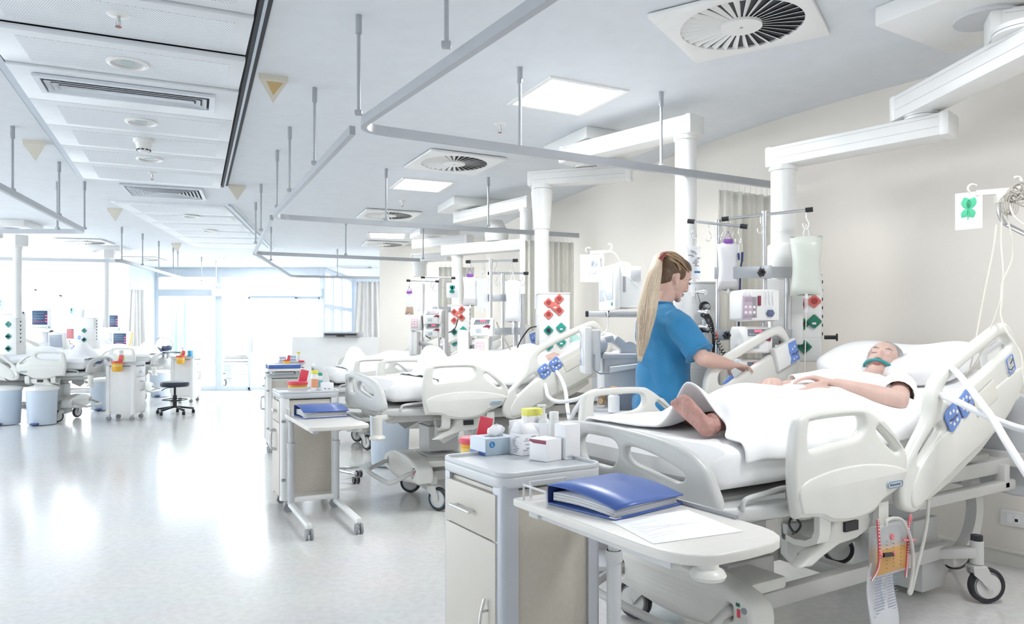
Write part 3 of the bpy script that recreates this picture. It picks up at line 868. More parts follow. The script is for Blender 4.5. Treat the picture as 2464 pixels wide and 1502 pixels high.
    for sg in (-1, 1):
        g.bar((1.40, .2 * sg, .22), (1.50, .34 * sg, .245), .06, .05, .008); g.cyl((1.5, .34 * sg, .19), (1.5, .34 * sg, .30), .03, n=14)
        g.m(1).cyl((1.5, .34 * sg, .30), (1.5, .34 * sg, .325), .026, n=12); g.m(0)
        g.bar((.02, .2 * sg, .225), (0, .33 * sg, .235), .06, .05, .008); g.cyl((0, .33 * sg, .19), (0, .33 * sg, .25), .03, n=14)
    c['base'] = g.data('base_frame')
    out = [(-.40, .215), (-.405, .29), (-.36, .335), (-.2, .372), (0, .385), (.2, .372), (.36, .335), (.405, .29), (.40, .215), (.33, .205), (.25, .195), (0, .17), (-.25, .195), (-.33, .205)]
    g = G().slab(out, [rrect(.022, .06, .010, 3, s_ * .30, .272) for s_ in (-1, 1)], .13, .022, frame_m((-.09, 0, 0), (0, 1, 0), (0, 0, 1)), 3, 3)
    g.box((.06, 0, .33), (.2, .62, .05), .015); c['cover'] = g.data('foot_cover')
    g = G().cyl((-.157, -.372, .30), (-.152, -.372, .30), .012, n=10); g.m(1).box((-.157, -.348, .285), (.004, .012, .03), .001); g.m(2).box((-.157, -.345, .315), (.004, .016, .012), .001)
    c['mark'] = g.data('brake_marks')
    g = G().tube([(-.07, -.30, .275), (-.17, -.30, .272), (-.23, -.305, .25), (-.295, -.30, .225), (-.325, -.25, .215), (-.33, 0, .212), (-.325, .25, .215), (-.295, .30, .225), (-.23, .305, .25), (-.17, .30, .272), (-.07, .30, .275)], .017, 12, 5); c['push'] = g.data('push_bar')
    for nm, x, sx in (('colf', .16, .24), ('colh', 1.43, .18)):
        g = G().box((x, 0, .235), (sx + .04, .28, .27), .01)
        if nm == 'colh': g.box((x, 0, .13), (sx + .03, .36, .20), .01)
        c[nm] = g.data('column_sleeve')
        g = G().box((x, 0, .43), (sx, .235, .19), .012); g.m(1).box((x, 0, .526), (sx + .004, .239, .006)); g.m(0).box((x, 0, .58), (sx - .03, .20, .12), .012); c[nm + '2'] = g.data('column_tube')
    g = G().rings([((0, 0, 0), .001), ((0, .0, 0), .001)], 6) if 0 else G()
    R = .085
    g.lathe([(.030, -.020), (R * .74, -.018), (R * .78, -.012), (R * .78, .012), (R * .74, .018), (.030, .020)], M=Matrix.Rotation(PI / 2, 4, 'X'), n=28)
    g.m(1).lathe([(R * .78, -.016), (R * .93, -.018), (R, -.010), (R, .010), (R * .93, .018), (R * .78, .016)], M=Matrix.Rotation(PI / 2, 4, 'X'), n=32, caps=False)
    g.m(2).lathe([(R * .70, -.0205), (R * .735, -.0205)], M=Matrix.Rotation(PI / 2, 4, 'X'), n=28, caps=False); g.lathe([(R * .735, .0205), (R * .70, .0205)], M=Matrix.Rotation(PI / 2, 4, 'X'), n=28, caps=False)
    c['wheel'] = g.data('wheel'); c['wheelblue'] = c['wheel'].copy()
    g = G().cyl((0, 0, .06), (0, 0, .1), .028, n=14)
    for sg in (-1, 1):
        g.poly([(-.035, .085), (.036, .085), (.056, .035), (.062, -.005), (.05, -.017), (.036, -.012), (0, .03), (-.03, .055)], .008, frame_m((0, .030 * sg + .004, 0), (1, 0, 0), (0, 0, 1)))
    g.box((0.0, 0, .088), (.07, .068, .016), .006); g.cyl((.045, -.036, 0), (.045, .036, 0), .012, n=10); c['fork'] = g.data('castor')
    # platform
    g = G()
    for sg in (-1, 1): g.box((.72, .33 * sg, .635), (2.15, .05, .07), .008); g.box((1.0, .18 * sg, .61), (1.3, .05, .05), .006)
    for x in (-.32, .3, .9, 1.76): g.box((x, 0, .635), (.06, .66, .06), .008)
    g.box((1.82, 0, .66), (.06, 1.0, .07), .008)
    for sg in (-1, 1): g.box((1.36, .36 * sg, .545), (.85, .05, .05), .01); g.box((1.70, .36 * sg, .59), (.05, .05, .12), .008)
    c['deck'] = g.data('deck_frame')
    g = G().box((.25, 0, .585), (.5, .52, .05), .01); g.box((.75, .12, .54), (.55, .18, .1), .03); g.box((.62, -.14, .55), (.35, .2, .08), .02)
    g.cyl((.3, .05, .56), (1.1, .05, .66), .028, n=12); g.box((1.1, -.1, .60), (.25, .3, .08), .02); c['drive'] = g.data('actuator')
    g = G().box((.55, 0, .71), (1.9, .80, .03), .01); c['plates'] = g.data('deck_plates')
    out = [(-.44, -.36), (-.40, -.45), (-.2, -.52), (0, -.525), (.10, -.47), (.3, -.42), (.3, .42), (.10, .47), (0, .525), (-.2, .52), (-.40, .45), (-.44, .36)]
    g = G().slab(out, [], .05, .018, Matrix.Translation((0, 0, .685)), 3, 3); c['wing'] = g.data('foot_wing')
    for sg in (-1, 1):
        y = .49 * sg
        g = G().tube([(-.30, y, .70), (-.295, y, .725), (-.27, y, .737), (-.18, y, .745), (-.10, y, .752), (-.075, y, .745), (-.07, y, .71)], .009, 10, 4); c['loop', sg] = g.data('strap_loop')
        g = G().cyl((-.47, .50 * sg, .535), (-.47, .50 * sg, .665), .034, .036, n=18); g.lathe([(.02, .505), (.052, .51), (.058, .522), (.05, .536), (.03, .545)], (-.47, .50 * sg, 0)); g.bar((-.47, .50 * sg, .655), (-.34, .38 * sg, .655), .05, .04, .01); c['bump', sg] = g.data('corner_bumper')
        g = G().lathe([(.02, .60), (.052, .605), (.058, .617), (.05, .63), (.03, .635)], (1.86, .47 * sg, 0)); g.cyl((1.86, .47 * sg, .62), (1.86, .47 * sg, .70), .03, n=16); c['bumph', sg] = g.data('corner_bumper')
    P = cr([(1.12, .64), (1.42, .625), (1.60, .58), (1.665, .45), (1.64, .32), (1.55, .225), (1.42, .205)], 6)
    for sg in (-1, 1):
        rr = []
        for i, p in enumerate(P):
            q = P[min(i + 1, len(P) - 1)] if i < len(P) - 1 else p; q0 = P[max(i - 1, 0)]
            d = (V((q[0] - q0[0], q[1] - q0[1]))).normalized() if 0 else V((P[min(i + 1, len(P) - 1)][0] - P[max(i - 1, 0)][0], P[min(i + 1, len(P) - 1)][1] - P[max(i - 1, 0)][1])).normalized()
            n = V((-d.y, d.x)) * .034
            rr.append([V((p[0] + n.x, .25 * sg - .025, p[1] + n.y)), V((p[0] - n.x, .25 * sg - .025, p[1] - n.y)), V((p[0] - n.x, .25 * sg + .025, p[1] - n.y)), V((p[0] + n.x, .25 * sg + .025, p[1] + n.y))])
        c['arc', sg] = G().loft(rr).data('swing_arm')
    return c


P2 = lambda pts: [V((p[0], p[1], 0)) for p in pts]
_slab = G.slab


def slab2(s, outline, holes=(), t=.04, bev=.01, M=None, res=3, sm=0): return _slab(s, outline, holes, t, bev, M, res, sm)


BC = mesh_cache()
LIFTED = ('foot', 'headb', 'deck', 'drive', 'plates', 'wing')


def zmat(X, top=.90):        # top of the mattress along the bed
    return top + max(0, X - .68) * .205


def mattress_mesh():
    rings = []
    for X in [-.385, -.38, -.36, -.32, -.1, .2, .5, .6, .68, .76, .9, 1.2, 1.5, 1.68, 1.73, 1.745]:
        k = .06 * (1 - min(1, (X + .385) / .06)) + .05 * max(0, (X - 1.69) / .06); zt = zmat(X) - k; zb = zmat(X) - .155 + k * .7; hw = .445 - k * .6
        ring = []
        for i in range(56):
            a = 2 * PI * i / 56; ca, sa = math.cos(a), math.sin(a)
            y = hw * (abs(ca) ** .22) * (1 if ca > 0 else -1); z = (zt + zb) / 2 + (zt - zb) / 2 * (abs(sa) ** .32) * (1 if sa > 0 else -1)
            ring.append(V((X + (z - zb) * -.0, y, z + .006 * noise.noise(V((X * 3, y * 4, 3))))))
        rings.append(ring)
    return G().loft(rings).data('mattress')


MATTRESS = mattress_mesh()
PCACHE = {}


def part(name, key, mats, parent, dz=0):
    me = BC[key] if not isinstance(key, bpy.types.Mesh) else key
    if not me.materials:
        for m in (mats if isinstance(mats, (list, tuple)) else [mats]): me.materials.append(m)
        for p in me.polygons: p.use_smooth = True
        me.set_sharp_from_angle(angle=math.radians(38))
    o = bpy.data.objects.new(name, me); C.objects.link(o); o.parent = parent; o.location = (0, 0, dz); return o


def castor(parent, loc, rz, blue=False):
    f = part('castor', 'fork', BEDM if not blue else BED, parent); f.location = V(loc) + V((0, 0, .087)); f.rotation_euler = (0, 0, rz)
    w = part('wheel', 'wheelblue' if blue else 'wheel', [WHEELW, RUBBER, BLUER if blue else RUBBER], f); w.location = (.045, 0, 0)
    return f


def make_bed(loc, rz, label, lift=0, blue=False, turn=(0.3, .2, -.1, 2.9), name='hospital_bed'):
    t = thing(name, label, 'bed', loc, rz, 'hospital beds along the ward')
    part('base_frame', 'base', [BEDM, BLACK], t); cv = part('foot_cover', 'cover', BED, t); part('brake_marks', 'mark', [INKG, RED, GREENS], cv); part('push_bar', 'push', BEDM, t)
    for k in ('colf', 'colh'):
        s = part('column_sleeve', k, BEDG, t); part('column_tube', k + '2', [BEDG, BEDD], t, lift)
    for (x, y), a in zip(((0, -.33), (0, .33), (1.5, -.34), (1.5, .34)), turn): castor(t, (x, y, 0), a, blue and x == 0)
    for sg in (-1, 1): part('swing_arm', ('arc', sg), BEDM, t)
    part('deck_frame', 'deck', BEDM, t, lift); part('actuator', 'drive', BEDD, t, lift); part('deck_plates', 'plates', BEDD, t, lift); w = part('foot_wing', 'wing', BEDG, t, lift)
    part('footboard', 'foot', BEDG, t, lift); part('headboard', 'headb', LGREY, t, lift)
    part('mattress', MATTRESS, SHEET, t, lift)
    for sg in (-1, 1):
        part('strap_loop', ('loop', sg), BEDG, t, lift); part('corner_bumper', ('bump', sg), BED, t, lift); part('corner_bumper', ('bumph', sg), BED, t, lift)
        r = part('side_rail', ('mid', sg), BED, t, lift); b = part('badge', ('badge', sg), mat('badge_silver_blue', (.55, .62, .68), .3), r); part('badge_lettering', ('badge_text', sg), mat('badge_ink', (.12, .18, .27), .4), r)
        for k in (0, 1): part('rail_hanger', ('hang', k, sg), BED, r)
        part('rail_latch', ('latch', sg), [BED, RUBBER, BEDG], r)
        r = part('side_rail', ('head', sg), BED, t, lift); part('keypad', ('pad', 0, sg), BLUEP, r); part('keypad', ('pad', 1, sg), BLUEP, r); part('rail_symbol', ('mark', sg), BLUEP, r); part('keys', ('keys', sg), WHITEP, r); part('icons', ('icons', sg), INK, r); part('cover_plate', ('plate', sg), CREAMP, r)
        part('control_pod', ('pod', sg), WHITEP, r); part('pod_keypad', ('podblue', sg), BLUEP, r); part('pod_icons', ('podicon', sg), INK, r); part('pod_keys', ('podkeys', sg), WHITEP, r); part('rail_arm', ('headarm', sg), BED, r)
    return t


make_bed(BAY1.o, BAY1.rz, 'nearest hospital bed, with the bare-footed patient and the nurse behind it', 0, False, (2.2, 1.9, -.55, 2.4))
make_bed(BAY2.o, BAY2.rz, 'middle right hospital bed, behind the beige cabinet with blue-ringed castors', .055, True, (-1.0, -.6, .4, 2.0))
make_bed(BAY3.o, BAY3.rz, 'far right hospital bed, beyond the bed with blue-ringed castors', 0, False, (-1.1, -.9, .4, 2.0))
BL1 = (V((-6.68, 11.0, 0)), PI + .17); BL2 = (V((-7.12, 13.85, 0)), PI + .12); BL3 = (V((-5.9, 19.0, 0)), PI + .35)
make_bed(BL1[0], BL1[1], 'nearest left white bed, behind the two pale pedal bins', .02, False, (1.2, .8, .4, 2.0))
make_bed(BL2[0], BL2[1], 'second left bed, behind the round stool', .02, False, (1.2, .8, .4, 2.0))
make_bed(BL3[0], BL3[1], 'bed seen through the glazed end of the ward', .02, False, (1.2, .8, .4, 2.0))
# ================================================================ people and bedding
def head(g, M, s=1, n=18):
    """human head: x to the face, y to its left, z to the crown, origin between the ears"""
    A = lambda c, r, rot=None: g.ell(V(c) * s, [q * s for q in r], M, n, rot)
    A((-.014, 0, .028), (.096, .075, .088)); A((.030, 0, .035), (.060, .066, .066)); A((.022, 0, -.025), (.068, .063, .072))
    A((.030, 0, -.072), (.054, .050, .036)); A((.074, 0, -.096), (.018, .022, .016)); A((.05, 0, -.085), (.035, .04, .022))
    for y in (-1, 1):
        A((.052, .036 * y, -.022), (.026, .022, .024)); A((.075, .033 * y, .026), (.014, .022, .007)); A((.073, .031 * y, .006), (.013, .015, .0095))
        A((-.006, .071 * y, -.006), (.017, .010, .030), Matrix.Rotation(-.2, 4, 'Y') @ Matrix.Rotation(.35 * y, 4, 'Z')); A((.0, .073 * y, -.026), (.009, .007, .010))
    T = lambda p: M @ (V(p) * s)
    g.rings([(T((.083, 0, .020)), .007 * s), (T((.094, 0, -.004)), .009 * s), (T((.102, 0, -.027)), .0105 * s), (T((.096, 0, -.038)), .009 * s)], 10); A((.102, 0, -.029), (.011, .010, .009))
    for y in (-1, 1): A((.094, .012 * y, -.034), (.011, .008, .008))
    A((.079, 0, -.058), (.013, .026, .0065)); A((.078, 0, -.070), (.013, .022, .0075))
    A((-.02, 0, -.07), (.05, .048, .05))


def hand(g, M, curl, spread=.12, s=1, thumb=.5, point=False):
    """right hand when seen palm down: x along the fingers, y towards the little finger side, z up from the palm"""
    T = lambda p: M @ (V(p) * s)
    g.rings([(T((-.01, 0, 0)), (.018 * s, .025 * s)), (T((.02, 0, .001)), (.015 * s, .033 * s)), (T((.06, 0, .002)), (.014 * s, .038 * s)), (T((.088, 0, 0)), (.011 * s, .037 * s))], 14)
    for k, (y, L, r) in enumerate(((-.029, .072, .0088), (-.010, .080, .0090), (.010, .075, .0086), (.028, .060, .0076))):
        p = V((.085, y, .0)); a = .1; yaw = (k - 1.4) * spread; c = curl if not (point and k == 0) else curl * .25
        for i, f in enumerate((.46, .30, .24)):
            a += c * (1, 1.15, .7)[i]
            q = p + V((math.cos(a) * math.cos(yaw), math.sin(yaw), -math.sin(a))) * L * f
            g.limb(T(p), T(q), r * s * (1 - .08 * i), r * s * (.94 - .08 * i), 10); p = q
    p = V((.022, -.030, -.004))
    for L, a, z in ((.040, -.9, -.25), (.032, -.45 - thumb * .2, -.45), (.026, -.2 - thumb * .2, -.5)):
        q = p + V((math.cos(a), math.sin(a), z)).normalized() * L; g.limb(T(p), T(q), .0112 * s, .0098 * s, 10); p = q


def axes(o, x, z):
    x = V(x).normalized(); y = V(z).cross(x).normalized(); z = x.cross(y)
    m = Matrix((x, y, z)).transposed().to_4x4(); m.translation = V(o); return m


# ---------------------------------------------------------------- patients
def patient(bed_o, rz, lift, label, blabel, plabel, bare=False, hair=HAIRG, cap=None, arms=True, tape=True, turn=-.35, seed=1, s0=0.0):
    zt = lambda X: zmat(X) + lift
    B = rz4(rz, bed_o)
    t = thing('person', label, 'person', B @ V((.7, 0, zt(.7))), rz, 'patients lying in the beds'); I = Matrix.Translation((-.7, 0, -zt(.7)))
    g = G(); g.M = I
    # trunk
    g.rings([((.66, 0, zt(.66) + .035), (.085, .16)), ((.80, 0, zt(.8) + .035), (.085, .15)), ((.98, 0, zt(.98) + .03), (.08, .165)), ((1.10, 0, zt(1.10) + .03), (.07, .19)), ((1.17, 0, zt(1.17) + .035), (.05, .14))], 20)
    for sg in (-1, 1): g.ell((1.11, .175 * sg, zt(1.11) + .035), (.06, .06, .055))
    hd = V((1.335, .03, zt(1.335) + .10)); up = V((.62, .10, .78)); f = V((-.80, turn, .60)); f = (f - up.normalized() * f.dot(up.normalized()))
    HM = axes(hd, f, up)
    g.rings([((1.15, 0, zt(1.15) + .03), .065), ((1.22, .02, zt(1.22) + .05), .054), (HM @ V((-.02, 0, -.05)), .055)], 16)
    head(g, HM)
    # legs and feet
    for sg in (-1, 1):
        foot_up = not (bare and sg < 0)
        ank = V((.06, .09, zt(0) + .045)) if bare and sg > 0 else V((-.13 + s0, .13 * sg, zt(0) + .05)) if foot_up else V((-.165, -.225, zt(0) + .055))
        knee = V((.36 if bare and sg > 0 else .29 + s0 * .5, .12 * sg, zt(.3) + (.085 if bare and sg > 0 else .055))); hip = V((.68, .09 * sg, zt(.68) + .08))
        g.rings([(hip, .085), ((hip + knee) / 2, .075), (knee, .056), (knee * .65 + ank * .35, .057), (ank * .8 + knee * .2, .038), (ank, .035)], 14); g.ell(knee, (.058,) * 3)
        if foot_up and bare: a, b_ = V((.04, .09, zt(0) + .03)), V((.02, .05, zt(0) + .06))
        elif foot_up: a, b_ = V((-.15 + s0, .13 * sg, zt(0) + .03)), V((-.16 + s0, .10 * sg, zt(0) + .125))
        else: a, b_ = V((-.205, -.245, zt(0) + .038)), V((-.222, -.128, zt(0) + .128))
        d = b_ - a; back = V((1, 0, 0)); q = [(a + d * -.08, .020, .020), (a + d * .02, .035, .032), (a + d * .3, .034, .030), (a + d * .6, .040, .024), (a + d * .82, .044, .018), (a + d * .95, .040, .012)]
        s_ax = d.cross(back).normalized(); n_ax = s_ax.cross(d).normalized()
        g.loft([[p + s_ax * (w * math.cos(k * PI / 8)) + n_ax * (h * math.sin(k * PI / 8)) for k in range(16)] for p, w, h in q])
        g.limb(a + d * .02, a + d * .06 + back * .035, .034, .034)
        for k in range(5):
            w = (-.031, -.013, .003, .018, .031)[k]; e = (.0, -.004, -.010, -.018, -.028)[k]; r = (.013, .0095, .009, .0085, .008)[k]
            p0 = a + d * .9 + s_ax * w * (1 if sg > 0 else -1); p1 = p0 + d.normalized() * (.040 + e) - n_ax * .0; g.limb(p0, p1, r, r * .95, 10)
    for sg, el, hn in ((1, V((.90, .20, zt(.9) + .04)), V((.66, .15, zt(.66) + .03))), (-1, V((.90, -.20, zt(.9) + .04)), V((.66, -.15, zt(.66) + .03)))) if not arms else ((-1, V((.86, -.335, zt(.86) + .06)), V((.72, -.12, zt(.72) + .155))), (1, V((.86, .32, zt(.86) + .06)), V((.66, .16, zt(.66) + .15)))):
            sh = V((1.11, .19 * sg, zt(1.11) + .045)); g.rings([(sh, .055), ((sh + el) / 2, .046), (el, .040)], 14); g.ell(el, (.041,) * 3)
            g.rings([(el, .041), (el * .65 + hn * .35, .043), (hn, .026)], 14)
            d = (hn - el).normalized(); HMt = axes(hn + d * .012, d, V((0, 0, 1))) @ Matrix.Diagonal((1, sg * 1.0, 1, 1)); hand(g, HMt, .3, .10)
    me = remesh(g, 'body', .0065 if bare else .009, 3); o = link('body', me, [SKINP, SKINF], t, ang=180)
    if bare:
        for p in me.polygons:
            if p.center.x + .7 < .0 and p.center.y < -.02: p.material_index = 1
    # gown
    g = G(); g.M = I
    rows = []
    for X in [.60, .72, .84, .96, 1.04, 1.10, 1.14, 1.165]:
        h = .120 if X < 1.0 else .120 - (X - 1.0) * .25; w = .20 if X < 1.1 else .20 - (X - 1.1) * .9
        rows.append([V((X, w * math.cos(a) * 1.02, zt(X) + .012 + max(0, math.sin(a)) * h + .008 * noise.noise(V((X * 9, a * 2, seed)))))for a in [k * PI / 14 for k in range(-3, 18)]])
    g.loft(rows, closed=False)
    if arms:
        for sg in (-1, 1):
            sh = V((1.11, .19 * sg, zt(1.11) + .045)); el = V((.96, .275 * sg, zt(.96) + .055)); g.rings([(sh + (sh - el) * .15, .05), (sh, .073), ((sh + el) / 2, .066), (el, .064)], 16, caps=False)
    solid(obj('gown', g, SHEET, t, ang=80), .004)
    # hair or cap, brows and the tape that holds the breathing tube
    H = I @ HM
    g = G()
    if cap: g.ell((-.024, 0, .044), (.105, .088, .088), H, 20); obj('surgical_cap', g, cap, t)
    else:
        g.ell((-.034, 0, .052), (.100, .086, .086), H, 20); g.ell((-.045, 0, .0), (.075, .084, .075), H, 20); obj('hair', g, hair, t)
    g = G()
    for y in (-1, 1): g.rings([(H @ V((.085, .012 * y, .030)), .003), (H @ V((.088, .03 * y, .036)), .004), (H @ V((.077, .05 * y, .030)), .002)], 8)
    for y in (-1, 1): obj('eyebrow', g if y > 0 else G().rings([(H @ V((.084, .016 * y, .006)), .0015), (H @ V((.087, .031 * y, .002)), .002), (H @ V((.079, .045 * y, .005)), .0015)], 8), HAIRG, t)
    obj('lips', G().ell((.092, 0, -.061), (.008, .022, .005), H).ell((.090, 0, -.069), (.008, .019, .005), H), LIP, t)
    if tape:
        g = G().tube([H @ V(p) for p in ((-.02, -.075, -.045), (.045, -.066, -.05), (.087, -.035, -.052), (.101, 0, -.052), (.087, .035, -.052), (.045, .066, -.05), (-.02, .075, -.045))], .008, 8, 3); obj('tube_tape', g, TEAL, t)
        e = HM @ V((.098, 0, -.062))
    # blanket
    n1 = (lambda X, Y: .007 * noise.noise(V((X * 5, Y * 6, seed * 3))) + .006 * noise.noise(V((X * 12 + Y * 5, Y * 10, seed))))
    def surf(u, v):
        Y0 = .5 - v * 1.0; Ys = Y0
        if bare:
            kx = [(-.5, -.25), (-.37, -.24), (-.275, -.15), (-.19, -.165), (-.11, -.19), (.0, -.22), (.2, -.25), (.5, -.24)]
            for (a, xa), (b_, xb) in zip(kx, kx[1:]):
                if a <= Ys <= b_: q = (Ys - a) / (b_ - a); q = q * q * (3 - 2 * q); xs = xa + (xb - xa) * q; break
        else: xs = -.37 + s0 * 1.35
        X = xs + (.98 - xs) * u
        # body under the cloth
        k = max(0, min(1, (X - .15) / .5)); wy = .21 + .06 * k; h = (.105 if bare else .125) + (.035 if bare else .05) * k + .035 * math.exp(-((X - .32 - s0 * .5) / .13) ** 2)
        if not bare: h = (h + .10 * math.exp(-((X + .17 - s0) / .085) ** 4)) * max(0, min(1, (X - xs - .01) / .06))
        z = h * math.exp(-(abs(Y0) / wy) ** 3.2)
        if bare:
            toe = .185 * math.exp(-((Y0 + .125) / (.125 if Y0 < -.125 else .072)) ** 2) * math.exp(-((X + .19) / .16) ** 2)
            q = max(0, min(1, (X + .17) / .24)); z = z * q * q * (3 - 2 * q); z = max(z, toe) + .25 * min(z, toe)
            q = max(0, min(1, (X + .165) / .455)); dl = abs(Y0 - (-.225 + .105 * q)); z = max(z, .128 * math.exp(-(dl / .085) ** 4) * max(0, min(1, (X + .16) / .05)))
            z -= .015 * math.exp(-((X - .02) / .05) ** 2) * math.exp(-((Y0 + .12) / .15) ** 2)
            if u == 0: z += .004
        z += .012 + n1(X, Y0) * (1 if abs(Y0) < .42 else .4)
        e = abs(Y0) - .435; zz = zt(X) + z
        if e > 0:
            yy = (.435 + .024 * math.sin(min(1, e / .04) * PI / 2)) * (1 if Y0 > 0 else -1); zz = zt(X) + .012 - max(0, e - .01) * 1.2 + .004 * math.sin(X * 30)
            return (X, yy, zz)
        return (X, Y0, zz)
    bt = G().grid(surf, 64, 60); bt.M = None
    for v in bt.bm.verts: v.co = I @ v.co
    b = obj('blanket', bt, SHEET, None, B @ V((.7, 0, zt(.7))), rz, ang=180); subsurf(solid(b, .009), 1); tag(b, blabel, 'blanket', 'white bed blankets')
    # pillow
    def pf(u, v):
        a = 2 * PI * u; p = PI * (v - .5); cx, sx = math.cos(a), math.sin(a); r = math.cos(p) ** .5 if abs(math.cos(p)) > 1e-6 else 0
        X = .235 * r * abs(cx) ** .55 * (1 if cx > 0 else -1); Y = .37 * r * abs(sx) ** .55 * (1 if sx > 0 else -1)
        z = .075 * math.sin(p) * (1.0 if abs(math.sin(p)) < 1 else 1)
        z += (.035 * min(1, (abs(Y) / .3) ** 2) - .03 * math.exp(-(Y / .12) ** 2 - (X / .15) ** 2)) * (1 if math.sin(p) > 0 else .1) + .008 * noise.noise(V((X * 8, Y * 8, seed)))
        return (X, Y, z)
    g = G().grid(pf, 40, 20, True)
    p = obj('pillow', g, PILLOW, None, B @ V((1.47, .05, zt(1.47) + .065)), rz, ang=180); p.rotation_euler = (0, -.28, rz); tag(p, plabel, 'pillow', 'white pillows'); subsurf(p, 1)
    return t, HM, B


pat1 = patient(BAY1.o, BAY1.rz, 0, 'grey-haired patient in the nearest bed, one bare foot out, teal tape at the mouth', 'white blanket lifted over the bare foot on the nearest bed', 'wide white pillow under the grey-haired patient in the nearest bed', bare=True)
pat2 = patient(BAY2.o, BAY2.rz, .055, 'patient in a pale green cap lying in the middle right bed', 'white blanket over the capped patient in the middle right bed', 'white pillow under the patient in the pale green cap', cap=mat('cap_mint', (.45, .72, .66), .7), turn=.35, seed=2, arms=False, s0=.27)
pat3 = patient(BAY3.o, BAY3.rz, 0, 'patient lying in the far right bed beyond the capped patient', 'white blanket over the patient in the far right bed', 'white pillow at the head of the far right bed', seed=3, arms=False, s0=.12)
patL1 = patient(BL1[0], BL1[1], .02, 'bare-armed patient lying in the nearest left bed at the window side', 'white blanket on the nearest left bed behind the pedal bins', 'white pillow on the nearest left bed', seed=4)
patL2 = patient(BL2[0], BL2[1], .02, 'patient lying in the second left bed behind the two small monitors', 'white blanket on the second left bed behind the stool', 'white pillow on the second left bed', seed=5, arms=False)
# ---------------------------------------------------------------- the nurse
NP = V((.82, 3.975, 0)); NA = math.radians(20)
nt_ = thing('person', 'nurse in a blue tunic with long blond ponytail, reaching to the infusion pumps', 'person', NP, NA)
NM = rz4(NA, NP); NI = NM.inverted()
LW = lambda p: NI @ V(p)
g = G()
for sg in (-1, 1):
    g.rings([((0, .085 * sg, .92), .092), ((.01, .085 * sg, .70), .072), ((.012, .088 * sg, .48), .052), ((-.01, .088 * sg, .33), .052), ((-.02, .09 * sg, .10), .034), ((-.02, .09 * sg, .06), .034)], 16)
    g.rings([((-.06, .09 * sg, .035), .030), ((.02, .092 * sg, .045), .038), ((.10, .10 * sg, .03), .034), ((.17, .10 * sg, .022), .018)], 14)
g.rings([((0, 0, .86), (.12, .15)), ((0, 0, .95), (.115, .165)), ((.01, 0, 1.08), (.095, .125)), ((.015, 0, 1.22), (.105, .145)), ((0, 0, 1.35), (.085, .150)), ((-.01, 0, 1.41), (.055, .10)), ((-.005, 0, 1.47), (.045, .055))], 24)
for sg in (-1, 1): g.ell((-.005, .145 * sg, 1.355), (.05, .048, .045))
HY = math.radians(-8)
HMn = Matrix.Translation((.06, -.012, 1.592)) @ Matrix.Rotation(HY, 4, 'Z') @ Matrix.Rotation(.42, 4, 'Y')
g.rings([((-.025, 0, 1.40), .075), ((.0, -.004, 1.46), .055), ((.022, -.012, 1.51), .050), (HMn @ V((-.02, 0, -.04)), .053)], 18)
head(g, HMn, 1.0, 22)
sh = V((-.005, -.152, 1.35)); el = LW(D(1690, 862, 3.72)); wr = LW(D(1760, 879, 3.90)); tip = LW(D(1799, 884, 3.99))
g.rings([(sh, .052), ((sh + el) / 2, .046), (el, .040)], 16); g.ell(el, (.041,) * 3)
g.rings([(el, .041), (el * .7 + wr * .3, .043), (el * .35 + wr * .65, .034), (wr, .025)], 16)
dh = (tip - wr).normalized(); upv = V((0, .25, 1))
hand(g, axes(wr + dh * .012, dh, upv) @ Matrix.Diagonal((1, -1, 1, 1)), .34, .10, .95, .5, True)
shl = V((-.005, .152, 1.35)); ell_ = V((.07, .20, 1.11)); wrl = V((.17, .13, .93))
g.rings([(shl, .052), ((shl + ell_) / 2, .046), (ell_, .040)], 16); g.ell(ell_, (.041,) * 3); g.rings([(ell_, .041), (ell_ * .6 + wrl * .4, .040), (wrl, .026)], 16)
hand(g, axes(wrl, (wrl - ell_).normalized(), (.2, 0, 1)), .3, .10, .95)
body = link('body', remesh(g, 'body', .0042, 2), SKIN, nt_, ang=180)
# tunic
g = G()
def trow(z, cx, cy, rx, ry, n=48):
    out = []
    for k in range(n):
        a = 2 * PI * k / n; f = 1 + max(0, (1.25 - z)) * .05 * math.sin(a * 7 + z * 5) + .012 * math.sin(a * 11 + z * 14)
        out.append(V((cx + rx * math.cos(a) * f, cy + ry * math.sin(a) * f, z)))
    return out
rows = [trow(.70, .005, 0, .150, .200), trow(.80, .005, 0, .150, .198), trow(.92, .003, 0, .146, .192), trow(1.05, .005, 0, .135, .172), trow(1.18, .01, 0, .132, .172), trow(1.28, .005, 0, .128, .184), trow(1.34, -.002, 0, .115, .188), trow(1.385, -.010, 0, .095, .168), trow(1.42, -.014, 0, .078, .128), trow(1.445, -.014, 0, .068, .090), trow(1.462, -.012, 0, .062, .072)]
g.loft(rows)
for s_, e_ in ((sh, el), (shl, ell_)):
    d = (e_ - s_).normalized(); L = (e_ - s_).length
    g.rings([(s_ - d * .015 + V((0, (.03 if s_.y < 0 else -.03), .005)), .066), (s_ + d * L * .12, .073), (s_ + d * L * .3, .075), (s_ + d * L * .55, .072), (s_ + d * L * .88, .071)], 24)
tm = remesh(g, 'tunic', .0065, 4)
for v in tm.vertices:
    p = v.co; w = .0045 * math.sin(p.z * 38 + p.x * 46 - p.y * 25 + 2.5 * noise.noise(p * 6)) * min(1, max(0, (1.44 - p.z) / .1)) + .007 * noise.noise(p * 9)
    v.co = p + v.normal * w
tu = link('tunic', tm, SCRUB, nt_, ang=180)
obj('neckline', G().rings([(V((-.012 + .066 * math.cos(a) - .004, .079 * math.sin(a), 1.452 + .006 * math.cos(a * 1) * -1)), .0055) for a in [k * PI / 16 for k in range(32)]], 8, closed=True), SCRUB, tu)
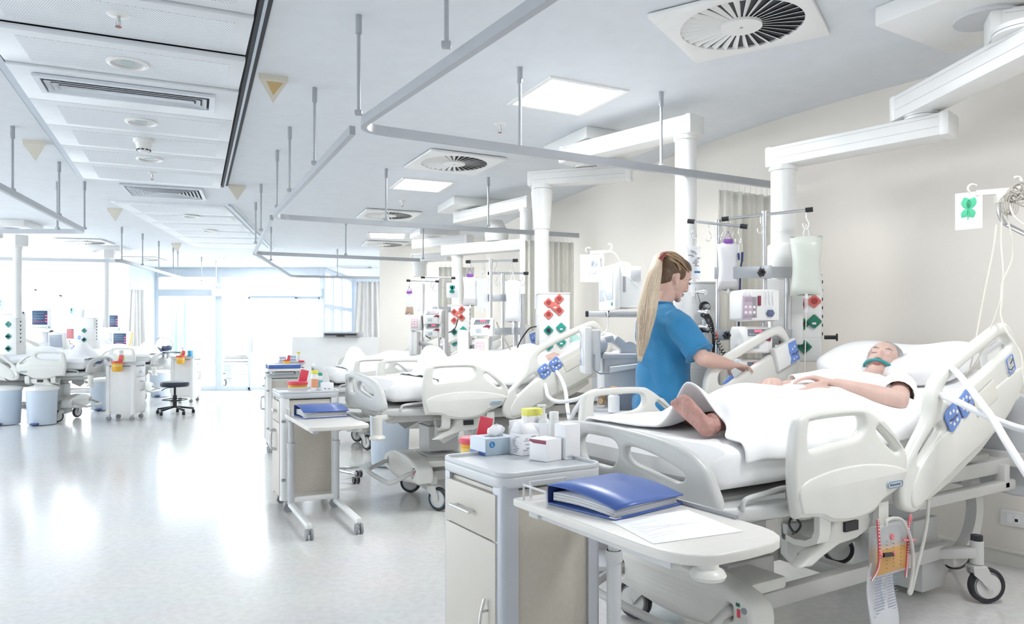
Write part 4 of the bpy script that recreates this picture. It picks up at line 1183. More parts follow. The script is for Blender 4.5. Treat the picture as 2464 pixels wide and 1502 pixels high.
d = (el - sh).normalized(); c_ = sh + d * (el - sh).length * .875; ux = V((0, 0, 1)).cross(d).normalized(); uy = d.cross(ux)
obj('sleeve_hem', G().rings([(c_ + ux * (.0725 * math.cos(a)) + uy * (.0725 * math.sin(a)), (.004, .010)) for a in [k * PI / 14 for k in range(28)]], 8, closed=True), SCRUB, tu)
g = G()
for sg in (-1, 1): g.rings([((0, .08 * sg, .98), (.125, .10)), ((.01, .085 * sg, .80), .098), ((.01, .088 * sg, .5), .078), ((-.01, .09 * sg, .2), .072), ((-.02, .09 * sg, .085), .072)], 20)
link('trousers', remesh(g, 'trousers', .009, 3), SCRUB, nt_, ang=180)
for sg in (-1, 1):
    g = G().rings([((-.085, .09 * sg, .045), .03), ((-.05, .09 * sg, .05), .045), ((.03, .093 * sg, .055), .048), ((.11, .10 * sg, .04), .045), ((.185, .10 * sg, .03), .028)], 16); g.warp(lambda p: V((p.x, p.y, max(.0, p.z)))); obj('shoe', g, WHITEP, nt_, ang=60)
# hair: scalp, strands swept to a high ponytail, claw clip
g = G(); Hn = HMn
g.ell((-.030, 0, .046), (.092, .080, .085), Hn, 28); g.ell((-.052, 0, .0), (.062, .072, .072), Hn, 24); g.ell((.016, 0, .070), (.066, .066, .050), Hn, 24)
for y in (-1, 1): g.ell((-.012, .050 * y, .035), (.052, .030, .045), Hn, 20)
for y in (-1, 1): g.ell((.018, .062 * y, .022), (.022, .014, .030), Hn, 16)
sc_ = link('hair', remesh(g, 'hair', .005, 3), HAIRD, nt_, ang=180)
tie = V((-.122, 0, .066))
rr = random.Random(11); g = G()
for k in range(170):
    a = rr.uniform(-1.45, 1.45); b = rr.uniform(-.05, 1.0)
    p0 = V((.048 - .05 * (1 - b) * abs(a) / 1.4 + .022 * b, .074 * math.sin(a) * (1 - .25 * b), .02 + .085 * b * math.cos(a * .75)))
    p0 = V((-.02, 0, .03)) + (p0 - V((-.02, 0, .03))).normalized() * .098 if b > .4 else p0
    m1 = V((-.045, p0.y * .95, max(.03, p0.z * .9) + .025)); m1 = V((-.028, 0, .042)) + V(((m1 - V((-.028, 0, .042))).x, (m1 - V((-.028, 0, .042))).y, (m1 - V((-.028, 0, .042))).z)).normalized() * rr.uniform(.0885, .0925)
    e = tie + V((rr.uniform(-.004, .012), rr.uniform(-.016, .016), rr.uniform(-.018, .018)))
    g.rings([(Hn @ q, r) for q, r in zip(cr([p0 * .985, m1, e], 5), [.0012, .0017, .002, .0022, .0023, .0024, .0024, .0024, .0023, .002, .002])], 5)
obj('swept_strands', g, mat('hair_swept', (.33, .215, .125), .38, var=.35, vscale=90, stretch=(3, 30, 30)), sc_, ang=180)
tw = Hn @ tie
g = G(); base = [tw + (Hn.to_3x3() @ V((.03, 0, 0))), tw, LW(D(1577, 650, 3.86)), LW(D(1566, 700, 3.82)), LW(D(1557, 750, 3.79)), LW(D(1549, 800, 3.78)), LW(D(1539, 870, 3.77))]
P = cr(base, 8); n = len(P); PW = [p.x for p in cr([(.018, 0, 0), (.024, 0, 0), (.036, 0, 0), (.046, 0, 0), (.050, 0, 0), (.038, 0, 0), (.010, 0, 0)], 8)]
g.rings([(p, (PW[i] * .8, PW[i])) for i, p in enumerate(P)], 20)
pt = obj('ponytail', g, HAIRB, nt_, ang=180)
g = G()
for k in range(150):
    a = rr.uniform(0, 2 * PI); q = rr.uniform(.80, 1.10); ln = int(n * rr.uniform(.86, 1.0)); ph = rr.uniform(0, 6)
    pr = []
    for i in range(0, ln, 2):
        r = (PW[i] * .78 + .006 * (i / n)) * q * (1 + .06 * math.sin(i * .35 + ph)); aa = a + .25 * math.sin(i * .12 + ph)
        pr.append((P[i] + V((math.cos(aa) * r, math.sin(aa) * r, 0)), .0026 * (1 - .7 * i / n)))
    g.rings(pr, 5)
obj('loose_strands', g, mat('hair_strand', (.66, .54, .42), .4, var=.3, vscale=40, stretch=(20, 20, .5)), pt, ang=180)
g = G(); ct = Hn @ V((-.105, -.030, .088)); cb = Hn @ V((-.118, -.058, .008)); m_ = Hn @ V((-.125, -.052, .048))
cp = cr([ct, m_, cb], 4)
for i, p in enumerate(cp):
    dd = (cb - ct).normalized(); nn = (Hn.to_3x3() @ V((-.35, -1, 0))).normalized(); u1 = dd; u2 = nn.cross(dd)
    r = .009 + .003 * i / 8
    g.rings([(p + nn * .012 + u1 * (r * math.cos(a)) + u2 * (r * math.sin(a)), .0026) for a in [k * PI / 6 for k in range(12)]], 6, closed=True)
g.tube([p + (Hn.to_3x3() @ V((-.3, -.4, 0))) * .006 for p in cp], .009, 8)
obj('hair_clip', g, CLIP, nt_)
for y in (-1, 1):
    obj('eyebrow', G().rings([(Hn @ V((.088, .014 * y, .029)), .0022), (Hn @ V((.090, .030 * y, .035)), .0028), (Hn @ V((.080, .050 * y, .029)), .0012)], 8), HAIRD, nt_)
    obj('eyelashes', G().rings([(Hn @ V((.086, .018 * y, .005)), .0012), (Hn @ V((.094, .033 * y, .0005)), .0024), (Hn @ V((.082, .046 * y, .004)), .0014)], 8), BLACK, nt_)
obj('lips', G().ell((.0895, 0, -.060), (.0055, .020, .0045), Hn).ell((.0885, 0, -.068), (.0055, .017, .0045), Hn), LIP, nt_)
obj('earring', G().ell((.002, -.0815, -.034), (.003,) * 3, Hn).ell((.008, -.0805, -.027), (.0022,) * 3, Hn), CHROME, nt_)
# ================================================================ ceiling pendants, drip stands, pumps, monitors
def arm_box(p0, p1, w, h, parent, org):
    p0, p1 = V(p0) - org, V(p1) - org; d = (p1 - p0).normalized(); y = V((0, 0, 1)).cross(d); g = G()
    L = (p1 - p0).length; M = frame_m((p0 + p1) / 2, d, y)
    g.box((0, 0, 0), (L, w, h), .014, M=M); g.box((0, 0, 0), (L + .012, w + .008, h + .008), .02, M=M @ Matrix.Diagonal((.0 + 1, 1, 1, 1))) if 0 else None
    for sx in (-1, 1): g.box((sx * (L / 2 - .012), 0, 0), (.05, w + .008, h + .008), .016, M=M)
    for sy in (-1, 1):
        for z in (-.12, .30): g.m(1).box((0, sy * (w / 2 + .0005), z * h), (L - .08, .002, .003), M=M)
    return obj('arm', g, [WHITEP, LGREY], parent)


CUP_SHADE = {'socket_red': mat('socket_red_cup_shade', (.36, .05, .05), .4), 'socket_green': mat('socket_green_cup_shade', (.005, .07, .045), .4), 'socket_teal': mat('socket_teal_cup_shade', (.01, .13, .11), .4)}  # darker copies of the socket colours paint shade into the cups


def socket(parent, M, m, plug=False):
    M = M @ Matrix.Diagonal((.85, .85, 1, 1)); f = G().slab(rrect(.072, .072, .010), [[(.023 * math.cos(a * PI / 10), .023 * math.sin(a * PI / 10)) for a in range(20)]], .012, .003, M @ Matrix.Rotation(PI / 4, 4, 'Z'))
    f.m(2).lathe([(.0235, .004), (.021, -.004), (.001, -.004)], M=M, n=18)
    f.m(1)
    for x in (-.009, .009): f.cyl(M @ V((x, x * .3, -.0045)), M @ V((x, x * .3, -.0025)), .0035, n=8)
    if plug: f.lathe([(.02, -.004), (.02, .02), (.014, .035), (.005, .04)], M=M, n=14)
    return obj('socket', f, [m, BLACK, CUP_SHADE[m.name]], parent)


def cover_flap(parent, M, m):
    g = G().slab(rrect(.064, .064, .010), [], .02, .005, M @ Matrix.Translation((0, 0, .006)) @ Matrix.Rotation(PI / 4, 4, 'Z')); g.m(1).box((0, -.012, .017), (.022, .012, .003), .001, M=M)
    return obj('socket_flap', g, [m, WHITEP], parent)


def pendant(name, label, plate, prz, ps, arms, joints, col, box=None, group='ceiling service pendants'):
    org = V((plate[0], plate[1], HC)) if plate else V((col[0], col[1], HC))
    t = thing('ceiling_pendant', label, 'ceiling pendant', org, 0, group)
    if plate:
        g = G().box((0, 0, -.045), (ps, ps, .09), .006, rz=prz); g.m(1).cyl((0, 0, -.11), (0, 0, -.09), .13, n=28); obj('ceiling_plate', g, [WHITEP, LGREY], t)
    for a in arms: arm_box(a[0], a[1], a[2], a[3], t, org)
    for (x, y, z0, z1, r, r2) in joints:
        g = G().cyl((x - org.x, y - org.y, z0 - HC), (x - org.x, y - org.y, z1 - HC), r, r2, n=28); g.m(1).cyl((x - org.x, y - org.y, z0 - HC + (z1 - z0) * .3), (x - org.x, y - org.y, z0 - HC + (z1 - z0) * .3 + .004), r * 1.006, n=28); obj('joint', g, [WHITEP, GREY], t)
    x, y, z0, z1, r = col; x -= org.x; y -= org.y
    g = G().cyl((x, y, z0 - HC), (x, y, z1 - HC), r, n=36); g.cyl((x, y, z1 - HC - .03), (x, y, z1 - HC - .002), r * 1.14, n=36); obj('column', g, WHITEP, t)
    if len(col) and box:
        (bx, by, b0, b1, bw, bd, brz, kind) = box; M = rz4(brz, (bx - org.x, by - org.y, (b0 + b1) / 2 - HC)); h = b1 - b0
        g = G().box((0, 0, 0), (bw, bd, h), .012, M=M); g.box((0, 0, h / 2 + .004), (bw + .006, bd + .006, .012), .004, M=M); g.m(1)
        for z in (.16, -.22): g.box((0, 0, z * h), (bw + .001, bd + .001, .002), M=M)
        b = obj('service_box', g, [WHITEP, LGREY], t)
        fr = M @ frame_m((0, -bd / 2, 0), (1, 0, 0), (0, 0, 1))
        if kind == 'gas':
            for i, z in enumerate((.30, .12, -.05)):
                T = fr @ Matrix.Translation((bw * .16, z * h, 0)); g = G().lathe([(.034, 0), (.034, .012), (.026, .016), (.001, .016)], M=T, n=20); g.m(1).lathe([(.018, .016), (.016, .05), (.010, .055), (.001, .055)], M=T, n=14); obj('gas_outlet', g, [BLACK, STEEL], b)
        elif kind:
            red, gr = kind
            for (px_, pz, m, pl) in red: socket(b, fr @ Matrix.Translation((px_ * bw, pz * h, .006)), m, pl)
            for (px_, pz, m) in gr: cover_flap(b, fr @ Matrix.Translation((px_ * bw, pz * h, .006)), m)
            for i in range(7):
                T = M @ frame_m((bw / 2, -bd * .1, (.42 - .1 * i) * h), (0, 1, 0), (0, 0, 1)); obj('terminal', G().lathe([(.010, -.001), (.010, .005), (.005, .006), (.001, .003)], M=T, n=12), BLACK, b)
    return t


# nearest pendant over the head of the nearest bed
FULL = ([(-.2, .36, REDS, 0), (.14, .42, REDS, 0), (-.2, .18, REDS, 0), (.14, .24, REDS, 0), (-.2, -.06, TEALS, 1), (-.2, -.3, TEALS, 0)], [(.2, -.02, TEALS), (.2, -.24, TEALS), (0, .31, REDS)])
c1x, c1y = 1.642, 4.40
j1 = V((2.16, 3.83)); j2 = V((2.16, 3.10))
pendant('p', 'nearest ceiling pendant, its jointed arms entering from the upper corner above the bed head', (2.17, 3.33), BAY1.rz, .66,
        [((2.17, 3.30, 2.665), (2.9, 3.0, 2.665), .15, .13), ((2.24, 2.98, 2.525), (2.13, 3.95, 2.50), .16, .135), ((2.26, 3.74, 2.36), (1.60, 4.46, 2.355), .16, .12)],
        [(2.20, 3.14, 2.575, 2.61, .11, .11), (2.16, 3.83, 2.415, 2.45, .085, .085)], (c1x, c1y, 1.60, 2.30, .073),
        (1.80, 4.42, 1.12, 1.64, .155, .22, -.42, ([(-.2, .16, REDS, 1), (.24, .19, REDS, 0), (-.18, -.07, GREENS, 1), (-.1, -.33, GREENS, 0)], [(.24, -.04, GREENS)])))
g = G().lathe([(.092, 0), (.098, .01), (.098, .2), (.09, .22), (.075, .23)], (c1x, c1y, 1.60), n=32); g.box((c1x + .01, c1y, 1.42), (.21, .2, .40), .015, rz=-.42)
o = obj('column_housing', g, WHITEP); pt_ = [x for x in C.objects if x.name == 'ceiling_pendant'][0]; o.parent = pt_; o.location = -pt_.location; o.name = 'column_housing'
o = obj('side_knob', G().cyl((0, 0, 0), (.07, 0, 0), .012, n=12).box((.07, 0, 0), (.012, .05, .045), .004), BLACK, pt_, V((1.88, 4.38, 1.265)) - pt_.location, -.42)

# two-armed pendant between the nurse's bed and the next
pendant('p', 'two-armed pendant whose column drops behind the nurse to a white gas outlet box', (.70, 5.83), BAY2.rz, .66,
        [((.42, 5.60, 2.655), (1.20, 4.74, 2.65), .16, .125)], [(.62, 5.75, 2.70, 2.76, .11, .11)], (1.147, 4.80, 1.5, 2.59, .07), (1.12, 4.62, .86, 1.60, .29, .30, .12, 'gas'))
pendant('p', 'pendant with tapered collar carrying the box of red and green sockets by the middle bed', None, 0, 0,
        [((.98, 6.02, 2.62), (.16, 6.25, 2.61), .15, .125)], [(.62, 6.10, 2.68, 2.83, .09, .11), (.255, 6.21, 2.50, 2.56, .088, .088), (.255, 6.21, 2.20, 2.50, .072, .092)], (.255, 6.21, 1.5, 2.21, .062),
        (.34, 6.12, 1.08, 1.62, .26, .24, .10, FULL))
# the next pair, over the far right bed
pl = W(1135, 493, 2.78)
pendant('p', 'far two-armed pendant with its column beside the middle bed curtain', (pl.x, pl.y + .15), BAY3.rz, .66,
        [((D(1105, 523, 8.6).x, 8.6, 2.655), (D(1280, 490, 7.6).x, 7.5, 2.65), .16, .125)], [(pl.x + .1, pl.y + .1, 2.70, 2.75, .11, .11)], (D(1266, 500, 7.55).x, 7.55, 1.3, 2.59, .065), None)
xa_ = D(1100, 0, 8.7).x
pendant('p', 'pendant with a cone joint carrying the small socket box behind the far drip stands', None, 0, 0,
        [((D(1270, 590, 8.2).x, 8.2, 2.30), (D(1072, 600, 8.8).x, 8.75, 2.29), .16, .13)], [(D(1195, 0, 8.4).x, 8.4, 2.45, 2.60, .14, .07), (D(1195, 0, 8.4).x, 8.4, 2.36, 2.45, .13, .14)], (xa_, 8.7, 1.5, 2.23, .065),
        (xa_ + .03, 8.55, 1.08, 1.62, .26, .22, .06, FULL))
pendant('p', 'farthest right pendant with short white arms over the far bed', (D(1040, 0, 10.6).x, 10.9), BAY3.rz, .6,
        [((D(1000, 0, 10.8).x, 10.8, 2.62), (D(1130, 0, 10.2).x, 10.2, 2.62), .15, .13), ((D(1080, 0, 10.4).x, 10.4, 2.40), (D(995, 0, 10.6).x, 10.6, 2.39), .15, .12)], [(D(1110, 0, 10.3).x, 10.3, 2.46, 2.56, .10, .08)], (D(1010, 0, 10.5).x, 10.5, 2.12, 2.33, .10), None)
# window side
pendant('p', 'window-side pendant with its column beside the white pillar', (D(235, 0, 12.6).x, 12.9), .2, .6,
        [((D(212, 0, 12.9).x, 12.9, 2.62), (D(262, 0, 11.9).x, 11.9, 2.61), .15, .14)], [(D(228, 0, 12.7).x, 12.7, 2.68, 2.74, .1, .1)], (D(255, 0, 12.0).x, 12.0, 1.4, 2.54, .05),
        (D(222, 0, 12.0).x, 11.95, 1.05, 1.55, .22, .2, 0, ([(-.2, .1, TEALS, 0), (-.2, -.2, TEALS, 1)], [])))
pendant('p', 'window-side pendant nearest the camera on the left', (D(-40, 0, 9.5).x, 10.0), .2, .6,
        [((D(-50, 0, 10).x, 10.2, 2.50), (D(52, 0, 9.4).x, 9.4, 2.50), .15, .14)], [(D(-20, 0, 9.9).x, 9.95, 2.57, 2.74, .1, .1)], (D(42, 0, 9.5).x, 9.5, 1.5, 2.43, .05),
        (D(28, 0, 9.6).x, 9.6, 1.02, 1.55, .26, .2, 0, ([(.1, .25, TEALS, 0), (.1, -.05, TEALS, 1), (.1, -.35, TEALS, 1)], [])))


def hookpts(o, s=1, flip=1): return [V(o) + V(p) * s for p in ((0, 0, 0), (0, 0, -.035), (.006 * flip, 0, -.05), (.016 * flip, 0, -.075), (.004 * flip, 0, -.10), (-.014 * flip, 0, -.095), (-.018 * flip, 0, -.07))]


def stand(pole, z0, ztop, bar0, bar1, hooks, label, rz=0, r=.014):
    o = V((pole.x, pole.y, 0)); t = thing('drip_pole', label, 'drip pole', (pole.x, pole.y, z0), 0, 'drip poles with hooked cross bars'); o = V((pole.x, pole.y, z0))
    g = G().cyl((0, 0, 0), (0, 0, ztop - z0), r, n=16); g.cyl((0, 0, ztop - z0 - .08), (0, 0, ztop - z0 + .01), r * 1.25, n=16); g.m(1).cyl((0, 0, -.006), (0, 0, .01), r * 1.05, n=16); obj('pole', g, [STEEL, BLACK], t)
    a, b = V(bar0) - o, V(bar1) - o; d = (b - a).normalized()
    obj('cross_bar', G().cyl(a, b, .009, n=12), STEEL, t)
    for p, q in ((a, -d), (b, d)): obj('end_cap', G().cyl(p - q * .02, p + q * .02, .014, n=12), BLACK, t)
    for k, f in enumerate(hooks):
        p = a + (b - a) * f; obj('hook', G().tube(hookpts(p + V((0, 0, -.006)), 1, 1 if k % 2 else -1), .0022, 6, 3), CHROME, t)
    return t


s1 = stand(D(1840, 700, 4.2), .95, 1.985, D(1745, 527, 4.28), D(1947, 505, 4.10), (.06, .43, .64, .965), 'tall drip pole beside the pendant column, holding the big milky bag')
s2 = stand(D(1727, 700, 4.3), .965, 1.95, D(1663, 533, 4.36), D(1790, 545, 4.22), (.05, .34, .62, .90), 'shorter drip pole right of the nurse, its bar lower than the other')
# rails clamping the poles to the pendant
for v, lab in ((655, 'upper flat clamp rail between the two drip poles near the nurse'), (805, 'lower flat clamp rail with a black knob beside the coiled hose')):
    a, b, c = D(1719, v + 2, 4.28), D(1828, v, 4.20), D(1905, v + 1, 4.28)
    t = thing('clamp_rail', lab, 'rail', b, 0, 'clamp rails')
    g = G().bar(a - b, V((0, 0, 0)), .012, .068 if v < 700 else .062, .002); g.bar(V((0, 0, 0)), c - b, .012, .066, .002); obj('flat_bar', g, RAIL, t)
    k = D(1828 if v < 700 else 1745, v + 2, 4.15) - b
    g = G().cyl(k, k + V((0, -.03, 0)), .012, n=10)
    for j in range(6): an = j * PI / 3; g.ell(k + V((.014 * math.cos(an), -.03, .014 * math.sin(an))), (.011, .012, .011), n=10)
    obj('clamp_knob', g, BLACK, t)
    g = G().box(D(1845, v, 4.17) - b, (.05, .04, .075), .004); obj('clamp', g, RAIL, t)
t = thing('support_tube', 'thick steel tube pair carrying the clamp rails below the near column', 'support tube', (D(1896, 0, 4.3).x, 4.3, .85))
obj('tube', G().cyl((0, 0, 0), (0, 0, 1.66 - .85), .020, n=16), STEEL, t); obj('tube', G().cyl((-.075, .05, 0), (-.075, .05, .62), .016, n=16), STEEL, t); obj('tube_cap', G().cyl((0, 0, .80), (0, 0, .815), .021, n=16), BLACK, t)


def drip_bag(top, w, h, label, m, clampm=None, level=None, m2=None, chamber=True, rz=0, tubing=None, thick=.05):
    t = thing('drip_bag', label, 'drip bag', top, rz, 'drip bags on hooks')
    def f(u, v):
        a = 2 * PI * u; z = -.07 - h * v; e = abs(2 * v - 1); k = (1 - e ** 6) ** .5; ww = w / 2 * (1 + .06 * e ** 2) * (1 - .12 * math.sin(v * PI) ** 2)
        c, s_ = math.cos(a), math.sin(a)
        return (ww * (abs(c) ** .7) * (1 if c > 0 else -1), (thick / 2 * k + .002) * s_ * (1 if v < .97 else .5), z + .004 * math.sin(a * 3) * (e > .9))
    g = G().grid(f, 28, 18, True)
    for fc in g.bm.faces:
        if level and sum((v.co.z for v in fc.verts)) / 4 < -.07 - h * (1 - level): fc.material_index = 1
    obj('bag', g, [m, m2 or m], t, ang=180)
    if clampm:
        obj('hanger_loop', G().tube([(0, 0, 0), (-.026, 0, -.052), (0, 0, -.052), (.026, 0, -.052)], .0035, 6, closed=True), clampm, t)
        obj('cap_clamp', G().box((0, 0, -.058), (.056, .022, .026), .004).box((0, 0, -.08), (.04, .02, .022), .004), clampm, t)
    else: obj('hanger_loop', G().tube([(0, 0, .0), (-.012, 0, -.04), (-.018, 0, -.075)], .003, 6).tube([(0, 0, 0), (.012, 0, -.04), (.018, 0, -.075)], .003, 6), CLEARP if m is CLEARP else WHITEP, t)
    g = G().cyl((0, 0, -.07 - h - .02), (0, 0, -.07 - h + .01), .009, n=10)
    if chamber: g.m(1).cyl((0, 0, -.07 - h - .10), (0, 0, -.07 - h - .02), .011, n=12)
    obj('port', g, [WHITEP, CLEARP], t)
    if tubing:
        P = [(0, 0, -.07 - h - (.10 if chamber else .02))] + [V(p) - V(top) for p in tubing]
        if rz: P = [P[0]] + [rz4(-rz) @ V(p) for p in P[1:]]
        obj('tubing', G().tube(P, .0028, 6, 5), TUBEC, t)
    return t


hk = lambda p: V(p) + V((0, -.004, -.055))
b1_ = D(1940, 540, 4.11)
drip_bag(b1_, .165, .33, 'large milky feeding bag hanging from the tall drip pole', FLUID, None, None, None, True, -.3, [D(1938, 830, 4.05), D(1936, 900, 4.02), D(1934, 960, 4.0)], .07)
b2_ = D(1752, 557, 4.27)
drip_bag(b2_, .125, .275, 'white fluid bag with purple cap and clamp hanging between the drip poles', FLUIDL, PURPLE, .16, mat('bag_grey_foot', (.62, .60, .60), .4), False, .1, [D(1768, 740, 4.2), D(1775, 790, 4.15), D(1780, 810, 4.12), D(1810, 795, 4.1)], .06)
b3_ = D(1668, 565, 4.35)
b3 = drip_bag(b3_, .085, .20, 'clear drip bag with blue mark and dark print hanging just beyond the nurse\'s face', CLEARP, None, None, None, True, 0, [D(1672, 690, 4.4), D(1674, 720, 4.45)], .03)
g = G(); rr = random.Random(3)
for k in range(12): g.box((rr.uniform(-.02, .03), -.017, -.10 - .008 * k), (rr.uniform(.012, .035), .001, .0035))
obj('print', g, INK, b3); obj('blue_mark', G().box((.02, -.017, -.225), (.035, .001, .012)), LOGOB, b3)
o = thing('dark_tubing', 'looped line with navy connector hanging behind the purple-capped bag', 'tubing', D(1783, 572, 4.24))
obj('white_loop', G().tube([(0, 0, 0), (-.012, 0, -.04), (-.014, 0, -.09)], .002, 6).tube([(0, 0, 0), (.008, 0, -.05), (.008, 0, -.09)], .002, 6), WHITEP, o)
obj('navy_line', G().cyl((-.014, 0, -.09), (-.012, 0, -.13), .006, n=8).cyl((.008, 0, -.085), (.006, 0, -.14), .007, n=8).tube([(.006, 0, -.13), (.0, .01, -.2), (-.002, .02, -.4), (-.01, .03, -.62), (-.02, .04, -.85)], .0055, 8, 4), mat('navy_tube', (.03, .05, .16), .4), o)


# pumps
def face_print(g, M, x0, x1, z0, z1, seed, n=12, h=.003):
    r = random.Random(seed)
    for k in range(n):
        z = z0 + (z1 - z0) * k / (n - 1); w = (x1 - x0) * r.uniform(.4, 1); g.box((x0 + w / 2, -.0006, z), (w, .001, h), M=M)


def big_pump(loc, rz, label):
    t = thing('feeding_pump', label, 'pump', loc, rz)
    g = G().box((.008, .09, 0), (.215, .19, .18), .022, seg=3); g.box((.03, -.008, 0), (.165, .02, .17), .008); obj('housing', g, WHITEP, t)
    g = G().box((-.058, -.012, -.012), (.088, .012, .13), .008); obj('key_panel', g, LILAC, t)
    g = G()
    for z in (-.01, -.04):
        for x in (-.085, -.06, -.036): g.cyl((x, -.02, z), (x, -.017, z), .0085, n=12)
    obj('keys', g, WHITEP, t)
    g = G(); face_print(g, Matrix.Translation((0, -.0185, 0)), -.095, -.03, -.066, -.06, 2, 2); face_print(g, Matrix.Translation((0, -.0185, 0)), -.092, -.025, .022, .04, 5, 3); obj('print', g, INKG, t)
    obj('latch', G().box((-.008, -.022, .025), (.016, .016, .055), .003), MAROON, t)
    g = G().lathe([(.022, 0), (.022, .016), (.014, .022), (.001, .022)], M=frame_m((.055, -.018, -.045), (1, 0, 0), (0, 0, 1)), n=6); obj('rotor_knob', g, mat('knob_blue_grey', (.12, .15, .28), .35), t)
    g = G()
    for x in (.03, .05, .07): g.tube([(x, -.02, .08), (x, -.022, .03), (x + .004, -.022, -.0)], .0035, 6)
    obj('cassette', g, CLEARP, t)
    return t


def drip_pump(loc, rz, label, ledm):
    t = thing('infusion_pump', label, 'pump', loc, rz, 'white infusion pumps stacked by the nurse')
    out = [(0, -.075), (.0, .02), (.03, .06), (.05, .075), (.14, .075), (.155, .05), (.155, -.075)]
    g = G().slab([(a, b) for a, b in out], [], .185, .014, frame_m((0, 0, 0), (0, 1, 0), (0, 0, 1)), 3); obj('housing', g, WHITEP, t)
    M = frame_m((0, .012, .0375), (1, 0, 0), V((0, .42, .55))); obj('display_panel', G().slab([(-.062, -.022), (.062, -.018), (.07, .026), (-.05, .026)], [], .006, .002, M, 2), mat('panel_slate', (.20, .22, .26), .3), t)
    obj('red_display', G().box((.01, .012, .0035), (.045, .014, .002), M=M), ledm, t)
    g = G()
    for k in range(6): g.box((-.045 + k * .018, -.012, .0035), (.010, .006, .002), M=M)
    obj('keys', g, LGREY, t)
    obj('door', G().slab(rrect(.13, .068, .012), [], .014, .005, frame_m((-.005, -.004, -.036), (1, 0, 0), (0, 0, 1))), WHITEP, t)
    obj('door_window', G().box((-.02, -.012, -.032), (.042, .004, .034), .002), mat('window_blue_grey', (.50, .56, .62), .2), t)
    obj('red_lever', G().slab([(.01, -.001), (.07, -.008), (.075, .014), (.045, .018)], [], .012, .003, frame_m((0, -.008, 0), (1, 0, 0), (0, 0, 1)), 2), MAROON, t)
    g = G(); T = frame_m((.0935, .075, 0), (0, 1, 0), (0, 0, 1)) @ Matrix.Rotation(PI / 2, 4, 'X') if 0 else Matrix.Translation((.0935, .03, 0)) @ Matrix.Rotation(PI / 2, 4, 'Z'); face_print(g, T, 0, .06, -.06, .05, 4, 16, .0025); obj('print', g, INKG, t)
    return t


big_pump(D(1826, 735, 4.08), .12, 'boxy white feeding pump with lilac key panel under the drip poles')
drip_pump(D(1824, 818, 4.06), .18, 'upper white infusion pump with dark display, above the nurse\'s hand', LEDR)
drip_pump(D(1824, 897, 4.06), .18, 'lower white infusion pump at the nurse\'s fingertips', LEDR)
t = thing('pump_bracket', 'black pole bracket and coil of cord behind the infusion pumps', 'bracket', D(1850, 860, 4.25))
obj('back_bar', G().box((0, 0, 0), (.03, .03, .42), .004), STEEL, t); obj('lever', G().box((.09, -.02, .09), (.07, .03, .02), .005).box((.10, -.02, -.06), (.05, .03, .03), .005), BLACK, t)
g = G(); g.tube([V((-.08 + .004 * k / 8, -.1 - .002 * k / 8, -.20 - .012 * math.sin(k * .02))) + V((.0012 * k, .012 * math.sin(k * .8), .012 * math.cos(k * .8))) for k in range(64)], .003, 6); obj('coiled_cord', g, BLACK, t)
# coiled black hose and its fittings on the gas box
t = thing('coiled_hose', 'black coiled hose hanging from the gas outlets behind the nurse\'s arm', 'hose', D(1690, 770, 4.40))
o_ = D(1690, 770, 4.40); Pc = cr([D(1690, 758, 4.42), D(1700, 765, 4.36), D(1712, 790, 4.30), D(1730, 830, 4.24), D(1752, 866, 4.2)], 40)
pts = []
for i, p in enumerate(Pc):
    d = (Pc[min(i + 1, len(Pc) - 1)] - Pc[max(i - 1, 0)]).normalized(); u1 = d.cross(V((0, 1, 0))).normalized(); u2 = d.cross(u1); a = i * .95; pts.append(p + u1 * (.012 * math.cos(a)) + u2 * (.012 * math.sin(a)) - o_)
obj('coil', G().tube(pts, .003, 6), BLACK, t)
obj('straight_hose', G().tube([q - o_ for q in (D(1690, 745, 4.42), D(1708, 765, 4.36), D(1716, 800, 4.34), D(1716, 850, 4.36), D(1706, 900, 4.38), D(1696, 940, 4.4), D(1690, 985, 4.42))], .009, 10, 5), BLACK, t)
obj('thin_wire', G().tube([q - o_ for q in (D(1676, 700, 4.42), D(1684, 725, 4.40), D(1688, 750, 4.41))], .002, 6, 4), BLACK, t)
for u, v in ((1684, 702), (1690, 750), (1692, 785)):
    g = G(); g.cyl(D(u - 8, v, 4.43) - o_, D(u + 10, v + 1, 4.38) - o_, .012, n=10); g.cyl(D(u + 10, v + 1, 4.38) - o_, D(u + 14, v + 2, 4.37) - o_, .018, n=12); obj('fitting', g, CHROME, t)
obj('flow_meter', G().cyl(D(1697, 800, 4.38) - o_, D(1697, 840, 4.38) - o_, .014, n=12).cyl(D(1697, 770, 4.38) - o_, D(1697, 782, 4.38) - o_, .02, n=12), CLEARP, t)
obj('red_tag', G().box(D(1727, 809, 4.27) - o_, (.028, .004, .05), .001), mat('tag_coral', (.70, .22, .18), .5), t)

# patient monitor on a shelf with rails (mid distance, beside the ponytail)
MO = D(1500, 757, 4.75)
t = thing('monitor_shelf', 'white equipment shelf with grey end rails left of the nurse', 'shelf', MO)
obj('shelf_board', G().box((0.08, .05, .0), (.46, .34, .03), .006), WHITEP, t)
g = G().box((-.19, -.12, 0), (.12, .03, .035), .008); g.m(1).box((.03, -.13, 0), (.30, .03, .034), .008); g.m(2).box((-.25, -.12, 0), (.02, .034, .038), .006).box((-.115, -.125, 0), (.02, .036, .04), .006); obj('front_rail', g, [LGREY, GREY, BLACK], t)
obj('shelf_arm', G().box((.36, .05, -.03), (.35, .08, .05), .01), WHITEP, t)
t = thing('patient_monitor', 'white boxy patient monitor seen from its side, on the shelf left of the nurse', 'monitor', MO + V((.0, .03, .02)), .25)
g = G().box((0, 0, .155), (.16, .26, .27), .015); g.box((-.095, 0, .155), (.04, .29, .29), .012); obj('housing', g, WHITEP, t)
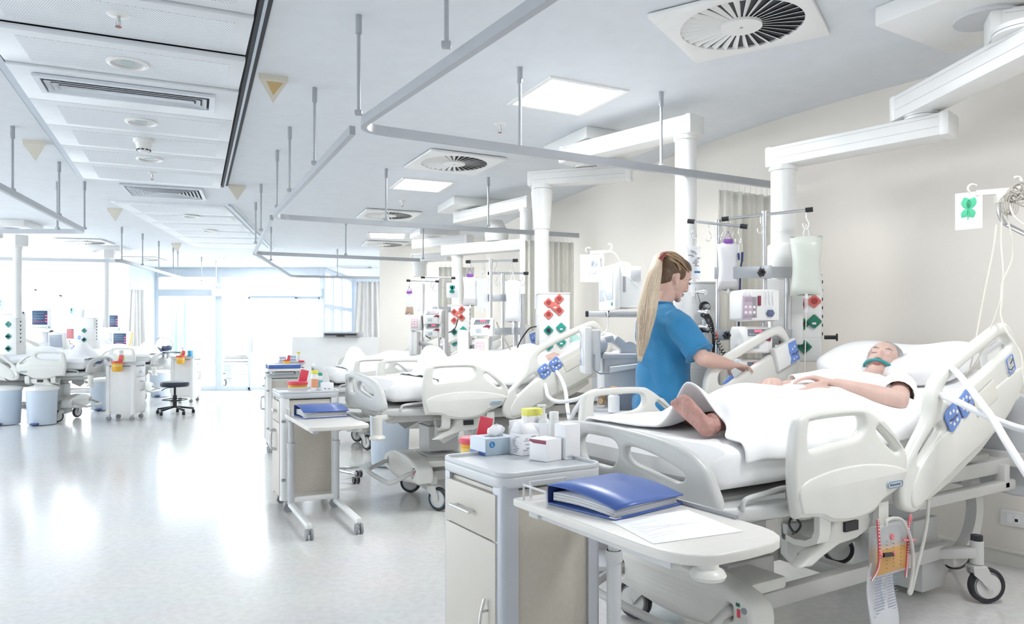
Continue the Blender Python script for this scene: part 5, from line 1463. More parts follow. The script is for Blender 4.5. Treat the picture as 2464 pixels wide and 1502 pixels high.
obj('screen', G().box((-.117, 0, .165), (.006, .23, .19), .004), mat('screen_pale', (.55, .60, .66), .15), t)
g = G()
for j in range(5):
    for i in range(4): g.box((.01 + .014 * i, -.1315, .20 + .013 * j), (.010, .004, .008))
g.box((-.045, -.1315, .17), (.018, .004, .10)); obj('vents', g, GREY, t)
obj('grille_block', G().box((.034, -.125, .227), (.07, .02, .075), .004), LGREY, t); obj('handle', G().tube([(-.04, 0, .29), (-.03, 0, .315), (.04, 0, .315), (.05, 0, .29)], .010, 8, 3), WHITEP, t); obj('green_knob', G().cyl((-.12, -.10, .045), (-.114, -.10, .045), .012, n=12), TEALS, t)
obj('side_connectors', G().box((.085, -.05, .235), (.02, .05, .05), .004), BLACK, t)
obj('probe', G().cyl((-.03, -.14, .22), (.05, -.15, .15), .005, n=8), CLEARP, t)

# ventilator on its column between the two beds
VO = D(1487, 900, 4.35); VO.z = 0
t = thing('ventilator', 'pale ventilator on a trolley between the middle bed and the nurse', 'ventilator', VO, .02)
g = G().box((0.02, .04, .93), (.24, .30, .44), .012); g.box((0.02, .04, 1.155), (.26, .32, .03), .01); obj('body', g, LGREY, t)
obj('side_plate', G().slab([(-.06, -.20), (.10, -.20), (.10, .08), (-.06, .0)], [], .006, .002, frame_m((.04, -.114, .92), (1, 0, 0), (0, 0, 1))), mat('plate_mid_grey', (.33, .34, .38), .4), t)
obj('handle', G().slab([(-.10, .0), (.08, .03), (.08, .055), (-.10, .035)], [], .03, .006, frame_m((.03, -.13, 1.06), (1, 0, 0), (0, 0, 1))), WHITEP, t)
g = G().bar((.05, .0, 1.20), (-.04, -.04, 1.26), .07, .05, .015); g.bar((-.04, -.04, 1.26), (-.10, -.06, 1.25), .06, .045, .015); g.cyl((.06, -.05, 1.19), (.06, .06, 1.19), .05, n=20); g.ell((-.115, -.06, 1.22), (.045, .05, .055)); obj('display_arm', g, LGREY, t)
g = G().box((-.16, -.10, 1.19), (.055, .22, .24), .012); g.box((-.205, -.10, 1.19), (.045, .25, .27), .012); obj('display', g, WHITEP, t)
obj('display_screen', G().box((-.228, -.10, 1.20), (.004, .20, .20), .002), mat('screen_mist', (.62, .66, .72), .15), t)
obj('display_frame', G().tube([(-.175, -.23, 1.17), (-.175, -.23, 1.08), (-.14, -.22, 1.06), (-.08, -.18, 1.06)], .005, 6), GREY, t)
g = G().box((.02, .02, .64), (.36, .42, .05), .015); g.box((.02, .04, .40), (.12, .16, .48), .02); g.box((.02, .04, .13), (.42, .46, .05), .02); obj('trolley', g, LGREY, t)
for x in (-.17, .21):
    for y in (-.16, .24): obj('wheel', G().cyl((x - .014, y, .055), (x + .014, y, .055), .055, n=18).box((x, y, .10), (.03, .04, .04), .005), GREY, t)
g = G().box((-.14, -.10, .80), (.18, .18, .12), .02); g.m(1).box((-.18, -.19, .78), (.05, .02, .03), .004); obj('humidifier', g, [WHITEP, INK], t)
obj('rail_handle', G().tube([(-.26, -.02, .755), (-.27, -.10, .75), (-.22, -.18, .745), (-.16, -.20, .74), (-.08, -.20, .74)], .018, 10, 4), GREY, t)
obj('side_tray', G().box((-.10, -.10, .72), (.24, .26, .02), .008), mat('tray_grey', (.70, .72, .74), .25), t)
obj('amber_valve', G().ell((-.115, -.14, .935), (.028, .028, .040)).cyl((-.13, -.17, .90), (-.10, -.13, .90), .018).box((-.115, -.14, .89), (.05, .05, .03), .008), AMBERG, t)
obj('port_block', G().cyl((-.22, -.17, .93), (-.14, -.145, .93), .018, n=14).cyl((-.15, -.15, .90), (-.15, -.15, .96), .013), CLEARP, t)
t = thing('bottle', 'small white bottle with an orange cap standing before the ventilator', 'bottle', D(1477, 992, 4.0))
obj('bottle_body', G().lathe([(.030, 0), (.032, .01), (.032, .085), (.02, .10), (.016, .105), (.001, .105)]), WHITEP, t); obj('cap', G().cyl((0, 0, .105), (0, 0, .14), .019, n=18), mat('cap_orange', (.78, .38, .14), .4), t)
o = obj('instrument_tray', G().box((0, 0, -.012), (.3, .3, .02), .008).box((0, 0, -.38), (.05, .05, .73), .006).box((.0, .0, -.81), (.3, .3, .03), .01), LGREY, None, D(1490, 994, 4.0)); tag(o, 'pale instrument stand top under the orange-capped bottle', 'stand')
# breathing tubes of the middle bed
P1 = [D(1293, 872, 5.7), D(1305, 890, 5.6), D(1313, 930, 5.4), D(1320, 955, 5.2), D(1345, 967, 4.9), D(1390, 960, 4.7), D(1420, 945, 4.5), D(1440, 940, 4.35)]
P2_ = [D(1305, 875, 5.7), D(1335, 890, 5.5), D(1358, 930, 5.2), D(1366, 985, 4.9), D(1372, 1010, 4.7), D(1385, 985, 4.5), D(1410, 955, 4.4), D(1440, 945, 4.35)]
for P, l in ((P1, 'white breathing tube curling low from the middle bed to the ventilator, lower loop at front'), (P2_, 'white breathing tube from the middle bed rising steeply to the ventilator')):
    o = obj('breathing_tube', G().tube([p - P[0] for p in P], .014, 12, 8), TUBEW, None, P[0]); tag(o, l, 'tube', 'ventilator tubes')

# equipment of the two farther right beds
def far_station(B, x, label1, label2, dz=0, uv=None, labs=()):
    pass


f1 = stand(D(1181, 700, 6.0), .70, 1.90, D(1127, 630, 6.05), D(1240, 627, 5.95), (.05, .32, .6, .93), 'middle drip pole with the highest bar, beside the box of red and green sockets')
f2 = stand(D(1210, 700, 6.3), .80, 1.80, D(1180, 658, 6.35), D(1266, 658, 6.25), (.2, .45, .9), 'slim drip pole just behind the middle one, its bar lower')
f3 = stand(D(1018, 700, 7.6), .55, 1.80, D(983, 675, 7.6), D(1052, 677, 7.6), (.05, .5, .9), 'far drip pole holding the brown bag')
f4 = stand(D(1055, 700, 7.4), .60, 1.80, D(1018, 667, 7.4), D(1091, 669, 7.4), (.3, .7, .95), 'far drip pole just before the clover card')
drip_bag(D(1131, 646, 6.04), .115, .24, 'grey-footed white bag with purple cap on the middle drip pole', FLUIDL, PURPLE, .25, mat('bag_grey_foot', (.62, .60, .60), .4), False, 0, None, .05)
drip_bag(D(1161, 650, 6.0), .10, .26, 'clear bag with teal line beside the purple-capped bag on the middle pole', CLEARP, None, None, None, False, 0, None, .04)
drip_bag(D(1234, 655, 6.0), .13, .34, 'long white fluid bag at the end of the middle drip pole bar', FLUIDL, None, None, None, True, .2, None, .07)
drip_bag(D(985, 690, 7.6), .085, .22, 'far purple-capped bag with brown fluid at its foot', CLEARP, PURPLE, .35, BLOODB, False, 0, None, .04)
drip_bag(D(1005, 690, 7.6), .07, .18, 'small clear bag beside the brown-fluid bag', CLEARP, None, None, None, False, 0, None, .03)
for (u, v, d, l) in ((1158, 795, 5.85, 'white infusion pump with slanted display on the middle drip pole'), (1040, 770, 7.3, 'upper small white infusion pump on the far drip pole'), (1040, 803, 7.3, 'lower small white infusion pump on the far drip pole')):
    drip_pump(D(u, v - 8, d), -.1, l, LEDR)
for (u, v, d, l) in ((1158, 838, 5.8, 'white syringe pump with pink keys under the slanted-display pump'), (1000, 778, 7.5, 'small white syringe pump with pink keys on the far pole')):
    t = thing('syringe_pump', l, 'pump', D(u, v, d), 0, 'small syringe pumps'); obj('housing', G().box((0, .05, 0), (.11, .12, .15), .014), WHITEP, t); obj('key_panel', G().box((-.01, -.012, .0), (.07, .006, .10), .003), mat('panel_pink', (.78, .55, .60), .4), t)
    g = G()
    for z in (-.025, 0, .025):
        for x in (-.025, .005): g.box((x, -.016, z), (.018, .004, .014), .002)
    obj('keys', g, WHITEP, t)
for (u0, u1, v, d, l) in ((1165, 1250, 717, 6.05, 'upper flat clamp rail behind the middle drip pole'), (1165, 1265, 797, 6.05, 'lower flat clamp rail behind the middle drip pole'), (1040, 1085, 745, 7.4, 'flat clamp rail behind the far drip poles')):
    o = obj('clamp_rail', G().bar(V((0, 0, 0)), D(u1, v, d + .1) - D(u0, v, d), .012, .06, .002), RAIL, None, D(u0, v, d)); tag(o, l, 'rail', 'clamp rails')
for (u, v0, v1, d, r, l) in ((1256, 712, 840, 6.15, .03, 'thick grey steel tube left of the socket box of the middle bed'), (1240, 725, 860, 6.2, .02, 'thinner steel tube beside the thick one of the middle bed'), (1072, 748, 800, 7.45, .03, 'grey steel tube left of the far socket box')):
    a, b = D(u, v0, d), D(u, v1, d); a.z, b.z = max(a.z, b.z), .7; o = obj('support_tube', G().cyl((0, 0, 0), (0, 0, a.z - b.z), r, n=14).cyl((0, 0, a.z - b.z), (0, 0, a.z - b.z + .015), r * 1.05, n=14), STEEL, None, b); tag(o, l, 'support tube')
# black cables looping at the socket boxes
for P, l in (([D(1290, 786, 6.0), D(1275, 790, 5.9), D(1262, 805, 5.9), D(1250, 825, 5.9), D(1240, 850, 5.95)], 'black power cable from the green socket of the middle bed'),
             ([D(1102, 768, 8.3), D(1095, 790, 8.2), D(1080, 800, 8.1), D(1065, 795, 8.0), D(1060, 815, 7.9)], 'black cable knot below the far socket box'),
             ([D(1015, 760, 7.5), D(1018, 790, 7.4), D(1025, 808, 7.3), D(1036, 815, 7.2)], 'black cable hanging on the far drip pole'),
             ([D(1195, 775, 5.9), D(1205, 800, 5.9), D(1222, 830, 5.9), D(1232, 850, 5.9)], 'grey cable falling from the pump of the middle bed')):
    o = obj('cable', G().tube([p - P[0] for p in P], .006, 8, 6), BLACK if 'black' in l else CABLEG, None, P[0]); tag(o, l, 'cable', 'equipment cables')
# ventilator display of the far bed seen edge-on, like the near one
for (u, v, d, s, l) in ((1124, 836, 6.0, 1.0, 'white slanted ventilator display between the middle and far right beds'), (1003, 826, 7.6, .9, 'pale slanted ventilator display at the head of the far right bed')):
    c = D(u, v, d); t = thing('ventilator', l, 'ventilator', (c.x, c.y, 0), -.1, 'ventilator displays on stands'); z = c.z
    g = G().box((0, 0, z), (.055 * s, .22 * s, .27 * s), .012); g.box((-.04, 0, z), (.04, .24 * s, .29 * s), .012); obj('display', g, WHITEP, t); obj('display_screen', G().box((-.062, 0, z), (.004, .19 * s, .2 * s), .002), mat('screen_mist', (.62, .66, .72), .15), t)
    g = G().bar((.03, 0, z), (.16, .05, z - .03), .05, .05, .012); obj('display_arm', g, LGREY, t)
    g = G().box((.22, .1, (z + .1) / 2), (.2, .24, z - .14), .015); g.box((.22, .1, .09), (.36, .4, .06), .02); obj('body', g, LGREY, t)
    for x in (.08, .36):
        for y in (-.06, .26): obj('wheel', G().cyl((x - .012, y, .035), (x + .012, y, .035), .035, n=12), GREY, t)


# clover cards
def clover(loc, rz, w, h, label, m=GREEN, tilt=0, mk=GREENDK):
    t = thing('clover_card', label, 'card', loc, rz, 'cards with a green four-leaf clover'); t.rotation_euler = (0, tilt, rz)
    obj('card', G().box((0, 0, -h / 2), (w, .004, h), .0008), PAPER, t)
    M = frame_m((0, -.0035, -h * .45), (1, 0, 0), (0, 0, 1)); k = h / .17
    for (a, s) in ((.38, 1.0), (-.38, 1.0), (PI - .55, .82), (PI + .55, .82)):
        T = M @ Matrix.Rotation(-a, 4, 'Z') @ Matrix.Scale(s * k, 4)
        o = obj('clover_leaf', G().slab([(0, 0), (.016, .012), (.021, .03), (.016, .045), (.004, .056), (-.002, .052), (-.016, .04), (-.018, .022), (-.012, .008)], [], .0016, .0004, T, 1, 3), m, t)
    obj('clover_stem', G().tube([M @ (V(p) * k) for p in ((0, 0, .001), (.001, -.02, .001), (-.003, -.05, .001))], .0024 * k, 6, 3), m, t)
    return t


cl = D(2331, 463, 3.25); clover(cl, -.75, .105, .165, 'white card with a bold green clover clipped to the bracket on the far right', mat('clover_mint', (.09, .52, .29), .5))
clover(D(1088, 681, 7.3), 0, .115, .15, 'small white card with a dark teal clover on the far drip pole', TEALS)
clover(D(1425, 613, 5.0), .15, .17, .19, 'very pale clover card hung above the monitor shelf', mat('clover_faded', (.72, .78, .84), .6))
clover(D(172, 738, 11.5), 0, .10, .15, 'pale teal clover card over the two left beds', mat('clover_pale_teal', (.42, .78, .74), .5))
clover(D(-2, 718, 9.4), 0, .10, .15, 'clover card at the very edge beside the near window-side column', mat('clover_pale_teal', (.42, .78, .74), .5))


def support_bracket(p, label, s=1, bundle=True, pole=None):
    o = V(p); t = thing('tube_support', label, 'tube support', o, 0, 'tube support arms')
    g = G().box((0, 0, 0), (.12 * s, .018 * s, .022 * s), .004, rz=-.5); g.box((.015 * s, -.01, -.02 * s), (.028 * s, .03 * s, .05 * s), .004); g.tube([(-.075 * s, .03, .0), (-.085 * s, .03, .02 * s), (-.07 * s, .03, .035 * s), (-.05 * s, .03, .03 * s)], .004 * s, 6, 3); g.tube([(.06 * s, -.03, 0), (.085 * s, -.035, .02 * s), (.08 * s, -.03, .05 * s), (.06 * s, -.03, .05 * s)], .005 * s, 6, 3); obj('holder', g, CREAMP, t)
    obj('bent_rod', G().tube([V((.015 * s, -.01, -.04 * s)), V((.015 * s, -.01, -.08 * s)), V((.03 * s, -.01, -.115 * s)), V((.055 * s, -.015, -.135 * s))] + ([V(pole) - o] if pole is not None else [V((.10 * s, -.02, -.16 * s))]), .009 * s, 10, 5), STEEL, t)
    return t


br = D(2392, 462, 3.2)
support_bracket(br, 'cream hose holder on a bent steel rod, at the far right above the bed head', 1.15, True, D(2520, 590, 3.0))
rr = random.Random(5); g = G()
for k in range(9):
    c = V((rr.uniform(-.01, .02), 0, rr.uniform(-.02, .02))); a0 = rr.uniform(-.5, .9); L = rr.uniform(.03, .05)
    g.rings([(c + V((L * math.cos(q) * math.cos(a0) - .02 * math.sin(q) * math.sin(a0) + L * .8 * math.cos(a0), .01 * math.sin(q + k) - .003 * k, L * math.cos(q) * math.sin(a0) + .02 * math.sin(q) * math.cos(a0) + L * .6 * math.sin(a0))), .0026) for q in [i * PI / 12 for i in range(24)]], 6, closed=True)
for k in range(5):
    L = rr.uniform(.03, .045); g.rings([(V((-.03 + .008 * k + .022 * math.sin(q), -.02 - .003 * k, -.045 + L * math.cos(q))), .0026) for q in [i * PI / 12 for i in range(24)]], 6, closed=True)
bo = D(2425, 470, 3.12); o = obj('cable_bundle', g, CABLEG, None, bo); tag(o, 'tangled bundle of grey cable tied to the cream hose holder', 'cable')
for P, l in (([D(2412, 500, 3.12), D(2409, 580, 3.12), D(2414, 660, 3.1), D(2411, 720, 3.08), D(2408, 760, 3.05), D(2424, 800, 3.0), D(2456, 850, 2.95), D(2461, 900, 2.9), D(2470, 950, 2.85)], 'cream cable dropping from the bundle behind the bed rail to the edge'),
             ([D(2418, 505, 3.12), D(2432, 560, 3.1), D(2436, 620, 3.1), D(2412, 680, 3.08), D(2408, 720, 3.05), D(2395, 760, 3.06), D(2355, 860, 3.08), D(2320, 905, 3.1)], 'cream cable crossing down through the bed rail handle'),
             ([D(2398, 540, 3.14), D(2390, 600, 3.14), D(2370, 700, 3.13), D(2355, 780, 3.12), D(2340, 860, 3.1), D(2325, 915, 3.1)], 'thin pale cable falling to the pillow'),
             ([D(2430, 495, 3.1), D(2440, 520, 3.05), D(2470, 545, 3.0)], 'short grey cable leaving the bundle sideways')):
    o = obj('cable', G().tube([p - P[0] for p in P], .0035, 6, 6), TUBEC, None, P[0]); tag(o, l, 'cable', 'equipment cables')
support_bracket(D(1440, 607, 4.95), 'cream hose holder above the patient monitor left of the nurse', 1.0, False, D(1472, 680, 4.85))
for P, l in (([D(1450, 608, 4.95), D(1475, 607, 4.9), D(1490, 625, 4.9), D(1495, 640, 4.9)], 'white cable looping from the hose holder to the monitor'),
             ([D(1455, 610, 4.95), D(1450, 680, 4.9), D(1460, 740, 4.6), D(1462, 790, 4.6), D(1440, 810, 4.55)], 'white cable falling in front of the monitor shelf')):
    o = obj('cable', G().tube([p - P[0] for p in P], .004, 6, 6), WHITEP, None, P[0]); tag(o, l, 'cable', 'equipment cables')
# thick breathing tubes of the nearest bed, leaving at the right edge
T1 = [D(2248, 915, 2.95), D(2262, 885, 2.95), D(2280, 880, 2.9), D(2310, 905, 2.8), D(2350, 955, 2.65), D(2390, 1010, 2.5), D(2420, 1060, 2.4), D(2470, 1140, 2.3), D(2530, 1230, 2.2)]
T2 = [D(2248, 930, 2.95), D(2262, 950, 2.85), D(2300, 965, 2.7), D(2360, 995, 2.6), D(2420, 1020, 2.5), D(2470, 1035, 2.45), D(2560, 1050, 2.4)]
for P, l in ((T1, 'thick white breathing tube running down past the near bed rail to the lower right edge'), (T2, 'thick white breathing tube running level across the near bed rail to the edge')):
    o = obj('breathing_tube', G().tube([p - P[0] for p in P], .0125, 14, 8), TUBEW, None, P[0]); tag(o, l, 'tube', 'ventilator tubes')
# ================================================================ bedside cabinets, over-bed tables and what stands on them
def cabinet(loc, rz, w, l, h, label, hand='bow', bodym=CABF, sidem=CABD, sharps=False):
    """x towards the bed, drawer face on -x, near side panel on -y"""
    t = thing('bedside_cabinet', label, 'cabinet', loc, rz, 'bedside cabinets')
    z0 = .10
    g = G().box((0, 0, (h - .05 + z0) / 2), (w - .03, l - .03, h - .05 - z0), .004); obj('carcass', g, bodym, t)
    for sy in (-1, 1): obj('side_panel', G().box((0, sy * (l / 2 - .012), (h - .06 + z0) / 2 + .01), (w - .11, .006, h - .12 - z0), .002), sidem, t)
    for sx in (-1, 1):
        for sy in (-1, 1):
            cx, cy = sx * (w / 2 - .03), sy * (l / 2 - .03); g = G()
            pts = [(-.03, -.03), (.03, -.03)] + [(.03 - .03 + .03 * math.cos(a) * 1, .03 - .03 + .03 * math.sin(a)) for a in [k * PI / 16 for k in range(9)]] + [(-.03, .03)]
            pts = [(sx * x, sy * y) for x, y in pts]
            g.poly(pts, h - .03 - .09, Matrix.Translation((cx, cy, .09))); obj('corner_post', g, CABP if hand == 'bow' else WHITEP, t)
    out = rrect(w + .012, l + .012, .05, 6)
    g = G().slab(out, [], .042, .012, Matrix.Translation((0, 0, h - .021)), 3)
    g.slab(out, [rrect(w - .012, l - .012, .042, 6)], .016, .004, Matrix.Translation((0, 0, h + .004)), 2); obj('top', g, CABT, t)
    f = -w / 2
    dz = h - .06; dh = .155
    dr = obj('drawer', G().box((f + .0055, 0, dz - dh / 2), (.022, l - .075, dh - .006), .002), bodym, t)
    do = obj('door', G().box((f + .0055, 0, (dz - dh + .115) / 2), (.022, l - .075, dz - dh - .115 - .004), .002), bodym, t)
    if hand == 'bow':
        y = 0.02; g = G().tube([(f - .03, y - .07, dz - dh * .52), (f - .03, y + .07, dz - dh * .52)], .006, 10)
        for q in (-.055, .055): g.cyl((f - .004, y + q, dz - dh * .52), (f - .03, y + q, dz - dh * .52), .005, n=8)
        obj('drawer_handle', g, CHROME, dr)
        y = -l / 2 + .085; z1 = dz - dh - .19; P = [(f - .018, y, z1), (f - .032, y, z1 - .05), (f - .037, y, z1 - .11), (f - .032, y, z1 - .17), (f - .018, y, z1 - .22)]
        g = G().tube(P, .005, 10, 4)
        for z in (z1 - .04, z1 - .18): g.cyl((f - .004, y, z), (f - .034, y, z), .0045, n=8)
        obj('door_handle', g, STEEL, do)
    else:
        obj('drawer_handle', G().box((f - .025, 0, dz - dh * .5), (.016, .09, .02), .006).box((f - .01, -.03, dz - dh * .5), (.03, .012, .012), .003).box((f - .01, .03, dz - dh * .5), (.03, .012, .012), .003), STEEL, dr)
        for y in (-.04, .02): obj('door_handle', G().tube([(f, y, .58), (f - .035, y, .575), (f - .045, y, .55), (f - .045, y, .47), (f - .035, y, .445), (f, y, .44)], .008, 10, 4), STEEL, do)
        for z in (.24, .66): obj('hinge', G().box((f + .02, -l / 2 + .0, z), (.03, .012, .02), .003), GREY, t)
    for sx in (-1, 1):
        for sy in (-1, 1):
            x, y = sx * (w / 2 - .045), sy * (l / 2 - .045); c = obj('castor', G().cyl((x, y, .05), (x, y, .092), .012, n=10).box((x, y, .062), (.036, .03, .02), .006), LGREY, t)
            obj('wheel', G().cyl((x + .012, y - .018, .032), (x + .012, y + .018, .032), .032, n=18), GREYR, c)
    return t


def table(loc, rz, w, l, z, label, legs=True, round_=.16, base=.62, posts=(-1, 1)):
    """runs from y = 0 (beside the cabinet) to y = -l (towards the camera); x across"""
    t = thing('overbed_table', label, 'table', loc, rz, 'over-bed tables')
    r = round_; out = [(-w / 2, 0), (w / 2, 0)] + [(w / 2, -l + r * 1.2)]
    n = 12
    for k in range(n + 1):
        a = PI / 2 * 0 - PI * k / n
        out.append((w / 2 * (abs(math.cos(a)) ** .55) * (1 if math.cos(a) > 0 else -1), -l + r - r * abs(math.sin(a)) ** .8 if r else -l))
    out.append((-w / 2, -l + r * 1.2))
    g = G().slab(out, [], .026, .006, Matrix.Translation((0, 0, z - .013)), 3); obj('tabletop', g, mat('table_laminate', (.72, .70, .665), .35, var=.02, vscale=30), t)
    g = G().box((w / 2 - .004, -l * .42, z + .006), (.012, l * .62, .014), .003); obj('edge_strip', g, GREY, t)
    g = G().box((-w * .32, -l * .45, z - .042), (.04, l * .8, .03), .004); g.box((w * .32, -l * .45, z - .042), (.04, l * .8, .03), .004); g.box((0, -.05, z - .042), (w * .8, .05, .03), .004); obj('underframe', g, LGREY, t)
    g = G()
    g.tube([(-w / 2 + .05, -.02, z), (-w / 2 + .05, -.02, z + .035), (-w / 2 + .05, -.015, z + .045), (w / 2 - .2, -.015, z + .045), (w / 2 - .19, -.015, z)], .004, 8)
    g.tube([(-w / 2 + .012, -.04, z), (-w / 2 + .012, -.04, z + .045), (-w / 2 + .012, -.16, z + .045), (-w / 2 + .012, -.165, z)], .004, 8)
    obj('guard_wire', g, LGREY, t)
    if legs:
        for s in posts:
            x = s * (w / 2 - .035); g = G().cyl((x, -.055, .09), (x, -.055, z - .20), .024, n=16); g.cyl((x, -.055, z - .21), (x, -.055, z - .05), .019, n=16); g.cyl((x, -.055, z - .235), (x, -.055, z - .2), .028, n=16); obj('post', g, LGREY, t)
            g = G().box((x, -.055 - base / 2, .085), (.035, base + .06, .035), .006); g.box((x, -base - .06, .07), (.03, .03, .06), .006); obj('foot_rail', g, WHITEP, t)
            c = obj('castor', G().box((x, -base - .06, .045), (.04, .03, .035), .008), WHITEP, t)
            for q in (-.016, .016): obj('wheel', G().cyl((x + q - .007, -base - .075, .033), (x + q + .007, -base - .075, .033), .033, n=20), GREYR, c)
        obj('cross_bar', G().box((0, -.055, .12), (w - .06, .03, .035), .005), WHITEP, t)
    return t


def binder(loc, rz, label, w=.30, l=.27, h=.06, gap=.02):
    """spine on -x side, opening to +x"""
    t = thing('ring_binder', label, 'binder', loc, rz, 'blue ring binders')
    g = G().box((0, 0, .003), (w, l, .004), .001); obj('back_cover', g, BINDER, t)
    obj('spine', G().box((-w / 2 + .001, 0, h / 2), (.004, l, h), .001), BINDERD, t)
    def f(u, v): x = -w / 2 + w * u; return (x, -l / 2 + l * v, h - gap * 1.3 * u + gap * math.sin(u * PI) * .55 + .002 * math.sin(v * 5))
    c = obj('front_cover', G().grid(f, 16, 4), BINDER, t); solid(c, .003)
    for y in (-.04, .04): obj('slot_rivet', G().slab(rrect(.016, .005, .002), [], .002, .0006, Matrix.Translation((-w / 2 + .035, y * l / .27, h + .001))), CHROME, c)
    def q(k, x0, x1, z0, z1, bend):
        def fn(u, v): return (x0 + (x1 - x0) * u, -l / 2 + .012 + (l - .024) * v, z0 + (z1 - z0) * u + bend * math.sin(u * PI))
        return fn
    for k in range(6):
        z = .007 + k * (h - gap - .012) / 6; o = obj('paper_sheaf', G().grid(q(k, -w / 2 + .012, w / 2 - .012 - .003 * (k % 3), z + .006, z * .82, .006), 8, 3), PAPER if k % 2 else PAPERG, t); solid(o, .0028)
    obj('corner_tab', G().box((w / 2 - .012, -l / 2 + .012, .0065), (.024, .024, .002)), CHROME, t)
    return t


def bottle(loc, r, h, bm, cm, label, lab=None, neck=.5, caph=.03, pump=False):
    t = thing('bottle', label, 'bottle', loc, 0)
    obj('bottle_body', G().lathe([(r * .94, 0), (r, .008), (r, h - r * .7), (r * .85, h - r * .3), (r * neck, h), (.001, h)]), bm, t)
    if pump: obj('pump_head', G().cyl((0, 0, h), (0, 0, h + caph * .5), r * .5, n=14).cyl((0, 0, h + caph * .5), (0, 0, h + caph * 1.3), r * .2, n=10).box((-r * .4, 0, h + caph * 1.4), (r * 1.5, r * .55, caph * .3), .002), cm, t)
    else: obj('cap', G().lathe([(r * neck * 1.2, h - .002), (r * neck * 1.2, h + caph - .003), (r * neck * 1.1, h + caph), (.001, h + caph)]), cm, t)
    if lab: obj('label', G().lathe([(r * 1.008, h * .18), (r * 1.008, h * .68)], caps=False), lab, t)
    return t


def sharps(loc, label, rz=0, s=1, flap=True):
    t = thing('sharps_container', label, 'sharps container', loc, rz, 'yellow sharps containers with red lids'); t.scale = (s,) * 3
    obj('tub', G().lathe([(.048, 0), (.058, .01), (.064, .11), (.066, .115), (.001, .115)]), YELLOW, t)
    obj('band', G().lathe([(.0625, .06), (.0642, .095)], caps=False), mat('sharps_label', (.80, .55, .15), .5), t)
    obj('lid', G().lathe([(.069, .110), (.070, .128), (.06, .134), (.03, .136), (.001, .136)]), RED, t)
    if flap: obj('flap', G().box((0, 0, .035), (.055, .006, .085), .002, M=Matrix.Translation((.03, .02, .134)) @ Matrix.Rotation(.22, 4, 'Y')), RED, t)
    return t


# --- nearest cabinet, table and binder
A1, B1_ = BAY1.a, BAY1.b
ab = lambda b, a, z: B1_ * b + A1 * a + V((0, 0, z))
cabinet(ab(1.372, 2.185, 0), BAY1.rz, .40, .43, .83, 'nearest bedside cabinet, grey-topped with medicine boxes on it', 'bow')
table(ab(1.362, 1.90, 0), BAY1.rz, .385, .74, .78, 'nearest over-bed table with rounded end, blue binder and paper on it', True, .17, .55, (1,))
bc = V((.305, 2.145, .7805)); binder(bc, -.86, 'blue ring binder lying on the nearest over-bed table', .265, .30, .056)
pp = [W(1470, 1253, .783), W(1572, 1307, .783), W(1788, 1277, .783), W(1655, 1226, .783)]; pc = sum(pp, V()) / 4
g = G().poly([(p - pc)[:2] for p in pp], .001); o = obj('paper_sheet', g, PAPER, None, (pc.x, pc.y, .7805)); tag(o, 'white paper form lying beside the blue binder on the nearest table', 'paper')
g = G(); rr = random.Random(8); ux = (pp[3] - pp[0]); uy = (pp[1] - pp[0])
for k in range(9):
    a = pp[0] - pc + uy * (.1 + .09 * k) + ux * .08; g.bar((a.x, a.y, .0012), (a.x + ux.x * rr.uniform(.3, .8), a.y + ux.y * rr.uniform(.3, .8), .0012), .0012, .0004)
obj('form_lines', g, mat('form_grey', (.74, .75, .79), .8), o)

ZC = .831
def boxthing(u, v, w, l, h, label, m, name='box', cat='box', rz=BAY1.rz, z=ZC, off=(0, 0)):
    p = W(u, v, z); R_ = rz4(rz); c = p + R_ @ V((off[0], off[1] - .02, 0))
    t = thing(name, label, cat, (c.x, c.y, z), rz); return t


# corner given is the near bottom corner of each carton; x runs towards the bed, y away
t = boxthing(1162, 1096, .14, .12, .062, 'blue-grey glove box with a blue L disc and gloves pulled out of the top', None, 'glove_box', 'glove box')
M0 = Matrix.Translation((.068, .06, 0))
g = G(); g.box((0, 0, .031), (.136, .12, .062), .0015, M=M0); obj('carton', g, GLOVEB, t)
g = G().box((-.0685, 0, .031), (.001, .118, .060), M=M0); g.box((0, 0, .0622), (.134, .118, .001), M=M0); obj('pale_sides', g, GLOVEL, t)
obj('blue_foot_band', G().box((-.0692, 0, .006), (.001, .12, .012), M=M0), BINDER, t)
d = obj('size_disc', G().cyl((.028, -.0018, .040), (.028, .001, .040), .0115, n=24), mat('disc_blue', (.02, .20, .48), .4), t)
obj('size_letter', G().text('L', .017, frame_m((.028, -.0024, .040), (1, 0, 0), (0, 0, 1)), .0003), PAPER, d)
def gl(u, v):
    a = 2 * PI * u; r = .028 * math.sin(PI * min(v, .999)) ** .6; return (.075 + r * math.cos(a) * 1.3 + .01 * v, .06 + r * math.sin(a), .058 + .048 * v + .012 * noise.noise(V((math.cos(a) * 3, math.sin(a) * 3, v * 4))))
obj('glove_tuft', G().grid(gl, 24, 12, True), SHEET, t); obj('foil_edge', G().tube([(.03, .06, .064), (.05, .05, .066), (.07, .045, .067), (.10, .06, .066), (.115, .07, .066)], .003, 6, 3), STEEL, t)
t = boxthing(1247, 1096, .09, .07, .085, 'opened white carton with printed sides and raised flaps, behind the maroon-striped box', None, 'medicine_carton', 'box', BAY1.rz + .15)
g = G(); M0 = Matrix.Translation((.042, .035, 0)); g.box((0, 0, .04), (.084, .07, .08), .001, M=M0); obj('carton', g, PAPER, t)
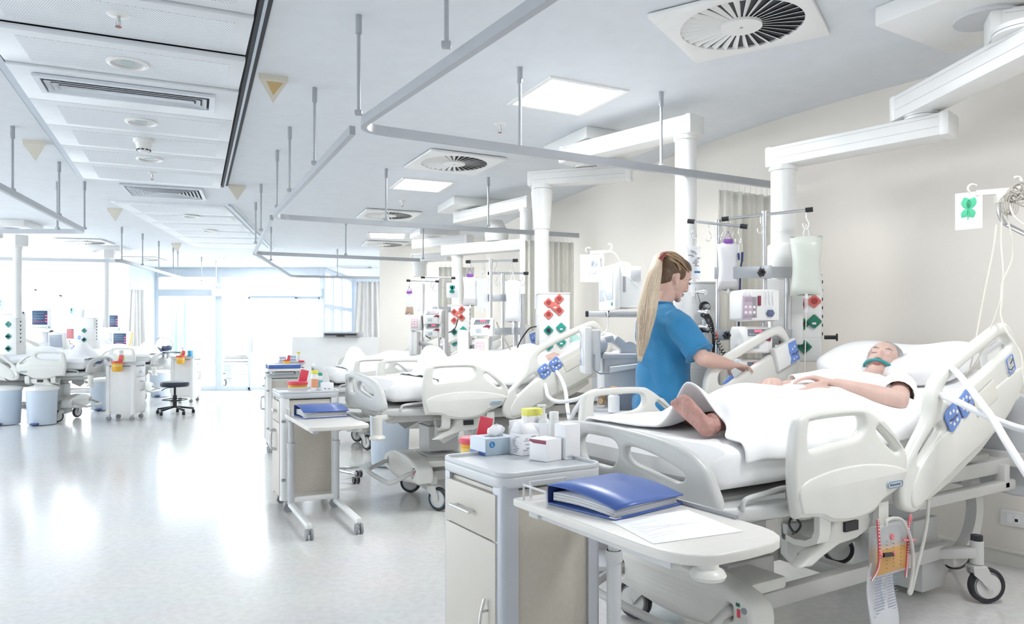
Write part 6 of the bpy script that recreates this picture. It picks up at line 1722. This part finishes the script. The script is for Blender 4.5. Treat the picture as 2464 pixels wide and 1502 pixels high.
for P in ([(0, 0, .08), (.084, 0, .08), (.075, .03, .115), (.015, .03, .115)], [(0, 0, .08), (0, .07, .08), (.012, .055, .12), (.012, .018, .12)], [(.084, 0, .08), (.084, .07, .08), (.10, .06, .112), (.10, .01, .112)], [(.0, .07, .08), (.084, .07, .08), (.08, .085, .125), (.01, .085, .125)]):
    g = G(); g._add(P, [(0, 1, 2, 3)]); solid(obj('flap', g, PAPER, t), .001)
g = G(); rr = random.Random(6)
for k in range(9): g.box((rr.uniform(.02, .06), -.0006, .012 + .007 * k), (rr.uniform(.01, .03), .001, .0028)); g.box((-.0006, rr.uniform(.02, .05), .012 + .007 * k), (.001, rr.uniform(.01, .03), .0028))
obj('print', g, INKG, t)
t = boxthing(1304, 1111, .075, .075, .078, 'small square white box with a maroon stripe along its top edge, front of the group', None, 'medicine_box', 'box', BAY1.rz + .22)
g = G().box((.0, .0, .039), (.082, .082, .078), .001, M=Matrix.Translation((.041, .041, 0))); obj('carton', g, PAPER, t)
obj('maroon_stripe', G().slab([(0, .0), (.060, .0), (.082, .006), (.082, .013), (.0, .013)], [], .0012, .0003, Matrix.Translation((-.0005, 0, .062)) @ frame_m((0, .0, 0), (0, 1, 0), (0, 0, 1))), MAROON, t)
t = boxthing(1352, 1105, .07, .05, .125, 'tall plain white box at the bed side end of the nearest cabinet', None, 'medicine_box', 'box', BAY1.rz + .12)
obj('carton', G().box((.036, .03, .0625), (.072, .06, .125), .001), PAPER, t); g = G()
for k in range(3): g.box((.02 + .004 * k, -.0006, .012 - .0035 * k), (.03, .001, .0012))
obj('print', g, INKG, t)
t = boxthing(1316, 1080, .06, .05, .10, 'white box with maroon band and print, half hidden behind the square one', None, 'medicine_box', 'box', BAY1.rz + .2)
obj('carton', G().box((.035, .03, .05), (.07, .06, .10), .001), PAPER, t); obj('maroon_band', G().box((.035, -.0005, .088), (.07, .001, .006)).box((.035, -.0005, .03), (.07, .001, .005)), MAROON, t)
g = G(); rr = random.Random(9)
for k in range(6): g.box((rr.uniform(.02, .05), -.0006, .042 + .007 * k), (rr.uniform(.015, .035), .001, .003))
obj('print', g, INK, t)
p = W(1280, 1072, ZC); t = thing('wipes_pack', 'tall white wipes pack with a bright yellow top band behind the cartons', 'pack', (p.x, p.y, ZC), BAY1.rz)
obj('pack', G().box((0, 0, .075), (.075, .05, .15), .006), PAPER, t); obj('yellow_band', G().box((0, 0, .135), (.0765, .0515, .034), .006), mat('pack_yellow', (.80, .78, .16), .5), t)
g = G()
for k in range(4): g.box((-.01 + .004 * (k % 2), -.0256, .09 - .006 * k), (.03, .001, .004))
obj('print', g, INK, t)
p = W(1309, 1075, ZC); bottle((p.x, p.y, ZC), .024, .115, WHITEP, WHITEP, 'white pump dispenser bottle, tallest among the cartons on the nearest cabinet', None, .5, .035, True)
p = W(1333, 1080, ZC); bottle((p.x, p.y, ZC), .022, .12, WHITEP, WHITEP, 'white bottle with a ribbed cap beside the pump dispenser', None, .72, .026)
p = D(1146, 1062, 2.93); sharps((p.x, p.y, .735), 'sharps container hung on the far side of the nearest cabinet with its red flap raised', .2, 1.0)

# --- second cabinet
bl = lambda B, X, Y, z=0: B.p(X, Y, z)
cabinet(bl(BAY2, -.81, .24), BAY2.rz, .42, .40, .86, 'second bedside cabinet, beige-sided, with a yellow-capped bottle on it', 'c', CABF, CABD)
table(bl(BAY2, -.81, -.02), BAY2.rz, .385, .86, .72, 'second over-bed table on two posts, reaching out towards the aisle with a binder', True, .06, .62)
binder(bl(BAY2, -.80, -.28, .7205), BAY2.rz - 1.5, 'blue ring binder on the second over-bed table beside the beige cabinet', .25, .31, .075, .025)
ZC2 = .861
p = W(757, 940, ZC2); bottle((p.x, p.y, ZC2), .026, .13, WHITEP, YELLOWL, 'white bottle with yellow cap and orange label on the second cabinet', ORANGE, .85, .022)
p = W(770, 938, ZC2); bottle((p.x, p.y, ZC2), .020, .11, WHITEP, TEALS, 'slim bottle with teal print right behind the yellow-capped bottle', mat('label_teal', (.20, .50, .55), .5), .7, .02)
p = W(789, 941, ZC2); t = thing('medicine_box', 'small grey-white box at the bed end of the second cabinet', 'box', (p.x, p.y, ZC2), BAY2.rz); obj('carton', G().box((0, .03, .03), (.085, .06, .06), .001), PAPER, t); obj('print', G().box((-.02, -.0006, .018), (.012, .001, .006)).box((.01, -.0006, .016), (.02, .001, .004)), INK, t)
p = D(716, 930, 5.75); sharps((p.x, p.y, .76), 'sharps container behind the second cabinet, only its red lid and flap showing', .1, 1.15)
# --- third cabinet
cabinet(bl(BAY3, -.82, .24), BAY3.rz, .40, .40, .84, 'third bedside cabinet, under the raised table with the blue folder', 'c', mat('cabinet_pale', (.74, .73, .70), .4), CABF)
table(bl(BAY3, -.82, .36), BAY3.rz, .40, .52, .905, 'third over-bed table, set right above its cabinet with a blue folder', True, .03, .42)
t = thing('ring_binder', 'flat blue folder lying on the third, raised over-bed table', 'binder', bl(BAY3, -.83, .12, .9055), BAY3.rz + .05, 'blue ring binders'); obj('cover', G().box((0, 0, .02), (.34, .26, .04), .003), BINDER, t); obj('white_tab', G().box((.10, -.05, .0405), (.05, .03, .001)), PAPER, t)
# --- fourth cabinet, mostly hidden
cabinet(bl(BAY4, -.80, .2), BAY4.rz, .40, .40, .86, 'farthest right cabinet, behind the flat blue folder, with small boxes on it', 'c', mat('cabinet_pale', (.74, .73, .70), .4), CABF)
for k, (u, v, w, h, m, l) in enumerate(((690, 884, .10, .09, mat('box_blue_stripe', (.42, .48, .68), .5), 'first blue-striped box on the farthest right cabinet'), (722, 880, .11, .11, mat('box_blue_stripe', (.42, .48, .68), .5), 'second, larger blue-striped box on the farthest right cabinet'), (700, 886, .07, .05, PAPER, 'plain white box between the two blue-striped boxes'))):
    p = bl(BAY4, -.93 + .14 * k if k < 2 else -.72, .15 + .04 * k, .861); t = thing('medicine_box', l, 'box', p, BAY4.rz)
    obj('carton', G().box((0, 0, h / 2), (w, .07, h), .001), PAPER, t)
    if k < 2: obj('stripes', G().box((0, -.0355, h * .3), (w, .001, h * .2)).box((0, -.0355, h * .7), (w, .001, h * .25)), m, t)
bottle(bl(BAY4, -.70, .08, .861), .03, .13, WHITEP, YELLOWL, 'bottle with yellow cap on the farthest right cabinet', None, .8, .025)
sharps(bl(BAY4, -.88, -.07, .80), 'sharps container with red lid at the farthest right cabinet', 0, .8)
t = thing('bag_of_gloves', 'red glove packet lying on the farthest right cabinet', 'packet', bl(BAY4, -.66, -.05, .861), 0); obj('packet', G().box((0, 0, .015), (.08, .06, .03), .01), RED, t)

# --- window side cabinets
CW = mat('cabinet_white', (.82, .81, .80), .4)
for (x, y, rz, l1, l2, l3, l4) in ((-5.85, 11.02, PI + .10, 'nearer window-side cabinet, all white, beside the pedal bins', 'yellow sharps container clipped to the nearer window-side cabinet', 'bottle with green and yellow label on the nearer window-side cabinet', 'blue clipboard on the nearest left bed, next to the white cabinet'), (-6.22, 13.88, PI + .06, 'farther window-side cabinet, all white, just beyond the stool', 'yellow sharps container clipped to the farther window-side cabinet', 'bottle with green and yellow label on the farther window-side cabinet', '')):
    cabinet((x, y, 0), rz, .42, .42, .86, l1, 'c', CW, CW)
    sharps((x + .03, y - .30, .74), l2, 0, 1.15)
    bottle((x - .02, y - .10, .861), .05, .15, WHITEP, WHITEP, l3, mat('label_lime', (.62, .75, .22), .5), .6, .04)
binder((-6.42, 14.02 - .2, .93), .2, 'blue clipboard folder lying across the end of the second left bed', .34, .24, .03, .005)
t = thing('glove_packet', 'blue and white packet beside the bottle on the farther window-side cabinet', 'packet', (-6.17, 13.95, .861)); obj('packet', G().box((0, 0, .06), (.06, .12, .12), .01), mat('packet_blue', (.05, .30, .55), .4), t); obj('white_top', G().ell((-.09, -.05, .05), (.08, .05, .06)), SHEET, t)
t = thing('folded_pad', 'narrow navy strap pad lying on the nearest left bed by its footboard', 'pad', bl(BAY1, 0, 0)); t.location = D(222, 872, 10.9); obj('pad', G().box((0, 0, 0), (.24, .10, .045), .012), mat('pad_navy', (.12, .18, .36), .5), t)


def bin_(loc, label, rz=0):
    t = thing('pedal_bin', label, 'bin', loc, rz, 'pale blue pedal bins')
    obj('tub', G().lathe([(.17, .01), (.178, .02), (.195, .49), (.20, .50), (.19, .505), (.001, .505)], n=36), BINW, t)
    obj('lid', G().lathe([(.206, .495), (.208, .525), (.20, .54), (.12, .555), (.001, .56)], n=36), WHITEP, t)
    g = G().box((0, -.20, .03), (.10, .06, .022), .006); g.box((.0, -.185, .02), (.05, .04, .04), .006); obj('pedal', g, mat('pedal_navy', (.05, .09, .25), .4), t)
    return t


bin_(W(101, 1022, 0), 'pale blue pedal bin, right one of the pair before the nearest left bed', .1)
bin_(W(14, 1022, 0), 'pale blue pedal bin cut by the frame edge, left one of the pair', .1)
bin_(V((-6.95, 12.35, 0)), 'pale blue bin half hidden behind the nearer white cabinet', .2)
bin_(V((-7.28, 15.05, 0)), 'pale blue bin beyond the stool, behind the second left bed', .2)
bin_(V((-1.20, 7.15, 0)), 'pale blue bin behind the lift column of the middle right bed', .4)
bin_(V((-.72, 7.25, 0)), 'pale blue bin under the middle right bed, seen right of its lift column', -.4)

# stool
S = V((-5.47, 11.8, 0)); t = thing('stool', 'round dark vinyl stool on five castors in the aisle', 'stool', S, .3)
obj('seat', G().lathe([(.20, .44), (.215, .455), (.22, .49), (.21, .515), (.16, .525), (.001, .528)], n=36), STOOLB, t)
obj('gas_lift', G().cyl((0, 0, .10), (0, 0, .30), .032, n=18).cyl((0, 0, .30), (0, 0, .44), .018, n=14), BLACK, t)
obj('height_lever', G().tube([(0, 0, .43), (-.12, -.03, .42), (-.19, -.05, .38)], .006, 8, 3), BLACK, t)
g = G().rings([(V((.19 * math.cos(a), .19 * math.sin(a), .23)), .008) for a in [k * PI / 18 for k in range(36)]], 8, closed=True)
for k in range(4): a = k * PI / 2; g.cyl((.02 * math.cos(a), .02 * math.sin(a), .20), (.19 * math.cos(a), .19 * math.sin(a), .23), .006, n=8)
obj('foot_ring', g, BLACK, t)
for k in range(5):
    a = k * 2 * PI / 5 + .3; l = obj('leg', G().bar((0, 0, .12), (.28 * math.cos(a), .28 * math.sin(a), .075), .045, .03, .008), BLACK, t)
    obj('castor', G().cyl((.28 * math.cos(a), .28 * math.sin(a), .055), (.28 * math.cos(a), .28 * math.sin(a), .09), .008, n=8).cyl((.28 * math.cos(a) - .022, .28 * math.sin(a), .028), (.28 * math.cos(a) + .022, .28 * math.sin(a), .028), .028, n=16), BLACK, l)
# small chair base behind the second cabinet: chrome foot with twin black castors
t = thing('stool', 'chrome stool base with black castors peeping out behind the second cabinet', 'stool', W(800, 1160, .0) + V((0, .05, 0)), .6)
obj('seat', G().lathe([(.17, .46), (.18, .475), (.18, .50), (.16, .515), (.001, .52)], n=28), STOOLB, t); obj('gas_lift', G().cyl((0, 0, .08), (0, 0, .46), .022, n=14), CHROME, t)
for k in range(5):
    a = k * 2 * PI / 5 - 1.1; l = obj('leg', G().bar((0, 0, .10), (.25 * math.cos(a), .25 * math.sin(a), .085), .035, .028, .01), CHROME, t)
    for q in (-.018, .018): obj('castor', G().cyl((.25 * math.cos(a) + q - .008, .25 * math.sin(a), .03), (.25 * math.cos(a) + q + .008, .25 * math.sin(a), .03), .03, n=14), BLACK, l)
# ================================================================ window-side equipment, wall fittings, drainage bags
def screen_monitor(c, rz, w, h, label, sm=SCREEN, tilt=0, traces=True, parent=None):
    t = thing('patient_monitor', label, 'monitor', c, rz, 'window-side monitors'); t.rotation_euler = (tilt, 0, rz)
    obj('housing', G().box((0, .06, 0), (w, .14, h), .015), WHITEP, t)
    s = obj('screen', G().box((-.01, -.0105, .015), (w * .74, .004, h * .68), .001), sm, t)
    if traces:
        rr = random.Random(int(abs(c[0]) * 10)); g = G()
        for k in range(3):
            z = .015 + h * (.22 - .13 * k); g.tube([(-w * .34 + w * .5 * i / 14, -.0135, z + rr.uniform(-.006, .012) * (i % 3 == 0)) for i in range(15)], .0014, 4)
        obj('green_traces', g, TRG, s)
        g = G().tube([(-w * .34 + w * .5 * i / 14, -.0135, .015 - h * .2 + rr.uniform(-.004, .01)) for i in range(15)], .0014, 4)
        for k in range(3): g.box((w * .28, -.0135, .015 + h * (.1 - .14 * k)), (w * .10, .002, .018))
        obj('red_readings', g, TRR, s)
    g = G().cyl((w * .42, -.014, -h * .42), (w * .42, -.008, -h * .42), .012, n=12); obj('knob', g, TEALS, t)
    g = G()
    for k in range(6): g.box((-w * .34 + .035 * k, -.0115, -h * .42), (.018, .003, .008))
    obj('keys', g, GREY, t)
    return t


def eq_stand(x, y, z, label, s=.34):
    t = thing('equipment_shelf', label, 'shelf', (x, y, 0), 0, 'window-side equipment shelves')
    obj('shelf_board', G().box((0, .1, z - .012), (s + .12, .36, .025), .005), WHITEP, t)
    obj('rail_ends', G().cyl((-s / 2 - .08, -.08, z - .012), (-s / 2 - .04, -.08, z - .012), .02, n=10).cyl((s / 2 + .04, -.08, z - .012), (s / 2 + .08, -.08, z - .012), .02, n=10), BLACK, t)
    obj('upright', G().box((0, .15, z / 2), (.10, .10, z - .04), .01), LGREY, t); obj('foot', G().box((0, .1, .06), (.45, .40, .05), .015), LGREY, t)
    g = G()
    for q in (-.18, .18):
        for r in (-.06, .26): g.cyl((q - .012, r, .025), (q + .012, r, .025), .025, n=10)
    return t


c = D(98, 767, 12.1); eq_stand(c.x, c.y, c.z - .20, 'white equipment shelf over the nearest left bed'); screen_monitor(c, .25, .30, .34, 'upper white monitor with a violet-grey screen over the nearest left bed')
c = D(137, 823, 11.75); screen_monitor(c, .1, .26, .30, 'tilted white display with a plain slate-grey screen over the nearest left bed', SCREENG, .12, False)
g = G().box((0, .16, -.06), (.12, .22, .1), .02); o = obj('display_mount', G().bar((0, .12, 0), (-.35, .35, -.05), .06, .06, .01).box((-.42, .4, (.1 - c.z) / 2 - .0), (.3, .3, c.z - .12), .02), LGREY, None, c); tag(o, 'pale machine column carrying the tilted slate display', 'ventilator')
c = D(271, 775, 14.6); eq_stand(c.x, c.y, c.z - .20, 'white equipment shelf with black rail ends over the second left bed'); screen_monitor(c, .05, .31, .34, 'upper dark-screened monitor over the second left bed')
c = D(290, 818, 14.3); screen_monitor(c, .1, .32, .33, 'lower dark-screened monitor below the black rail ends, second left bed')
o = obj('display_mount', G().bar((0, .12, 0), (-.35, .35, -.05), .06, .06, .01).box((-.42, .4, (.1 - c.z) / 2), (.3, .3, c.z - .12), .02), LGREY, None, c); tag(o, 'pale machine column carrying the lower dark monitor', 'ventilator')
for P, m, l in (([D(318, 800, 14.3), D(316, 815, 14.3), D(312, 830, 14.3), D(308, 838, 14.3)], mat('tube_yellow', (.75, .52, .12), .4), 'short yellow tube hanging right of the lower dark monitor'),
                ([D(-10, 838, 10.6), D(15, 855, 10.5), D(28, 880, 10.4), D(42, 905, 10.3)], TUBEW, 'white breathing tube arching over the nearest left bed'),
                ([D(48, 790, 11.5), D(50, 760, 11.5), D(56, 752, 11.5), D(58, 770, 11.5)], mat('tube_navy', (.08, .12, .30), .4), 'navy and grey hose coil left of the violet-screened monitor'),
                ([D(45, 815, 11.3), D(60, 830, 11.2), D(70, 845, 11.1)], TUBEW, 'white tube beside the nearest left patient')):
    o = obj('tube', G().tube([p - P[0] for p in P], .016, 8, 6), m, None, P[0]); tag(o, l, 'tube')
t = thing('instrument_cart', 'dark instruments heaped on a trolley before the grey wall, left of the green curtain', 'trolley', V((D(398, 0, 15.6).x, 15.6, 0)))
obj('cart', G().box((0, 0, .45), (.5, .4, .8), .02), LGREY, t); g = G(); rr = random.Random(12)
for k in range(7): g.ell((rr.uniform(-.15, .15), rr.uniform(-.12, .1), .92 + rr.uniform(0, .1)), (.07, .06, .06), n=12)
obj('dark_bundle', g, mat('bundle_navy', (.06, .08, .14), .5), t)
def sh(u, v): a = 2 * PI * u; r = (1 - v) ** .7; return (-.16 + .14 * r * math.cos(a), .05 + .12 * r * math.sin(a), .85 + .36 * v)
obj('pale_cover', G().grid(sh, 16, 6, True), SHEET, t)
g = G().tube([(.12, 0, .95), (.16, 0, 1.08), (.06, 0, 1.20), (-.10, 0, 1.22), (-.2, 0, 1.18)], .008, 6, 5); obj('wire', g, GREY, t)
s = stand(V((D(112, 0, 12.8).x, 12.8, 0)), .7, 1.75, D(86, 698, 12.8), D(146, 712, 12.8), (.2, .8), 'window-side drip pole above the violet-screened monitor')
drip_bag(D(196, 735, 12.6), .10, .34, 'pale drip bag beside the pale teal clover card', FLUIDL, None, None, None, False, 0, None, .05)
o = obj('wall_label', G().box((0, 0, 0), (.10, .03, .16), .004), mat('label_rose', (.70, .25, .28), .5), None, D(169, 803, 11.6)); tag(o, 'small rose-red pouch between the two left beds', 'pouch')

# wall socket at the far right edge, on the wall
q = None
for i in range(len(WP) - 1):
    a, b = V(WP[i]), V(WP[i + 1]); n = V((b.y - a.y, a.x - b.x, 0)).normalized(); r = V(((2440 - U0) / F, 1, 0)); den = r.dot(n)
    d_ = a.dot(n) / den; p = r * d_
    if 0 <= (p - a).dot(b - a) <= (b - a).length_squared: q = (p, n, d_, (a - b).normalized()); break
p, n, d_, ta = q; n = -n if n.dot(V((0, 0, 0)) - p) < 0 else n
z = EYE - (1248 - V0) * d_ / F; Ms = frame_m((0, 0, 0), ta if ta.x > 0 else -ta, (0, 0, 1)); t = thing('wall_socket', 'white double wall socket plate low on the wall at the far right', 'socket', V((p.x, p.y, z)) + n * .006, 0)
Ms = frame_m((0, 0, 0), -ta if ta.cross(V((0, 0, 1))).dot(n) < 0 else ta, (0, 0, 1))
obj('plate', G().slab(rrect(.125, .085, .008), [], .012, .003, Ms), WHITEP, t); obj('blank_insert', G().slab(rrect(.03, .048, .003), [], .004, .001, Ms @ Matrix.Translation((-.016, 0, .0065))), PAPER, t); obj('jack_insert', G().slab(rrect(.03, .048, .003), [], .004, .001, Ms @ Matrix.Translation((.016, 0, .0065))), PAPER, t); obj('jack_hole', G().box((.016, -.006, .0085), (.015, .016, .002), M=Ms), BLACK, t)


# drainage bags on the near side of the nearest bed
def onbed(B, u, v, Y):
    r = (u - U0) / F; o = B.o + B.a * Y; X = (r * o.y - o.x) / (B.b.x - r * B.b.y); d = o.y + X * B.b.y
    return B.p(X, Y, EYE - (v - V0) * d / F)


YB = -.575
ob = lambda u, v, y=YB: onbed(BAY1, u, v, y)
o0 = ob(2135, 1250); t = thing('urine_meter', 'clear measuring chamber of amber fluid on red straps at the nearest bed side', 'urine meter', o0, BAY1.rz); I = rz4(-BAY1.rz) ; L = lambda u, v, y=YB: I @ (ob(u, v, y) - o0)
a, b = L(2098, 1262), L(2178, 1262); zt_, zb_ = -.015, -.20
cx = (a.x + b.x) / 2; w_ = b.x - a.x
obj('chamber', G().box((cx, 0, (zt_ + zb_) / 2), (w_, .035, zt_ - zb_), .01), CLEARP, t)
obj('amber_fluid', G().box((cx, -.001, zb_ + .056), (w_ - .006, .0335, .098), .006), URINE, t)
g = G()
for x in (.3, .5, .72):
    for k in range(8): g.box((a.x + w_ * x, -.0182, zb_ + .03 + .014 * k), (.006, .001, .0018))
obj('scale_marks', g, INK, t)
obj('red_cap', G().cyl((cx - .01, -.022, -.06), (cx - .01, -.012, -.06), .011, n=16), PINK, t)
for (u0, v0, u1, v1, u2, v2, nm) in ((2100, 1248, 2104, 1350, 2086, 1393, 's'), (2176, 1243, 2172, 1330, 2168, 1385, 's')):
    P = [L(u0, v0), L(u1, v1), L(u2, v2)]; P = [p + V((0, -.02, 0)) for p in P]; PP = cr(P, 6)
    st = obj('red_strap', G().loft([[p + V((-.007, 0, 0)), p + V((.007, 0, 0)), p + V((.007, .002, 0)), p + V((-.007, .002, 0))] for p in PP]), STRAP, t)
    g = G()
    for p in cr(P, 14)[::1]: g.box(p + V((0, -.0008, 0)), (.005, .001, .004))
    obj('strap_dots', g, PAPER, st)
obj('black_valve', G().cyl(L(2112, 1333) + V((0, -.02, 0)), L(2134, 1331) + V((0, -.02, 0)), .008, n=12), BLACK, t)
obj('pink_stick', G().cyl(L(2156, 1296) + V((0, -.026, 0)), L(2186, 1296) + V((0, -.026, 0)), .004, n=10), PINK, t)
obj('pink_clamps', G().ell(L(2107, 1332) + V((0, -.02, 0)), (.008, .006, .012)).ell(L(2138, 1330) + V((0, -.02, 0)), (.006, .006, .010)).ell(L(2178, 1245) + V((0, -.02, 0)), (.008, .006, .016)), PINK, t)
P = [L(2113, 1262), L(2116, 1248), L(2135, 1243), L(2155, 1252), L(2174, 1300), L(2178, 1360), L(2172, 1405), L(2168, 1420), L(2174, 1418), L(2188, 1360), L(2203, 1300), L(2212, 1250), L(2216, 1200)]
obj('drain_tube', G().tube([p + V((0, -.03, 0)) for p in P], .0065, 10, 6), clear_mat('tube_clear_grey', (.80, .79, .76), .35, .2), t)
o1 = ob(2120, 1345); t = thing('urine_bag', 'clear lined drainage bag hanging empty below the amber measuring chamber', 'urine bag', o1, BAY1.rz); L2_ = lambda u, v: I @ (ob(u, v) - o1)
wa = L2_(2090, 1400).x; wb = L2_(2156, 1400).x; bot = L2_(2120, 1500).z
def bg_(u, v):
    a = 2 * PI * u; x = (wa + wb) / 2 + (wb - wa) / 2 * (1 - .12 * (1 - v) ** 3) * (abs(math.cos(a)) ** .7) * (1 if math.cos(a) > 0 else -1); return (x, .012 * math.sin(a) * (.3 + v) + .01 * math.sin(v * 5), -.005 + bot * 1.10 * v - (.02 * math.cos(a) if v > .95 else 0))
obj('bag', G().grid(bg_, 28, 20, True), clear_mat('bag_film', (.88, .89, .92), .45, .25), t, ang=180)
g = G(); rr = random.Random(14)
for k in range(20):
    z = -.05 + bot * .045 * k
    for s in (0, 1): x0 = wa + (wb - wa) * (.27 + .46 * s); g.box((x0 + rr.uniform(-.004, .004), -.0145, z), ((wb - wa) * rr.uniform(.28, .42), .001, .0021))
obj('volume_lines', g, mat('line_blue_grey', (.22, .25, .34), .6), t)
obj('inner_tube', G().tube([(0, -.005, .0), (.005, -.008, -.04), (-.006, -.008, -.08), (.0, -.008, -.16)], .006, 8, 4), CLEARP, t)
# call cable loop beneath the near rail
o = obj('cable', G().tube([V((0, 0, 0)), V((-.02, -.01, -.03)), V((0, -.01, -.06)), V((.02, -.01, -.035)), V((.005, 0, -.01))], .004, 8, 6), BLACK, None, ob(1910, 1238, -.5)); tag(o, 'short black cable loop under the side rail of the nearest bed', 'cable')
o = obj('cable', G().tube([p - ob(2262, 1350, 0) for p in (ob(2262, 1350, 0), ob(2285, 1366, 0), ob(2310, 1367, -.1), ob(2330, 1352, -.2), ob(2345, 1320, -.28))], .006, 8, 6), BLACK, None, ob(2262, 1350, 0)); tag(o, 'black brake cable sagging to the head castor of the nearest bed', 'cable')
# ================================================================ light
w = bpy.data.worlds.new('sky'); sc.world = w; w.use_nodes = True
bg = w.node_tree.nodes['Background']; bg.inputs['Color'].default_value = (.93, .965, 1, 1); bg.inputs['Strength'].default_value = 5.2


def area(name, loc, size, power, rot=(0, 0, 0), col=(1, 1, 1), sy=None):
    l = bpy.data.lights.new(name, 'AREA'); l.energy = power; l.size = size; l.color = col
    if sy: l.shape = 'RECTANGLE'; l.size_y = sy
    o = bpy.data.objects.new(name, l); C.objects.link(o); o.location = loc; o.rotation_euler = rot
    return o


for u, v, pw in ((1364, 231, 27), (1015, 445, 17), (932, 567, 12), (600, 630, 18)):
    p = clg(u, v, .07); area('ceiling_or_fill_lamp', p, .6, pw, col=(.97, .99, 1))
for x, y, pw in ((1.9, 2.1, 27), (3.4, -.5, 26), (-4, 1.5, 25)):      # unseen lamps added to brighten the foreground; two carry on the panel row
    area('ceiling_or_fill_lamp', (x, y, HC - .07), .6, pw, col=(.97, .99, 1))
sc.view_settings.exposure = .47
sc.cycles.max_bounces = 8; sc.cycles.diffuse_bounces = 5; sc.cycles.transparent_max_bounces = 16
sc.cycles.sample_clamp_indirect = 6
sc.cycles.use_denoising = True
